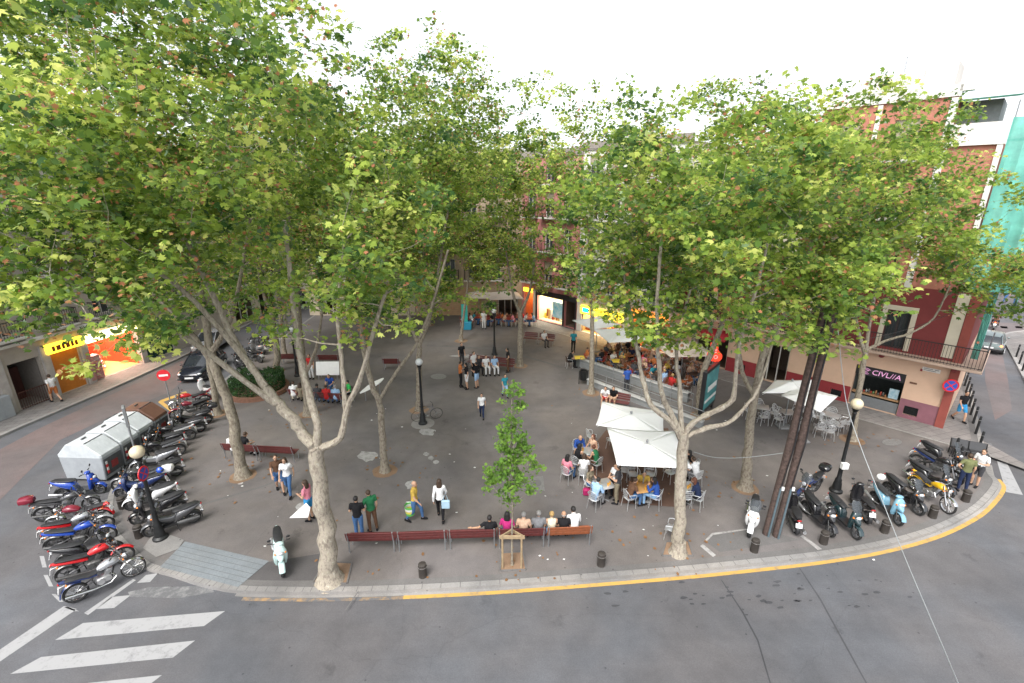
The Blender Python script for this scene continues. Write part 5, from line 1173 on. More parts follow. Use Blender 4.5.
# ------------------------------------------------------------------ parasols
M_canvas = mat('white_canvas', (.8,.8,.79), .9, 0, .03, 2, spec=.1); M_canvas2 = mat('cream_canvas', (.55,.48,.42), .9, 0, .05, 2, spec=.1)
def parasol(cs, ze, zp, label, m=None, valance=.0, group='square white parasols'):
    c = sum((Vector((p[0],p[1],0)) for p in cs), Vector())/4; r = empty('parasol', c); tag(r, label, 'parasol', group); m = m or M_canvas
    P = [Vector((p[0]-c.x, p[1]-c.y, ze)) for p in cs]; q = MB(); n = 8; vs = []; fs = []; apex = Vector((0,0,zp))
    for i in range(4):
        a, b = P[i], P[(i+1)%4]
        for k in range(n+1):       # rows from edge to apex, canvas sags between ribs
            t = k/n
            for j in range(n+1):
                s = j/n; e = a.lerp(b, s); p = e.lerp(apex, t); p.z -= .05*math.sin(math.pi*s)*(1-t)*math.sin(math.pi*min(1,t+.25)); inw = .02*math.sin(math.pi*s)*(1-t); p.x *= 1-inw; p.y *= 1-inw; vs.append(p)
        o_ = i*(n+1)*(n+1)
        for k in range(n):
            for j in range(n): fs.append((o_+k*(n+1)+j, o_+k*(n+1)+j+1, o_+(k+1)*(n+1)+j+1, o_+(k+1)*(n+1)+j))
    q.add(vs, fs); can = q.build('canopy', m, r, smooth=True)
    md = can.modifiers.new('t', 'SOLIDIFY'); md.thickness = .012
    q = MB(); q.lathe([(.03,0),(.03,zp+.02),(.05,zp+.03),(.05,zp+.1),(.02,zp+.13)], n=10); q.build('pole', M_galv, r, smooth=True)
    q = MB(); q.box((0,0,.05), (.62,.62,.1), bev=.03); q.build('base', mat('parasol_base', (.2,.2,.2), .8, 0, .1), r)
    for p in P: q = MB(); q.tube([(0,0,zp-.04), tuple(p*.97+Vector((0,0,-.02)))], .012, 5); q.build('rib', M_alu, r)
    return r
parasol([G(602,400.5,2.4),G(664,410,2.4),G(664,433,2.4),G(596,424,2.4)], 2.35, 2.52, 'rear one of the two big white parasols in front of the ramp')
parasol([G(607,427.5,2.4),G(674,431,2.4),G(692,468,2.4),G(617,465,2.4)], 2.4, 2.58, 'nearest big white parasol left of the pale forked tree')
parasol([G(781,395,2.4),G(800,384,2.4),G(838,396,2.4),G(821,412,2.4)], 2.4, 2.62, 'right hand white parasol over the empty café chairs'); parasol([G(762,392,2.4),G(775,379,2.4),G(822,378,2.4),G(806,391,2.4)], 2.35, 2.6, 'white parasol half hidden in leaves left of the leaning poles')
parasol([G(810,385,2.4),G(828,375,2.4),G(852,386,2.4),G(834,396,2.4)][:4], 2.2, 2.55, 'third white parasol close to the corner building wall') if False else None
for (x, y, s, a, lab, m) in ((7.7,31.4,1.6,10,'large white parasol in the middle of the far terrace',None),(6.5,34.5,1.4,25,'white parasol at the left end of the far terrace',None),(10.9,28.3,1.5,5,'pinkish parasol at the near end of the far terrace',M_canvas2),(-.7,44.2,1.6,8,'cream parasol over the red chairs at the back',M_canvas2),(-3.2,44.3,1.3,0,'smaller parasol beside the timber wall at the back',M_canvas2)):
    parasol([(x+s*math.sqrt(2)*math.cos(R(a+45+90*k)), y+s*math.sqrt(2)*math.sin(R(a+45+90*k))) for k in (3,0,1,2)][::-1], 2.3, 2.75, lab, m)
# ------------------------------------------------------------------ café furniture
def chair_kit(m_seat, slot=None):
    k = Kit(); q = MB(); q.lathe([(.2,.445),(.215,.455),(.2,.465)], n=14); q.box((0,0,.455), (.36,.36,.018), bev=.006); k.part('seat', q, m_seat, slot=slot)
    q = MB(); q.tube([(.0,.2,.47),(-.17,.21,.72),(-.22,.12,.84),(-.23,0,.87),(-.22,-.12,.84),(-.17,-.21,.72),(.0,-.2,.47)], .013, 6)
    for i in range(5): yy = -.13+.065*i; q.tube([(-.17,yy*.9,.47),(-.22,yy,.86-abs(yy)*.25)], .008, 4)
    for i in range(3): q.box((-.19-.01*i,0,.58+.09*i), (.008,.32,.035))
    k.part('backrest', q, m_seat, slot=slot)
    for s in (1,-1): q = MB(); q.tube([(-.17,s*.21,.68),(.05,s*.25,.67),(.17,s*.24,.63),(.19,s*.21,.45)], .013, 6); k.part('armrest', q, M_alu)
    for sx in (1,-1):
        for sy in (1,-1): q = MB(); q.tube([(sx*.16,sy*.17,.45),(sx*.2,sy*.2,0)], .012, 6); k.part('leg', q, M_alu)
    return k
KC = chair_kit(M_alu, 'seat')
def table_kit(sq):
    k = Kit(); q = MB()
    if sq: q.box((0,0,.73), (.7,.7,.025), bev=.008)
    else: q.lathe([(.36,.715),(.37,.725),(.36,.74)], n=24)
    k.part('tabletop', q, M_alu, slot='top'); q = MB(); q.lathe([(.03,.03),(.03,.715)], n=10); k.part('column', q, M_galv)
    for a in range(4): q = MB(); q.tube([(0,0,.06),(.26*math.cos(a*math.pi/2+.78),.26*math.sin(a*math.pi/2+.78),.015)], .016, 6); k.part('foot', q, M_galv)
    return k
KTs, KTr = table_kit(True), table_kit(False)
M_top = {'steel': M_alu, 'wood': mat('table_wood', (.5,.28,.1), .5, 0, .15), 'red': mat('café_red', (.3,.03,.02), .5, 0, .2), 'yellow': mat('table_yellow', (.75,.55,.05), .5, 0, .1), 'dark': mat('chair_dark', (.06,.035,.025), .6, 0, .2), 'orange': mat('chair_orange', (.3,.09,.025), .5, 0, .15)}
GC = 'metal café chairs'
def chair(p, ang, label, col='steel', group=GC): return KC.place('cafe_chair', (p[0], p[1], 0), ang, label, 'chair', group, {'seat': M_top[col]})
def table(p, label, sq=True, top='steel', rz=0, group='café tables'): return (KTs if sq else KTr).place('cafe_table', (p[0], p[1], 0), rz, label, 'table', group, {'top': M_top[top]})
def glass(p, m=None, label='glass of drink on a café table', group='drinks on the café tables'):
    q = MB(); q.lathe([(.03,0),(.036,.13)], n=8); o = q.build('drinking_glass', m or mat('amber_drink', (.6,.3,.04), .2, 0, .1), loc=(p[0], p[1], .745)); tag(o, label, 'glass', group)
# front terrace
def trunc(s, n=14):
    w_ = s.split()[:n]
    while w_[-1] in ('the','of','with','and','a','her','his','under','to','in','behind','beside','at','back','one','pale','left','right','nearest'): w_.pop()
    return ' '.join(w_)
def seated(px, py, tbl, label, ch=True, key='sit', z=.82, clabel=None, col='steel', back=0, face_to=None, **kw):
    p = G(px, py, z); t = face_to or tbl; a = face(p, t)
    p = Vector((p.x-back*math.cos(a), p.y-back*math.sin(a), 0))
    person(key, (p.x, p.y, 0), a, label, **kw)
    if ch: chair((p.x, p.y), a, clabel or trunc('café chair under the '+label), col, None)
    return p, a
t1 = G(584,451,.73); table(t1, 'café table of the left group ringed by women beside the parasols'); t2 = G(604,484,.73); table(t2, 'café table before the standing man in khaki trousers', rz=.3)
t3 = G(644,487,.73); table(t3, 'wooden topped café table below the nearest parasol', True, 'wood', .2); t4 = G(686,487,.73); table(t4, 'café table right of the pale tree trunk with one woman', rz=.1); t5 = G(681,461,.73); table(t5, 'café table under the right edge of the nearest parasol')
seated(578,442,t1,'man in bright blue shirt with back to the square at the left table', hair='bald', hc='blond', top='blue', legs='jeans', key='sitlean', sleeves='long')
seated(577,455,t1,'woman in black top at the left table', hair='long', hc='black', top='black', legs='black', key='sitlean', sleeves='tank')
seated(567,465,t1,'woman in pink top on the leftmost café chair', hair='long', hc='black', top='pink', legs='jeans', sleeves='short')
seated(584,466,t1,'woman in white top with a pale wrap at the left table', hair='long', hc='brown', top='white', legs='white', key='sitlean')
seated(597,456,t1,'woman in green and brown at the right side of the left table', hair='bun', hc='auburn', top='green', legs='brown', sleeves='tank', key='sitlean')
seated(593,444,t1,'small woman in patterned dress behind the left table', hair='long', hc='auburn', top='peach', legs='shortblue', sleeves='tank')
seated(590,476,t2,'long haired woman in ochre top behind the man in light blue', hair='long', hc='brown', top='khaki', legs='jeans', sk=3)
seated(595,490,t2,'man in light blue shirt seated with back to the kerb', hair='short', hc='black', top='lightblue', legs='grey', key='sitlean', sleeves='long')
seated(616,474,t2,'woman half under the parasol at the middle table', hair='long', hc='brown', top='white', legs='black')
seated(630,489,t3,'man in brown shirt left of the wooden table', hair='short', hc='brown', top='brown', legs='jeans', key='sitlean')
seated(643,478,t3,'person in black with a yellow headband at the wooden table', hair='short', hc='black', top='yellow', legs='black', key='sitlean')
seated(657,489,t3,'woman in blue top and pale jeans with her hand to her face', hair='long', hc='black', top='blue', legs='palejeans', key='sitchin', sleeves='long')
seated(694,460,t5,'woman in black top at the right edge of the nearest parasol', hair='long', hc='black', top='black', legs='grey', key='sitlean', sleeves='short')
seated(697,469,t5,'person in white shirt with back turned beside the woman in black', hair='short', hc='brown', top='white', legs='grey', key='sitlean', sleeves='short')
seated(699,490,t4,'woman in navy with long dark hair right of the pale trunk', hair='long', hc='auburn', top='navy', legs='black', key='sitlean', sleeves='long')
p = G(616,503); person('talk', p, face(p, t2), 'standing man in dark shirt and khaki trousers at the café table', 'darkgrey', 'khaki', 'short', 'brown')
for px, py, a, lab in ((591,436,.3,'empty café chair farthest back beside the left table'),(633,474,-1.5,'empty café chair behind the man in brown'),(650,474,-1.8,'empty café chair behind the wooden table'),(612,440,2.5,'empty café chair under the left edge of the parasol'),(670,472,2.2,'empty café chair under the nearest parasol'),(624,470,1.1,'café chair in the shade of the nearest parasol'),(686,497,1.6,'empty café chair between the pale trunk and its table'),(672,528,2.6,'single white chair left of the pale tree trunk foot')):
    p = G(px, py, .45); chair(p, a, lab, group=None)
for t in (t1,t2,t3,t4):
    for i in range(3): glass((t.x+random.uniform(-.22,.22), t.y+random.uniform(-.22,.22)))
q = MB(); q.box((0,0,.16), (.34,.2,.3), bev=.07); q.tube([(-.1,0,.3),(0,0,.42),(.1,0,.3)], .015, 6); p = G(587,495); o = q.build('bag', mat('bag_magenta', (.35,.01,.1), .7, 0, .2), smooth=True, loc=(p.x,p.y,0)); tag(o, 'magenta bag on the ground beside the man in light blue', 'bag')
# right terrace, empty tables
for i, (px, py, lab) in enumerate(((788,412,'empty café table left of the leaning poles'), (812,404,'empty café table below the right hand parasol'), (832,415,'empty café table between the right lamp and the leaning poles'), (762,407,'café table farthest left of the right terrace'))):
    p = G(px, py, .73); table(p, lab, rz=.4*i)
    for k in range(4):
        a = k*math.pi/2+.4+.3*i; chair((p.x+.62*math.cos(a), p.y+.62*math.sin(a)), a+math.pi+random.uniform(-.3,.3), 'empty metal café chair of the tables before the corner building', group='empty café chairs before the corner building')
for px, py, a in ((819,431,1.2),(829,434,1.3),(838,428,1.9),(824,424,-1.2)): p = G(px, py, .3); chair(p, a, 'empty metal café chair of the tables before the corner building', group='empty café chairs before the corner building')
# front bench sitters
for i, (px, top, legs, hair, hc, sk, lab, sl, key) in enumerate(((489,'black','black','short','black',1,'woman in black with one arm along the bench back','short','sitback'), (507,'magenta','jeans','long','black',3,'woman in magenta top on the front bench behind the sapling','short','sit'), (524,'peach','khaki','short','grey',0,'broad person in peach shirt on the front bench','short','sit'),
    (539.5,'grey','grey','short','grey',2,'grey haired person in grey shirt on the front bench','short','sit'), (553,'cream','palejeans','bun','blond',0,'blond woman in cream on the front bench','tank','sit'), (565.5,'black','grey','bald','grey',1,'bald man in black shirt on the front bench','short','sit'), (577,'white','jeans','short','black',1,'dark haired man in white shirt at the right end of the front bench','long','sitlean'))):
    x = G(px, 530, 1.0).x; person(key, (x, 13.2+.05*x*1.05+.33, .0), R(90+random.uniform(-9,9)), lab, top, legs, hair, hc, sl, sk=sk, scale=random.uniform(.97,1.04))
# walkers and standing pairs
def stand(px, py, ang, lab, key='stand', **kw):
    if 'lking across the middle' in lab or 'person in teal shirt walking' in lab: kw['scale'] = .84
    p = G(px, py); return person(key, p, R(ang), lab, **kw)
stand(360,538,95,'man in black shirt and jeans standing behind the left bench unit','talk',top='black',legs='jeans',hc='black')
stand(373,531,130,'man in green shirt and brown trousers chatting beside the man in black','hips',top='green',legs='brown',hc='brown')
stand(416,521,-5,'balding man in yellow shirt carrying a striped bucket','walk',top='yellow',legs='jeans',hair='bald',hc='grey')
stand(441,519,95,'woman in white blouse with a pale blue bag walking away','walk',top='white',legs='black',hair='long',hc='brown',sleeves='long')
stand(281,492,-60,'walker in brown top and blue shorts left of the walker in white','walk',top='brown',legs='jeans',hc='brown',leg='shorts')
stand(290,495,-80,'walker in white shirt and jeans arm in arm with the one in brown','walk',top='white',legs='jeans',hair='long',hc='brown')
stand(311,520,170,'woman in pink holding a white sheet beside the pale forked trunk','talk',top='pink',legs='shortblue',hair='long',hc='brown',leg='shorts')
stand(482,418,-90,'man in white shirt walking across the middle of the square','walk',top='white',legs='navy',hc='brown')
stand(505,397,-70,'person in teal shirt walking right of the standing group','walk',top='teal',legs='lightblue',hc='brown')
stand(462,366,-60,'tall person in black at the left end of the middle group','stand',top='black',legs='darkgrey',hc='black')
stand(508,372,180,'person in black and red standing right of the bench group','hips',top='black',legs='burg' if False else 'brown',hc='black')
stand(461,387,20,'person in orange and black standing at the front left of the middle group','talk',top='orange',legs='black',hc='brown')
stand(467,389,-160,'person in black top and white skirt standing in the middle group','stand',top='black',legs='white',hair='long',hc='black',leg='shorts')
stand(477,388,150,'person in black top and pale shorts standing before the bench','talk',top='black',legs='lightblue',leg='shorts',hc='black')
stand(474,376,-40,'person in white shirt standing behind the ones in black','stand',top='white',legs='black',hc='brown')
for px, tp, lg, lab in ((479,'darkgrey','black','person in dark grey seated left on the bench of the middle group'), (486,'white','white','person in white seated in the middle of the group bench'), (494.5,'lightblue','white','person in light blue seated at the right on the group bench')):
    p = G(px, 366, .5); person('sit', (p.x, p.y-.1, 0), R(-70), lab, tp, lg, 'short', 'brown')
p = G(544,340,.5); person('sit', (p.x,p.y,0), R(-65), 'person in white seated alone on the far bench before the lit shop', 'white', 'darkgrey', 'short', 'brown')
for px, tp, lg, hh_, lab in ((605,'white','red','short','person in white top seated on the bench behind the parasols'), (613,'black','peach','short','person in black seated beside the one in white behind the parasols')):
    p = G(px, 397, .5); person('sitlean', (p.x,p.y-.1,0), R(-110), lab, tp, lg, hh_, 'brown', leg='shorts')
stand(626,393,100,'person in blue top standing on the ramp by the handrail','talk',top='blue',legs='darkgrey',hc='black')
stand(960,491,70,'man in olive shirt and navy trousers at the right kerb','hips',top='olive',legs='navy',hc='brown')
stand(973,486,200,'man in white shirt and dark shorts chatting with the man in olive','talk',top='white',legs='darkgrey',leg='shorts',hc='brown')
stand(958,421,-100,'person in black top and blue shorts walking by the corner building','walk',top='black',legs='shortblue',leg='shorts',hc='black')
stand(57,402,160,'person in white and orange hurrying past the orange shutter','walk',top='white',legs='orange',leg='shorts',hc='brown')
stand(1004,303,180,'distant person crossing at the end of the right street','walk',top='black',legs='jeans'); stand(1014,306,180,'distant person in red at the end of the right street','stand',top='red',legs='jeans')
for px, py, ang, kk, tp, lg, hh_, hcx, lab in ((234,455,100,'sit','white','white','short','black','person in white on the bench behind the leaning tree'), (243,455,60,'sitlean','black','white','short','brown','person in black leaning beside the one in white behind the leaning tree'),
    (294,401,110,'sitlean','white','cream','short','brown','person in white shirt at the left end of the crowded middle bench'), (301,402,100,'sit','khaki','khaki','long','brown','person in tan on the crowded middle bench'), (309,402,90,'sit','white','jeans','long','black','person in white with long dark hair on the crowded middle bench'),
    (318,403,90,'sit','darkgrey','jeans','short','black','person in dark grey on the crowded middle bench'), (327,404,90,'sit','red','jeans','short','brown','person in red on the crowded middle bench'), (336,404,90,'sit','lightblue','jeans','short','grey','person in light blue at the right of the crowded middle bench')):
    p = G(px, py-6, .5); person(kk, (p.x, p.y, 0), R(ang), lab, tp, lg, hh_, hcx)
p = G(331,385,.5); person('sitlean', (p.x,p.y,0), R(-90), 'man in blue facing the crowded bench before a white board', 'blue', 'jeans', 'short', 'brown'); chair((p.x,p.y), R(-90), 'chair under the man in blue facing the crowded bench', 'dark', None)
p = G(349,393,.5); person('sit', (p.x,p.y,0), R(-150), 'person in bright green seated right of the man in blue', 'brightgreen', 'black', 'short', 'black'); chair((p.x,p.y), R(-150), 'chair under the person in bright green', 'dark', None)
stand(312,379,-90,'person in red standing behind the crowded middle bench','stand',top='red',legs='white',hc='brown')
p = G(329,379); q = MB(); q.box((0,0,.75), (1.5,.04,.9), rx=R(-14), bev=.01); r = empty('white_board', p, R(2)); tag(r, 'white board standing behind the man in blue', 'board'); q.build('board', M_white, r)
for x in (-.6,.6): q = MB(); q.tube([(x,.1,1.15),(x,.35,0)], .02, 6); q.tube([(x,-.1,.35),(x,-.16,0)], .02, 6); q.build('leg', M_galv, r)
p = G(361,402); q = MB(); secs = []
for t, w_ in ((0,.03),(.15,.16),(.4,.27),(.7,.26),(.9,.15),(1,.04)): secs.append([(t*1.5,-w_,.55+t*.55),(t*1.5,w_,.55+t*.55),(t*1.5,w_,.59+t*.55),(t*1.5,-w_,.59+t*.55)])
q.loft(secs); r = empty('side_stand', p, R(38)); tag(r, 'white pointed board propped on a small stand right of the crowded bench', 'board'); q.build('board', M_white, r, smooth=True)
for x, z_ in ((.3,.65),(1.2,.98)): q = MB(); q.tube([(x,0,z_),(x,0,0)], .025, 6); q.build('leg', M_galv, r)
# bucket, bag, paper
p = G(411,521); r = empty('bucket', (p.x,p.y,.32)); tag(r, 'green and yellow striped bucket carried by the man in yellow', 'bucket'); q = MB()
for i, mi in enumerate((0,1,2,0)): q.lathe([(.16+.012*i,.1*i),(.172+.012*i,.1*i+.1)], n=16, mi=mi, cap=(i == 0))
q.build('pail', [mat('bucket_green', (.12,.45,.1), .5, 0, .1), mat('bucket_yellow', (.7,.6,.1), .5, 0, .1), M_white], r, smooth=True); q = MB(); q.tube([(-.19,0,.4),(-.12,0,.52),(.12,0,.52),(.19,0,.4)], .008, 5); q.build('handle', M_metal, r)
p = G(446,510,.6); q = MB(); q.box((0,0,0), (.3,.12,.34), bev=.04); q.tube([(-.1,0,.16),(0,0,.5),(.1,0,.16)], .012, 5); o = q.build('shoulder_bag', mat('bag_pale_blue', (.35,.5,.6), .7, 0, .1), smooth=True, loc=(p.x,p.y,.85)); tag(o, 'pale blue shoulder bag of the woman in white blouse', 'bag')
p = G(302,511,.7); q = MB(); vs = [(-.42,0,-.28),(.26,0,-.26),(.28,.04,.08),(.1,.06,.24)]; q.add(vs+[(x,y+.012,z) for x,y,z in vs], [(0,1,2,3),(7,6,5,4),(0,4,5,1),(1,5,6,2),(2,6,7,3),(3,7,4,0)]); o = q.build('paper_sheet', M_white, loc=(p.x,p.y,.75), rot=(R(-35),0,0)); tag(o, 'large white sheet held by the woman in pink', 'sheet')
# far terrace crowd
rf = random.Random(21); d1 = (WB-WA).normalized(); n1 = Vector((-d1.y, d1.x, 0)); tops = [('orange','orange'),('peach','peach'),('red','red'),('white','white'),('teal','teal'),('black','black'),('darkgrey','dark grey'),('pink','pink'),('brown','brown'),('lightblue','light blue'),('yellow','yellow'),('navy','navy')]
k = 0; zones = ['left end of the far terrace','left part of the far terrace','middle of the far terrace','right part of the far terrace','near end of the far terrace']
for row in range(3):
    for i in range(5):
        t = WA+d1*(.9+1.62*i+rf.uniform(-.15,.15))+n1*(1.0+1.75*row+rf.uniform(-.15,.15)); tp = 'yellow' if (row == 0 and i in (1,)) else ('orange' if rf.random() < .3 else 'dark')
        table(t, 'café table with %s top in the %s, %s row' % (tp, zones[i].replace(' of the far terrace',''), ['front','middle','back'][row])+' of the far terrace', True, tp, rf.uniform(0,1), 'tables of the far terrace')
        for q_ in range(4):
            a = q_*math.pi/2+rf.uniform(-.3,.3)+.4; cp = (t.x+.62*math.cos(a), t.y+.62*math.sin(a)); cc = rf.choice(['orange','orange','dark','red'])
            occ = rf.random() < (.62 if row < 2 else .4) and k < 30
            if occ:
                c_, cn = tops[(k*5+row) % 12]; hr = rf.choice(['short','short','long','bun']); hcx = rf.choice(['black','brown','auburn','blond'])
                person(rf.choice(['sit','sitlean','sitlean','sitchin']), (cp[0],cp[1],0), a+math.pi, 'person in %s, %s %s hair, %s row, %s' % (cn, hr if hr != 'bun' else 'tied up', hcx, ['front','middle','back'][row], zones[i]), c_, rf.choice(['jeans','black','khaki','grey']), hr, hcx, sk=k % 4, group='people seated at the far terrace'); k += 1
            chair(cp, a+math.pi, '%s café chair at the far terrace' % cc, cc, 'chairs of the far terrace')
p = G(569,361,.5); person('sitlean', (p.x,p.y,0), R(10), 'person in black seated left of the ramp wall end', 'black', 'black', 'short', 'black'); chair((p.x,p.y), R(10), 'chair under the person in black left of the ramp wall', 'dark', None)
t = p+Vector((.75,.1,0)); table(t, 'yellow topped table at the left tip of the far terrace', True, 'yellow'); stand(573,352,-90,'person in teal standing at the left tip of the far terrace','stand',top='teal',legs='black',hc='brown')
# red chairs terrace at the back
for i in range(7):
    x = -4.2+i*.95; y = 41.6+.5*(i % 2); t = Vector((x+.1,y,0)); table(t, 'red café table before the cream parasol at the back', True, 'red', .2*i, 'red café tables at the back')
    for a in (-.1, math.pi/2, math.pi*1.0): 
        cp = (t.x+.6*math.cos(a)*.75, t.y+.62*math.sin(a)+.0); chair(cp, a+math.pi, 'red café chair before the cream parasol at the back', 'red', 'red café chairs at the back')
        if (i*3+int(a)) % 3 == 0:
            c_, cn = tops[(i*7+3+int(a)*2) % 12]; person('sitlean', (cp[0],cp[1],0), a+math.pi, 'person in %s, %s side of a red table, %s of back terrace' % (cn, {0:'right',1:'back',3:'left'}[int(a)], ['far left','left','left of centre','centre','right of centre','right','far right'][i]), c_, 'jeans', rf.choice(['short','long']), rf.choice(['black','brown']), group='people among the red chairs')
stand(484,329,-90,'person in white trousers standing before the red chairs','stand',top='white',legs='white',hc='brown')
p = G(465,329); q = MB(); r = empty('display_stand', (p.x,p.y,0)); tag(r, 'narrow turquoise and green banner stand by the timber wall', 'banner stand'); q.box((0,0,1.25), (.55,.06,2.1), bev=.01); q.build('banner', mat('banner_turquoise', (.01,.3,.4), .5, 0, .3, 1.2, col2=(.05,.4,.2)), r); q = MB(); q.box((.2,-.1,.35), (.8,.5,.7), bev=.05); q.build('base', mat('banner_base', (.02,.25,.4), .5, 0, .1), r)
# pigeon in the sky
p = AT(760,84,30); r = MB(); r.loft([[Vector((x,0,0))+Vector((0,w_*math.cos(a*.785),w_*.8*math.sin(a*.785))) for a in range(8)] for x, w_ in ((-.2,.01),(-.14,.035),(0,.07),(.1,.05),(.14,.035),(.18,.03),(.21,.008))])
for s in (1,-1): r.add([(.08,s*.03,.02),(-.08,s*.03,.02),(-.12,s*.3,.12),(.02,s*.34,.14),(.08,s*.03,.035),(-.08,s*.03,.035),(-.12,s*.3,.127),(.02,s*.34,.147)], [(0,1,2,3),(7,6,5,4),(0,4,5,1),(1,5,6,2),(2,6,7,3),(3,7,4,0)])
o = r.build('pigeon', mat('pigeon_grey', (.07,.07,.08), .7, 0, .2), smooth=True, loc=p, rot=(0,0,R(20))); tag(o, 'dark pigeon flying above the tree crowns', 'bird')
# ------------------------------------------------------------------ buildings
def wallgrid(mb, x0, x1, z0, z1, holes, depth=.25, mi=0, y=0):
    xs = sorted({x0, x1, *[h[0] for h in holes], *[h[1] for h in holes]}); zs = sorted({z0, z1, *[h[2] for h in holes], *[h[3] for h in holes]})
    xs = [x for x in xs if x0 <= x <= x1]; zs = [z for z in zs if z0 <= z <= z1]
    for i in range(len(xs)-1):
        for j in range(len(zs)-1):
            cx, cz = (xs[i]+xs[i+1])/2, (zs[j]+zs[j+1])/2
            if any(h[0] < cx < h[1] and h[2] < cz < h[3] for h in holes): continue
            mb.add([(xs[i],y,zs[j]),(xs[i+1],y,zs[j]),(xs[i+1],y,zs[j+1]),(xs[i],y,zs[j+1])], [(0,1,2,3)], mi)
    for a, b, c, d in holes:
        a, b = max(a, x0), min(b, x1); c, d = max(c, z0), min(d, z1)
        if a >= b or c >= d: continue
        P = [(a,c),(b,c),(b,d),(a,d)]
        for k in range(4):
            p, q = P[k], P[(k+1) % 4]; mb.add([(p[0],y,p[1]),(q[0],y,q[1]),(q[0],y+depth,q[1]),(p[0],y+depth,p[1])], [(0,1,2,3)], mi)
M_pane = mat('window_glass', (.04,.05,.055), .08, 0, .2, .6, spec=.8); M_frame = mat('window_frame', (.5,.48,.44), .6, 0, .08); M_rail = mat('railing_iron', (.03,.025,.025), .5, .3, .15)
M_roof = mat('roof_flat', (.25,.22,.2), .9, 0, .15)
def window(root, x0, x1, z0, z1, mf=None, shut=None, door=False, y=.16):
    q = MB(); w, h = x1-x0, z1-z0; cx, cz = (x0+x1)/2, (z0+z1)/2
    for xx in (x0+.035, cx, x1-.035): q.box((xx,y,cz), (.07,.06,h))
    for zz in (z0+.035, z1-.035): q.box((cx,y+.001,zz), (w-.14,.055,.07))
    f = q.build('window', mf or M_frame, root); q = MB(); q.box((cx,y+.05,cz), (w,.02,h)); q.build('pane', M_pane, f)
    if shut is not None:
        q = MB(); n = int(h*shut/.07); [q.box((cx,y-.06,z1-.035-.07*i), (w-.02,.025,.06)) for i in range(n)]; q.build('shutter', mat('roller_shutter', (.35,.3,.22), .7, 0, .1), f)
    return f
def railing(root, pts, z, h, spacing=.13, m=None, nm='railing'):
    q = MB()
    for a, b in zip(pts[:-1], pts[1:]):
        a, b = Vector((*a,0)), Vector((*b,0)); d = b-a; n = max(1, int(d.length/spacing))
        q.box(((a.x+b.x)/2,(a.y+b.y)/2,z+h), (d.length+.04,.05,.04), rz=math.atan2(d.y,d.x)); q.box(((a.x+b.x)/2,(a.y+b.y)/2,z+.08), (d.length,.03,.03), rz=math.atan2(d.y,d.x))
        for i in range(n+1): p = a+d*(i/n); q.box((p.x,p.y,z+h/2), (.018,.018,h-.03))
    return q.build(nm, m or M_rail, root)
def balcony(root, x0, x1, z, dep=.75, slab_m=None):
    q = MB(); q.box(((x0+x1)/2,-dep/2,z-.07), (x1-x0,dep,.14), bev=.02); b = q.build('balcony', slab_m or M_frame, root)
    railing(b, [(x0+.04,-.02),(x0+.04,-dep+.05),(x1-.04,-dep+.05),(x1-.04,-.02)], z, .95)
def shell(root, x0, x1, D, z1, holes, mw, trim=None, depth=.25, z0=0):
    q = MB(); wallgrid(q, x0, x1, z0, z1, holes, depth)
    q.add([(x0,0,z0),(x0,D,z0),(x1,D,z0),(x1,0,z0),(x0,0,z1),(x0,D,z1),(x1,D,z1),(x1,0,z1)], [(0,1,5,4),(1,2,6,5),(2,3,7,6)])
    w = q.build('wall', mw, root)
    q = MB(); q.box(((x0+x1)/2,D/2,z1+.05), (x1-x0+.2,D+.2,.1)); q.box(((x0+x1)/2,-.02,z1+.35), (x1-x0+.1,.2,.5)); q.build('roof', trim or M_roof, root)
    return w
def recess(root, nm, x0, x1, z0, z1, dep, m, y=.25, floor=None):
    q = MB(); P = lambda x, y_, z: (x, y_, z)
    q.add([P(x0,y,z0),P(x1,y,z0),P(x1,y+dep,z0),P(x0,y+dep,z0),P(x0,y,z1),P(x1,y,z1),P(x1,y+dep,z1),P(x0,y+dep,z1)], [(4,5,6,7),(2,3,7,6),(3,0,4,7),(1,2,6,5)])
    r_ = q.build(nm, m, root); q = MB(); q.add([P(x0,y,z0+.01),P(x1,y,z0+.01),P(x1,y+dep,z0+.01),P(x0,y+dep,z0+.01)], [(0,1,2,3)]); q.build('shop_floor', floor or m, root); return r_
def lamp_panel(root, x0, x1, z, y, m): q = MB(); q.box(((x0+x1)/2,y,z), (x1-x0,.6,.04)); return q.build('ceiling_light', m, root)
E_warm = mat('warm_light', (1,.72,.35), .5, 0, 0, emit=9); E_white = mat('shop_light', (1,.93,.75), .5, 0, 0, emit=10); E_yel = mat('lit_sign_yellow', (1,.62,.03), .5, 0, .12, 5, emit=1.5); E_cream = mat('lit_sign_cream', (1,.8,.36), .5, 0, .12, 5, emit=2.2)
def autowin(root, cols, floors, w, h, bal=True, mf=None, seed=1):
    rr4 = random.Random(seed); holes = []
    for z in floors:
        for x in cols: holes.append((x-w/2, x+w/2, z+.05, z+h))
    return holes
def dress(root, cols, floors, w, h, bal=True, seed=1, mf=None, slab=None):
    rr4 = random.Random(seed)
    for z in floors:
        for x in cols:
            window(root, x-w/2, x+w/2, z+.05, z+h, mf, rr4.choice([None,.3,.6,.9,None]))
            if bal: balcony(root, x-w/2-.35, x+w/2+.35, z+.02, .6, slab)
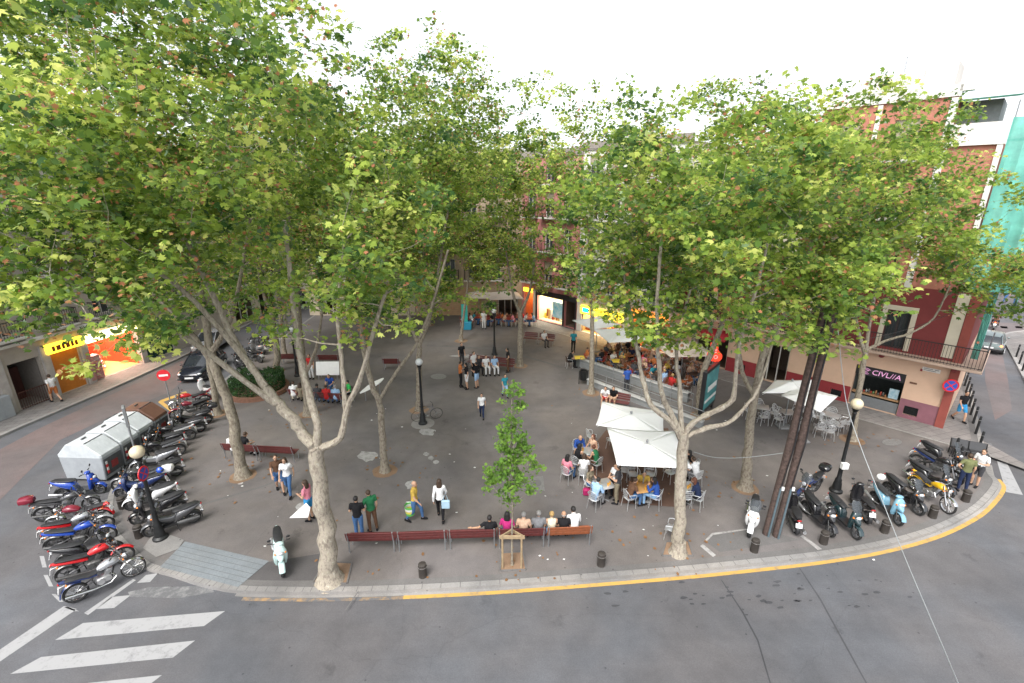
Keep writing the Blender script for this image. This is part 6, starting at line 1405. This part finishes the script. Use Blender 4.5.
# ---- corner building
MW_peach = mat('peach_render', (.62,.42,.3), .9, 0, .07, 1.2, .1); MW_maroon = mat('maroon_render', (.19,.035,.035), .85, 0, .1, 1.5, .1); MW_plinth = mat('mauve_plinth', (.24,.1,.125), .8, 0, .12, 2); MW_plinth2 = mat('red_plinth', (.25,.025,.03), .7, 0, .12, 2)
MW_brick = mat('orange_brick', (.42,.17,.12), .9, 0, .12, 3, .3, 30); MW_cream = mat('cream_render', (.6,.54,.43), .85, 0, .08, 1.5); MW_white = mat('white_render', (.66,.64,.6), .85, 0, .08, 1.2)
X0, X1 = 14.5, 30.04
r = empty('corner_building', FO, FA); tag(r, 'corner building with peach ground floor, maroon first floor and brick top', 'building')
holes_g = [(25.85,28.1,.02,2.42), (20.6,22.4,.02,2.5), (16.3,18.6,.02,2.5), (28.35,28.95,.22,.72), (24.9,25.45,.2,.62), (19.2,19.9,.25,.7)]
q = MB(); wallgrid(q, X0, X1, 0, 3.45, holes_g, .3); q.add([(X0,0,0),(X0,9,0),(X1,9,0),(X1,0,0),(X0,0,3.45),(X0,9,3.45),(X1,9,3.45),(X1,0,3.45)], [(0,1,5,4),(1,2,6,5),(2,3,7,6)]); q.build('wall', MW_peach, r)
doorx = [27.15, 23.6, 20.2, 16.7]
h1 = [(x-.5, x+.5, 3.72, 5.75) for x in doorx]
q = MB(); wallgrid(q, X0, X1, 3.45, 7.1, h1, .25); q.add([(X0,0,3.45),(X0,9,3.45),(X1,9,3.45),(X1,0,3.45),(X0,0,7.1),(X0,9,7.1),(X1,9,7.1),(X1,0,7.1)], [(0,1,5,4),(1,2,6,5),(2,3,7,6),(4,5,6,7)]); q.build('wall', MW_maroon, r)
XA = 21.9; h2 = [(x-.5, x+.5, z, z+1.9) for x in (25.6,23.2) for z in (7.7,10.5,13.3)]; h3 = [(x-.5, x+.5, z, z+1.9) for x in (19.6,16.6) for z in (7.7,10.5)]
XB = 27.3
q = MB(); wallgrid(q, X0, XA, 7.1, 13.0, h3, .25, y=.01); q.add([(X0,.01,7.1),(X0,9,7.1),(X0,.01,13),(X0,9,13),(XA,9,13),(XA,.01,13),(XA,9,7.1)], [(0,1,3,2),(2,5,4,3),(1,6,4,3)]); q.build('wall', MW_cream, r)
q = MB(); wallgrid(q, XA, XB, 7.1, 16.0, h2, .25, y=.01); q.add([(XA,.01,7.1),(XA,9,7.1),(XB,9,7.1),(XB,.01,7.1),(XA,.01,16),(XA,9,16),(XB,9,16),(XB,.01,16)], [(0,1,5,4),(1,2,6,5),(2,3,7,6),(4,5,6,7)]); q.build('wall', MW_brick, r)
q = MB(); q.box(((XB+29.1)/2,4.51,10.55), (29.1-XB,9,6.9)); q.build('wall', MW_brick, r)
q = MB(); q.box((XB-.12,-.0,11.5), (.28,.16,8.9)); q.box((24.35,-.01,15.1), (.2,.1,1.7)); q.box(((XA+XB)/2,.1,16.25), (XB-XA+.1,.4,.5)); q.box((24.3,.12,16.9), (3,.36,.8)); q.box((27.5,.1,16.35),(.5,.4,.3)); q.build('cornice', MW_white, r)
q = MB(); q.box(((XB+29.2)/2,-.02,14.3), (29.3-XB,.25,.95)); q.box((29.12,-.02,12.0), (.2,.2,3.7)); q.build('terrace_parapet', MW_white, r)
q = MB(); q.box((28.0,2.2,15.3), (1.5,2.4,1.1)); q.build('rooftop_room', mat('rooftop_grey', (.22,.25,.25), .7, 0, .15), r); q = MB(); q.box((28.3,.9,15.92), (2.0,2.2,.06), rx=R(8)); q.build('awning', mat('awning_dark_green', (.04,.14,.1), .8, 0, .15), r)
for i in range(22): q_ = None
q = MB(); [q.box((XA+.3+i*.55,.09,16.56), (.09,.3,.12)) for i in range(2)]; q.build('cornice_blocks', MW_maroon, r)
q = MB(); q.box((25.9,3.2,17.1), (1.6,2,1.6)); q.build('roof_tank', MW_white, r); q = MB(); q.tube([(24.6,2,16.2),(24.6,2,18.4)], .02, 5); [q.tube([(24.2,2,17.6+.25*i),(25.0,2,17.6+.25*i)], .012, 4) for i in range(4)]; q.build('antenna', M_galv, r)
# plinth, bands, pilaster
q = MB(); q.box((29.1,-.02,.52), (.28,.06,.0001)) if False else None
q = MB(); wallgrid(q, 28.12, 29.72, 0, 1.08, [(28.35,28.95,.22,.72)], .05, y=-.035); q.add([(28.12,-.035,1.08),(29.72,-.035,1.08),(29.72,.0,1.08),(28.12,.0,1.08)], [(0,1,2,3)]); q.build('plinth', MW_plinth, r)
q = MB(); wallgrid(q, 22.42, 25.83, 0, 1.0, [(24.9,25.45,.2,.62)], .05, y=-.035); wallgrid(q, 18.62, 20.58, 0, 1.0, [(19.2,19.9,.25,.7)], .05, y=-.035); wallgrid(q, X0, 16.28, 0, 1.0, [], .05, y=-.035)
q.add([(22.42,-.035,1.0),(25.83,-.035,1.0),(25.83,0,1.0),(22.42,0,1.0)], [(0,1,2,3)]); q.build('plinth', MW_plinth2, r)
q = MB(); q.box((29.9,-.03,1.7), (.36,.14,3.4)); q.box((29.86,-.02,5.3), (.36,.1,3.5)); q.build('corner_pilaster', mat('pilaster_red', (.27,.065,.05), .85, 0, .12, 2), r)
q = MB(); q.box((29.42,-.015,5.4), (.46,.05,3.3)); q.build('cream_band', MW_cream, r)
for x in doorx: q = MB(); [q.box((x+s*.62,-.02,4.85), (.22,.08,2.3)) for s in (1,-1)]; q.box((x,-.02,5.92), (1.5,.1,.24)); q.build('door_surround', MW_cream, r)
for x in doorx:
    f = window(r, x-.5, x+.5, 3.72, 5.75, mat('door_dark_brown', (.05,.035,.035), .6, 0, .1)); q = MB(); 
    for i in range(8): q.box((x-.43+.123*i,.1,4.73), (.015,.015,2.0))
    q.build('grille', M_rail, f)
for x in (25.6,23.2,19.6,16.6):
    for z in ((7.7,10.5,13.3) if x > 22 else (7.7,10.5)): window(r, x-.5, x+.5, z, z+1.9, None, .5); balcony(r, x-.9, x+.9, z, .6)
# continuous balcony
q = MB(); q.box(((X0+30.6)/2,-.42,3.52), (30.6-X0+.5,.95,.13), bev=.02); q.box((30.45,2.0,3.52), (.8,4.0,.13), bev=.02); q.box(((X0+30.4)/2,-.2,3.41), (30.4-X0,.4,.1)); bal = q.build('balcony', mat('balcony_stone', (.45,.33,.26), .8, 0, .1, 2), r)
railing(bal, [(X0+.1,-.84),(30.8,-.84),(30.8,3.8)], 3.6, 1.0, .125)
for x in (29.85, 26.9, 24.0, 21, 18): q = MB(); q.box((x,-.25,3.3), (.22,.5,.22), bev=.06); q.build('bracket', MW_maroon, r)
# shop
for a, b_, c_, d_, nm in ((28.35,28.95,.22,.72,'vent'), (24.9,25.45,.2,.62,'vent'), (19.2,19.9,.25,.7,'vent')):
    q = MB(); [q.box(((a+b_)/2,.03,c_+.05+.07*i), (b_-a,.02,.03)) for i in range(int((d_-c_)/.07))]; [q.box((a+.1*(i+1),.02,(c_+d_)/2), (.012,.012,d_-c_)) for i in range(int((b_-a)/.1)-1)]; q.box(((a+b_)/2,.12,(c_+d_)/2),(b_-a,.02,d_-c_)); q.build(nm, M_iron, r)
recess(r, 'shop_interior', 25.87, 28.08, .03, 2.4, 3, mat('shop_inside', (.07,.08,.075), .8, 0, .2), .3)
q = MB(); q.box((26.97,.1,2.14), (2.22,.1,.52)); sg = q.build('shop_sign', M_black, r)
M_signpink = mat('sign_pink', (.62,.3,.5), .5, 0, .05, emit=.25)
tm = text_mesh('CIVL//A', .4, .012, M_signpink, .12); link('lettering', tm, sg, (27.25,.035,2.12), (R(90),0,0))
q = MB(); [q.tube([(26.33+rx*math.cos(a*.314+.5),.03,2.12+rz_*math.sin(a*.314+.5)) for a in range(17)], .014, 5) for rx, rz_ in ((.21,.17),(.13,.1))]; q.box((26.38,.03,2.14), (.2,.02,.03), ry=R(-30)); q.build('emblem', M_signpink, sg)
q = MB(); q.box((26.08,.03,2.3), (.3,.02,.16)); q.build('yellow_corner', mat('sign_olive', (.3,.3,.02), .5, 0, .1), sg)
q = MB(); [q.box((26.97,.12,.06+.055*i), (2.2,.03,.048)) for i in range(11)]; q.build('half_shutter', mat('grey_shutter', (.2,.21,.22), .6, .2, .1), r)
q = MB(); q.box((26.97,.22,.78), (2.15,.35,.06)); q.build('display_shelf', mat('shelf_wood', (.35,.2,.1), .6, 0, .15), r)
rg = random.Random(4)
for i in range(12):
    cc = rg.choice([(.35,.06,.04),(.3,.14,.06),(.1,.1,.09),(.3,.32,.3),(.12,.2,.08)]); h_ = rg.uniform(.12,.3); q = MB(); q.ell((26.2+.11*i,.25,.82+h_/2), (.05,.08,h_/2), 8, 6); o = q.build('display_item', mat('item_%d' % i, cc, .6, 0, .2), r, smooth=True)
q = MB(); q.box((27.75,.2,1.12), (.42,.03,.56)); q.build('poster', mat('poster_blue', (.15,.33,.42), .5, 0, .5, 5, col2=(.5,.6,.65)), r)
q = MB(); q.box((29.0,-.02,2.95), (.72,.03,.2)); o = q.build('street_name_plate', MW_white, r); q = MB(); [q.box((29.0+dx,-.038,2.95+dz), (w_,.006,.028)) for dx, dz, w_ in ((-.12,.04,.36),(.22,.04,.16),(-.05,-.04,.5))]; q.build('plate_lines', M_engine, o)
q = MB(); q.box((28.45,-.02,2.05), (.3,.03,.09)); q.build('bronze_plaque', mat('plaque_brown', (.16,.08,.05), .5, .3, .1), r); q = MB(); q.box((28.62,-.02,2.85), (.09,.03,.13)); q.build('small_tile', MW_plinth2, r)
for a, b_ in ((20.6,22.4),(16.3,18.6)): recess(r, 'shop_interior', a+.02, b_-.02, .03, 2.48, 2.5, mat('dim_inside', (.1,.07,.05), .8, 0, .2), .3); q = MB(); [q.box((a+.05+(b_-a-.1)*i/3,.18,1.25), (.06,.06,2.45)) for i in range(4)]; q.build('shop_door', M_frame, r)
q = MB(); secs = [[(x,-.0,2.75),(x,-1.0,2.3),(x,-1.0,2.22),(x,0,2.65)] for x in (16.2,18.7)]; q.loft(secs); q.build('awning', mat('awning_red', (.35,.02,.03), .8, 0, .1), r)
# scaffold net round the corner
r = empty('scaffold_net', FP(30.04,0,0), FA); tag(r, 'turquoise green scaffold netting hung round the corner building side', 'scaffold net')
M_net = mat('net_turquoise', (.13,.43,.36), .8, 0, .25, 1.5, .4, 5, alpha=.93)
def netsheet(x0, y0, x1, y1, z0, z1):
    q = MB(); nx, nz = 14, 24; vs = []; rn = random.Random(int(abs(x0*100+z1)))
    for j in range(nz+1):
        for i in range(nx+1):
            s = i/nx; o_ = .07*noise.noise(Vector((s*4, j*.5, x0*3+y1)))+.04*math.sin(s*9*math.pi); dx, dy = x1-x0, y1-y0; L = math.hypot(dx, dy)
            vs.append((x0+dx*s+dy/L*o_, y0+dy*s-dx/L*o_, z0+(z1-z0)*j/nz))
    q.add(vs, [(j*(nx+1)+i, j*(nx+1)+i+1, (j+1)*(nx+1)+i+1, (j+1)*(nx+1)+i) for j in range(nz) for i in range(nx)]); q.build('net', M_net, r, smooth=True)
netsheet(-.75,-.12,1.15,-.12,7.3,14.9); netsheet(1.15,-.12,1.15,8.5,6.6,14.9); netsheet(.22,.1,.5,.1,3.9,7.4)
for x in (-.7,.3,1.1):
    q = MB(); q.tube([(x,-.05,7.1),(x,-.05,15.6)], .03, 6); q.build('scaffold_tube', M_galv, r)
for z_ in (8,10,12,14): q = MB(); q.box((.2,.35,z_), (1.9,.7,.05)); q.build('scaffold_deck', MB and mat('deck_board', (.35,.28,.18), .8, 0, .2), r)
# ---- middle building on the right side
r = empty('shop_building', FO, FA); tag(r, 'building behind the far terrace with a lit yellow shop sign', 'building')
gh = [(5.75,10.0,.02,1.62), (10.6,12.1,.02,2.4), (12.5,14.2,.02,2.4)]
cols = [6.4,8.5,10.6,12.7]; fl = [3.6,6.6,9.6,12.4]
shell(r, 5.22, 14.45, 9, 14.9, gh+autowin(r, cols, fl, 1.0, 2.1), MW_white); dress(r, cols, fl, 1.0, 2.1, True, 5)
recess(r, 'shop_interior', 5.77, 9.98, .03, 1.6, 3, mat('shop_warm_wall', (.6,.4,.18), .8, 0, .2)); lamp_panel(r, 6, 9.8, 1.55, 1.2, E_warm); lamp_panel(r, 6, 9.8, 1.54, .6, E_warm)
q = MB(); q.box((7.9,-.08,2.05), (4.35,.16,.7)); q.build('shop_sign', E_yel, r); q = MB(); q.box((6.3,-.17,2.05), (.7,.03,.4)); q.build('sign_emblem', mat('sign_teal_lit', (.02,.5,.45), .5, 0, .1, emit=.8), r)
q = MB(); [q.box((5.78+4.2*i/4,.12,.82), (.06,.05,1.6)) for i in range(5)]; q.build('shop_frame', M_black, r)
for i in range(9): q = MB(); q.box((6.0+.45*i,.8,.45+.1*(i%3)), (.36,.4,.8+.2*(i%3)), bev=.03); q.build('display_item', M_top[['orange','yellow','red','wood'][i%4]], r)
for a, b_ in ((10.6,12.1),(12.5,14.2)):
    recess(r, 'shop_interior', a+.02, b_-.02, .03, 2.38, 3, mat('orange_inside', (.5,.15,.04), .8, 0, .2)); lamp_panel(r, a+.2, b_-.2, 2.3, 1.2, E_warm)
q = MB(); q.box((12.4,-.06,2.75), (3.2,.12,.5)); q.build('shop_sign', mat('sign_orange_lit', (1,.25,.03), .5, 0, .2, 4, emit=1.0), r)
# ---- far right-side building with the lit window
r = empty('shop_building', FO, FA); tag(r, 'far building with black shop front and a brightly lit window', 'building')
gh = [(.35,3.55,.05,2.45), (3.75,5.0,.05,2.45), (-1.5,-.1,.02,2.6)]; cols = [-.6,1.6,3.8]
shell(r, -1.8, 5.2, 9, 14.6, gh+autowin(r, cols, fl, 1.0, 2.1), mat('rose_render', (.42,.17,.16), .85, 0, .1, 1.5)); dress(r, cols, fl, 1.0, 2.1, True, 8)
q = MB(); wallgrid(q, .02, 5.18, 0, 2.95, [(.35,3.55,.05,2.45),(3.75,5.0,.05,2.45)], .05, y=-.05); q.build('black_shop_front', M_black, r)
recess(r, 'shop_interior', .37, 3.53, .06, 2.43, 2.2, mat('bright_shop_wall', (.65,.55,.35), .8, 0, .15, 4)); lamp_panel(r, .5, 3.4, 2.36, .7, E_white); lamp_panel(r, .5, 3.4, 2.355, 1.6, E_white)
q = MB(); q.box((2.55,.5,1.25), (1.35,.04,1.5)); q.build('blue_poster', mat('poster_cyan', (.1,.5,.7), .5, 0, .5, 2.5, col2=(.6,.75,.8)), r)
for i in range(12): q = MB(); q.box((.6+.24*i,1.0,.3+.12*((i*7)%4)), (.2,.3,.5+.25*((i*5)%4)), bev=.02); q.build('display_item', M_top[['yellow','orange','wood','steel','red'][i%5]], r)
recess(r, 'shop_interior', 3.77, 4.98, .06, 2.43, 1.5, mat('dim_inside', (.1,.07,.05), .8, 0, .2)); recess(r, 'doorway', -1.48, -.12, .03, 2.58, 3, mat('orange_inside', (.5,.15,.04), .8, 0, .2)); lamp_panel(r, -1.4, -.2, 2.5, 1.2, E_warm)
q = MB(); q.box((-.0,-.06,1.5), (.24,.14,3.0)); q.build('pilaster', MW_cream, r); q = MB(); q.box((-.85,-.1,2.75), (1.2,.1,.35)); q.build('lit_sign', E_yel, r)
# ---- back row
MW_stone = mat('back_stone', (.36,.28,.2), .9, 0, .12, 1.5, .2); MW_timber = mat('timber_cladding', (.4,.26,.15), .8, 0, .15, 3)
def simple(name, x, y, rz, L, D, Hh, mw, cols, fl, label, w=1.0, h=2.0, bal=True, gh=(), seed=1):
    r = empty(name, (x, y, 0), rz); tag(r, label, 'building'); shell(r, 0, L, D, Hh, list(gh)+autowin(r, cols, fl, w, h), mw); dress(r, cols, fl, w, h, bal, seed)
    for g_ in gh: recess(r, 'shop_interior', g_[0]+.02, g_[1]-.02, .03, g_[3]-.02, 2.5, mat('dim_inside', (.1,.07,.05), .8, 0, .2)); q = MB(); [q.box((g_[0]+.05+(g_[1]-g_[0]-.1)*i/3,.18,(g_[3])/2), (.06,.06,g_[3]-.02)) for i in range(4)]; q.build('shop_door', M_frame, r)
    return r
r = simple('apartment_building', -9.6, 45.6, 0, 10.6, 9, 14.8, MW_stone, [1.4,3.6,5.8,8.0], fl, 'stone coloured building closing the back of the square', seed=3, gh=[(8.2,10.2,.02,2.5)])
q = MB(); [q.box((4.6,-.09,.14+.2*i), (3.9,.05,.19)) for i in range(14)]; q.build('timber_cladding', MW_timber, r)
simple('apartment_building', -20.2, 45.6, 0, 10.55, 9, 13.9, mat('beige_render', (.5,.42,.32), .85, 0, .1, 1.5), [1.5,3.9,6.3,8.7], fl, 'pale beige building at the back left of the square', seed=4, gh=[(1,3,.02,2.5),(4,7.4,.02,2.5)])
# ---- left street
OL = Vector((-27.815,24.125,0)); AL = R(81.04); lx = Vector((math.cos(AL), math.sin(AL), 0))
r = empty('shop_building', OL, AL); tag(r, 'left street building with orange shutter and bright red shop opening', 'building')
MW_left = mat('grey_beige_stone', (.36,.32,.28), .9, 0, .12, 1.5, .2)
gh = [(.1,1.68,.02,2.68), (2.25,3.85,.02,2.62), (4.45,7.75,.02,2.55), (8.2,10.6,.02,2.6), (-5.2,-1.4,.6,2.5)]
cols = [-5,-2.4,.4,3.1,6.0,8.9,11.6,14.4]; shell(r, -7, 16.5, 9, 14.6, gh+autowin(r, cols, [4.1,7.2,10.2], 1.1, 2.1), MW_left); dress(r, cols, [4.1,7.2,10.2], 1.1, 2.1, True, 11)
q = MB(); q.box((4.75,-.12,3.72), (23.6,.28,.16)); q.build('string_course', MW_white, r)
recess(r, 'entrance', .12, 1.66, .03, 2.66, 2.6, mat('entrance_grey', (.2,.18,.16), .8, 0, .15)); q = MB(); q.box((1.2,1.6,1.0), (.7,.06,2.0)); q.build('inner_door', mat('door_maroon', (.07,.02,.018), .6, 0, .15), r)
railing(r, [(.12,-.1),(1.66,-.1)], .0, 1.0, .11, mat('rail_brown', (.08,.03,.02), .5, .1, .1))
q = MB(); [q.box((3.05,.12,.06+.083*i), (1.6,.03,.08)) for i in range(31)]; q.build('roller_shutter', mat('shutter_orange', (.5,.17,.02), .5, 0, .1), r)
q = MB(); q.box((3.05,-.15,2.92), (2.1,.3,.56), bev=.03); sg = q.build('shop_sign', E_yel, r)
rg = random.Random(8); q = MB(); xx = 2.25
for i in range(6): w_ = rg.uniform(.14,.24); q.box((xx+w_/2,-.31,2.92), (w_,.02,.3)); xx += w_+.08
q.build('sign_lettering', mat('sign_lettering_brown', (.25,.06,.01), .5, 0, .1), sg)
recess(r, 'shop_interior', 4.47, 7.73, .03, 2.53, 4, mat('bright_red_wall', (.7,.05,.015), .6, 0, .08), floor=mat('yellow_floor', (.6,.42,.16), .5, 0, .1)); 
for y_ in (.8,2.0,3.2): lamp_panel(r, 4.7, 7.5, 2.49, y_, E_white)
q = MB(); q.box((6.05,-.15,2.86), (3.5,.3,.5), bev=.03); q.build('shop_sign', E_cream, r)
q = MB(); [q.box((5.6-.0*i,1.6+.3*i,.1+.2*i), (1.3,.3,.2)) for i in range(5)]; q.build('yellow_steps', mat('steps_yellow', (.65,.42,.05), .6, 0, .1), r)
q = MB(); q.box((4.8,.3,.85), (.5,.5,1.6), bev=.03); q.build('vending_rack', mat('rack_red', (.3,.03,.03), .5, 0, .5, 9, col2=(.5,.4,.4)), r)
q = MB(); [q.box((7.55,-.01,1.3+.25*i), (.02,.02,.02)) for i in range(2)]; q.box((7.97,-.02,1.9), (.22,.05,1.1)); q.build('wall_banner', mat('banner_white_blue', (.5,.55,.65), .5, 0, .6, 6, col2=(.05,.1,.4)), r)
recess(r, 'shop_interior', 8.22, 10.58, .03, 2.58, 2, mat('dim_inside', (.1,.07,.05), .8, 0, .2)); q = MB(); [q.box((8.25+2.3*i/3,.18,1.3), (.07,.06,2.55)) for i in range(4)]; q.box((9.4,.22,1.3),(2.3,.02,2.5)); q.build('shop_door', mat('door_dark_green', (.02,.05,.045), .2, 0, .1), r)
for x in (1.97,4.15,7.97,-.35): q = MB(); q.box((x,-.05,1.6), (.42,.16,3.2)); q.build('pier', mat('pier_stone', (.38,.35,.33), .85, 0, .15, 3, .2), r)
q = MB(); q.box((4.2,-.14,1.1), (.3,.03,1.9)); q.build('poster_strip', mat('strip_posters', (.25,.28,.28), .6, 0, .8, 9, col2=(.5,.12,.08)), r)
window(r, -5.2, -1.4, .6, 2.5)
q = MB(); q.box((-1.0,-.3,.62), (1.0,.35,1.25), bev=.03); q.box((-1.0,-.3,.62), (.02,.37,1.1)); q.build('meter_cabinet', M_cont, r)
p = OL+lx*16.5; simple('apartment_building', p.x, p.y+.1, R(87), 16, 9, 15, MW_cream, [2,5,8,11,14], [3.6,6.6,9.6], 'cream building farther up the left street', seed=13, gh=[(1,4,.02,2.6),(5,8,.02,2.6),(10,14,.02,2.6)])
simple('apartment_building', -30, 92, 0, 14, 9, 16, MW_white, [2,5,8,11], [3.6,6.6,9.6,12.4], 'pale building closing the far end of the left street', seed=14, bal=False)
# ---- far end of right street
simple('apartment_building', 46, 66, R(-8), 18, 9, 15, mat('dusty_pink_render', (.4,.22,.17), .85, 0, .1, 1.5), [2,5,8,11,14], [3.6,6.6,9.6,12.2], 'dusty pink building across the far junction', seed=15, gh=[(1,4,.02,2.6),(6,10,.02,2.6),(12,16,.02,2.6)])
simple('apartment_building', 64.5, 61, R(-42), 18, 9, 13, MW_cream, [2,5,8,11,14], [3.6,6.6,9.6], 'cream building at the far right of the junction', seed=16, gh=[(1,4,.02,2.6),(6,10,.02,2.6)])
simple('apartment_building', 36.5, 42.5, FA, 0.1+8, 9, 13, MW_white, [1.6,4,6.4], [3.6,6.6,9.6], 'white building behind the scaffold netting', seed=17) if False else None
# pale roofs glimpsed over the crowns
# ------------------------------------------------------------------ camera, light, sky
cam = bpy.data.cameras.new('camera'); co = bpy.data.objects.new('camera', cam); COL.objects.link(co)
co.location = (0, 0, CH); co.rotation_euler = (R(90-17.7), 0, 0); cam.sensor_width = 36; cam.lens = FPX/1024*36; cam.clip_end = 2000; cam.clip_start = .1
scene.camera = co
w = bpy.data.worlds.new('World'); scene.world = w; w.use_nodes = True; nt = w.node_tree
bg = nt.nodes['Background']; sky = nt.nodes.new('ShaderNodeTexSky'); sky.sky_type = 'NISHITA'; sky.sun_disc = False
SE, SAZ = R(56), R(205)      # sun elevation; azimuth measured from +Y clockwise
sky.sun_elevation = SE; sky.sun_rotation = SAZ; sky.dust_density = 3.0; sky.air_density = 1.0; sky.ozone_density = 1.0
hs = nt.nodes.new('ShaderNodeHueSaturation'); hs.inputs['Saturation'].default_value = .22; nt.links.new(sky.outputs['Color'], hs.inputs['Color'])
nt.links.new(hs.outputs['Color'], bg.inputs['Color']); bg.inputs['Strength'].default_value = .15
sl = bpy.data.lights.new('sun', 'SUN'); so = bpy.data.objects.new('sun', sl); COL.objects.link(so)
sl.energy = 1.05; sl.angle = R(28); sl.color = (1, .96, .89)
d = Vector((math.sin(SAZ)*math.cos(SE), math.cos(SAZ)*math.cos(SE), math.sin(SE)))
so.rotation_euler = d.to_track_quat('Z', 'Y').to_euler()
vs = scene.view_settings; vs.view_transform = 'Standard'; vs.look = 'None'; vs.gamma = 1; vs.use_curve_mapping = False; vs.exposure = 1.4
scene.cycles.diffuse_bounces = 3; scene.cycles.max_bounces = 5; scene.cycles.transparent_max_bounces = 6
scene.cycles.use_adaptive_sampling = True
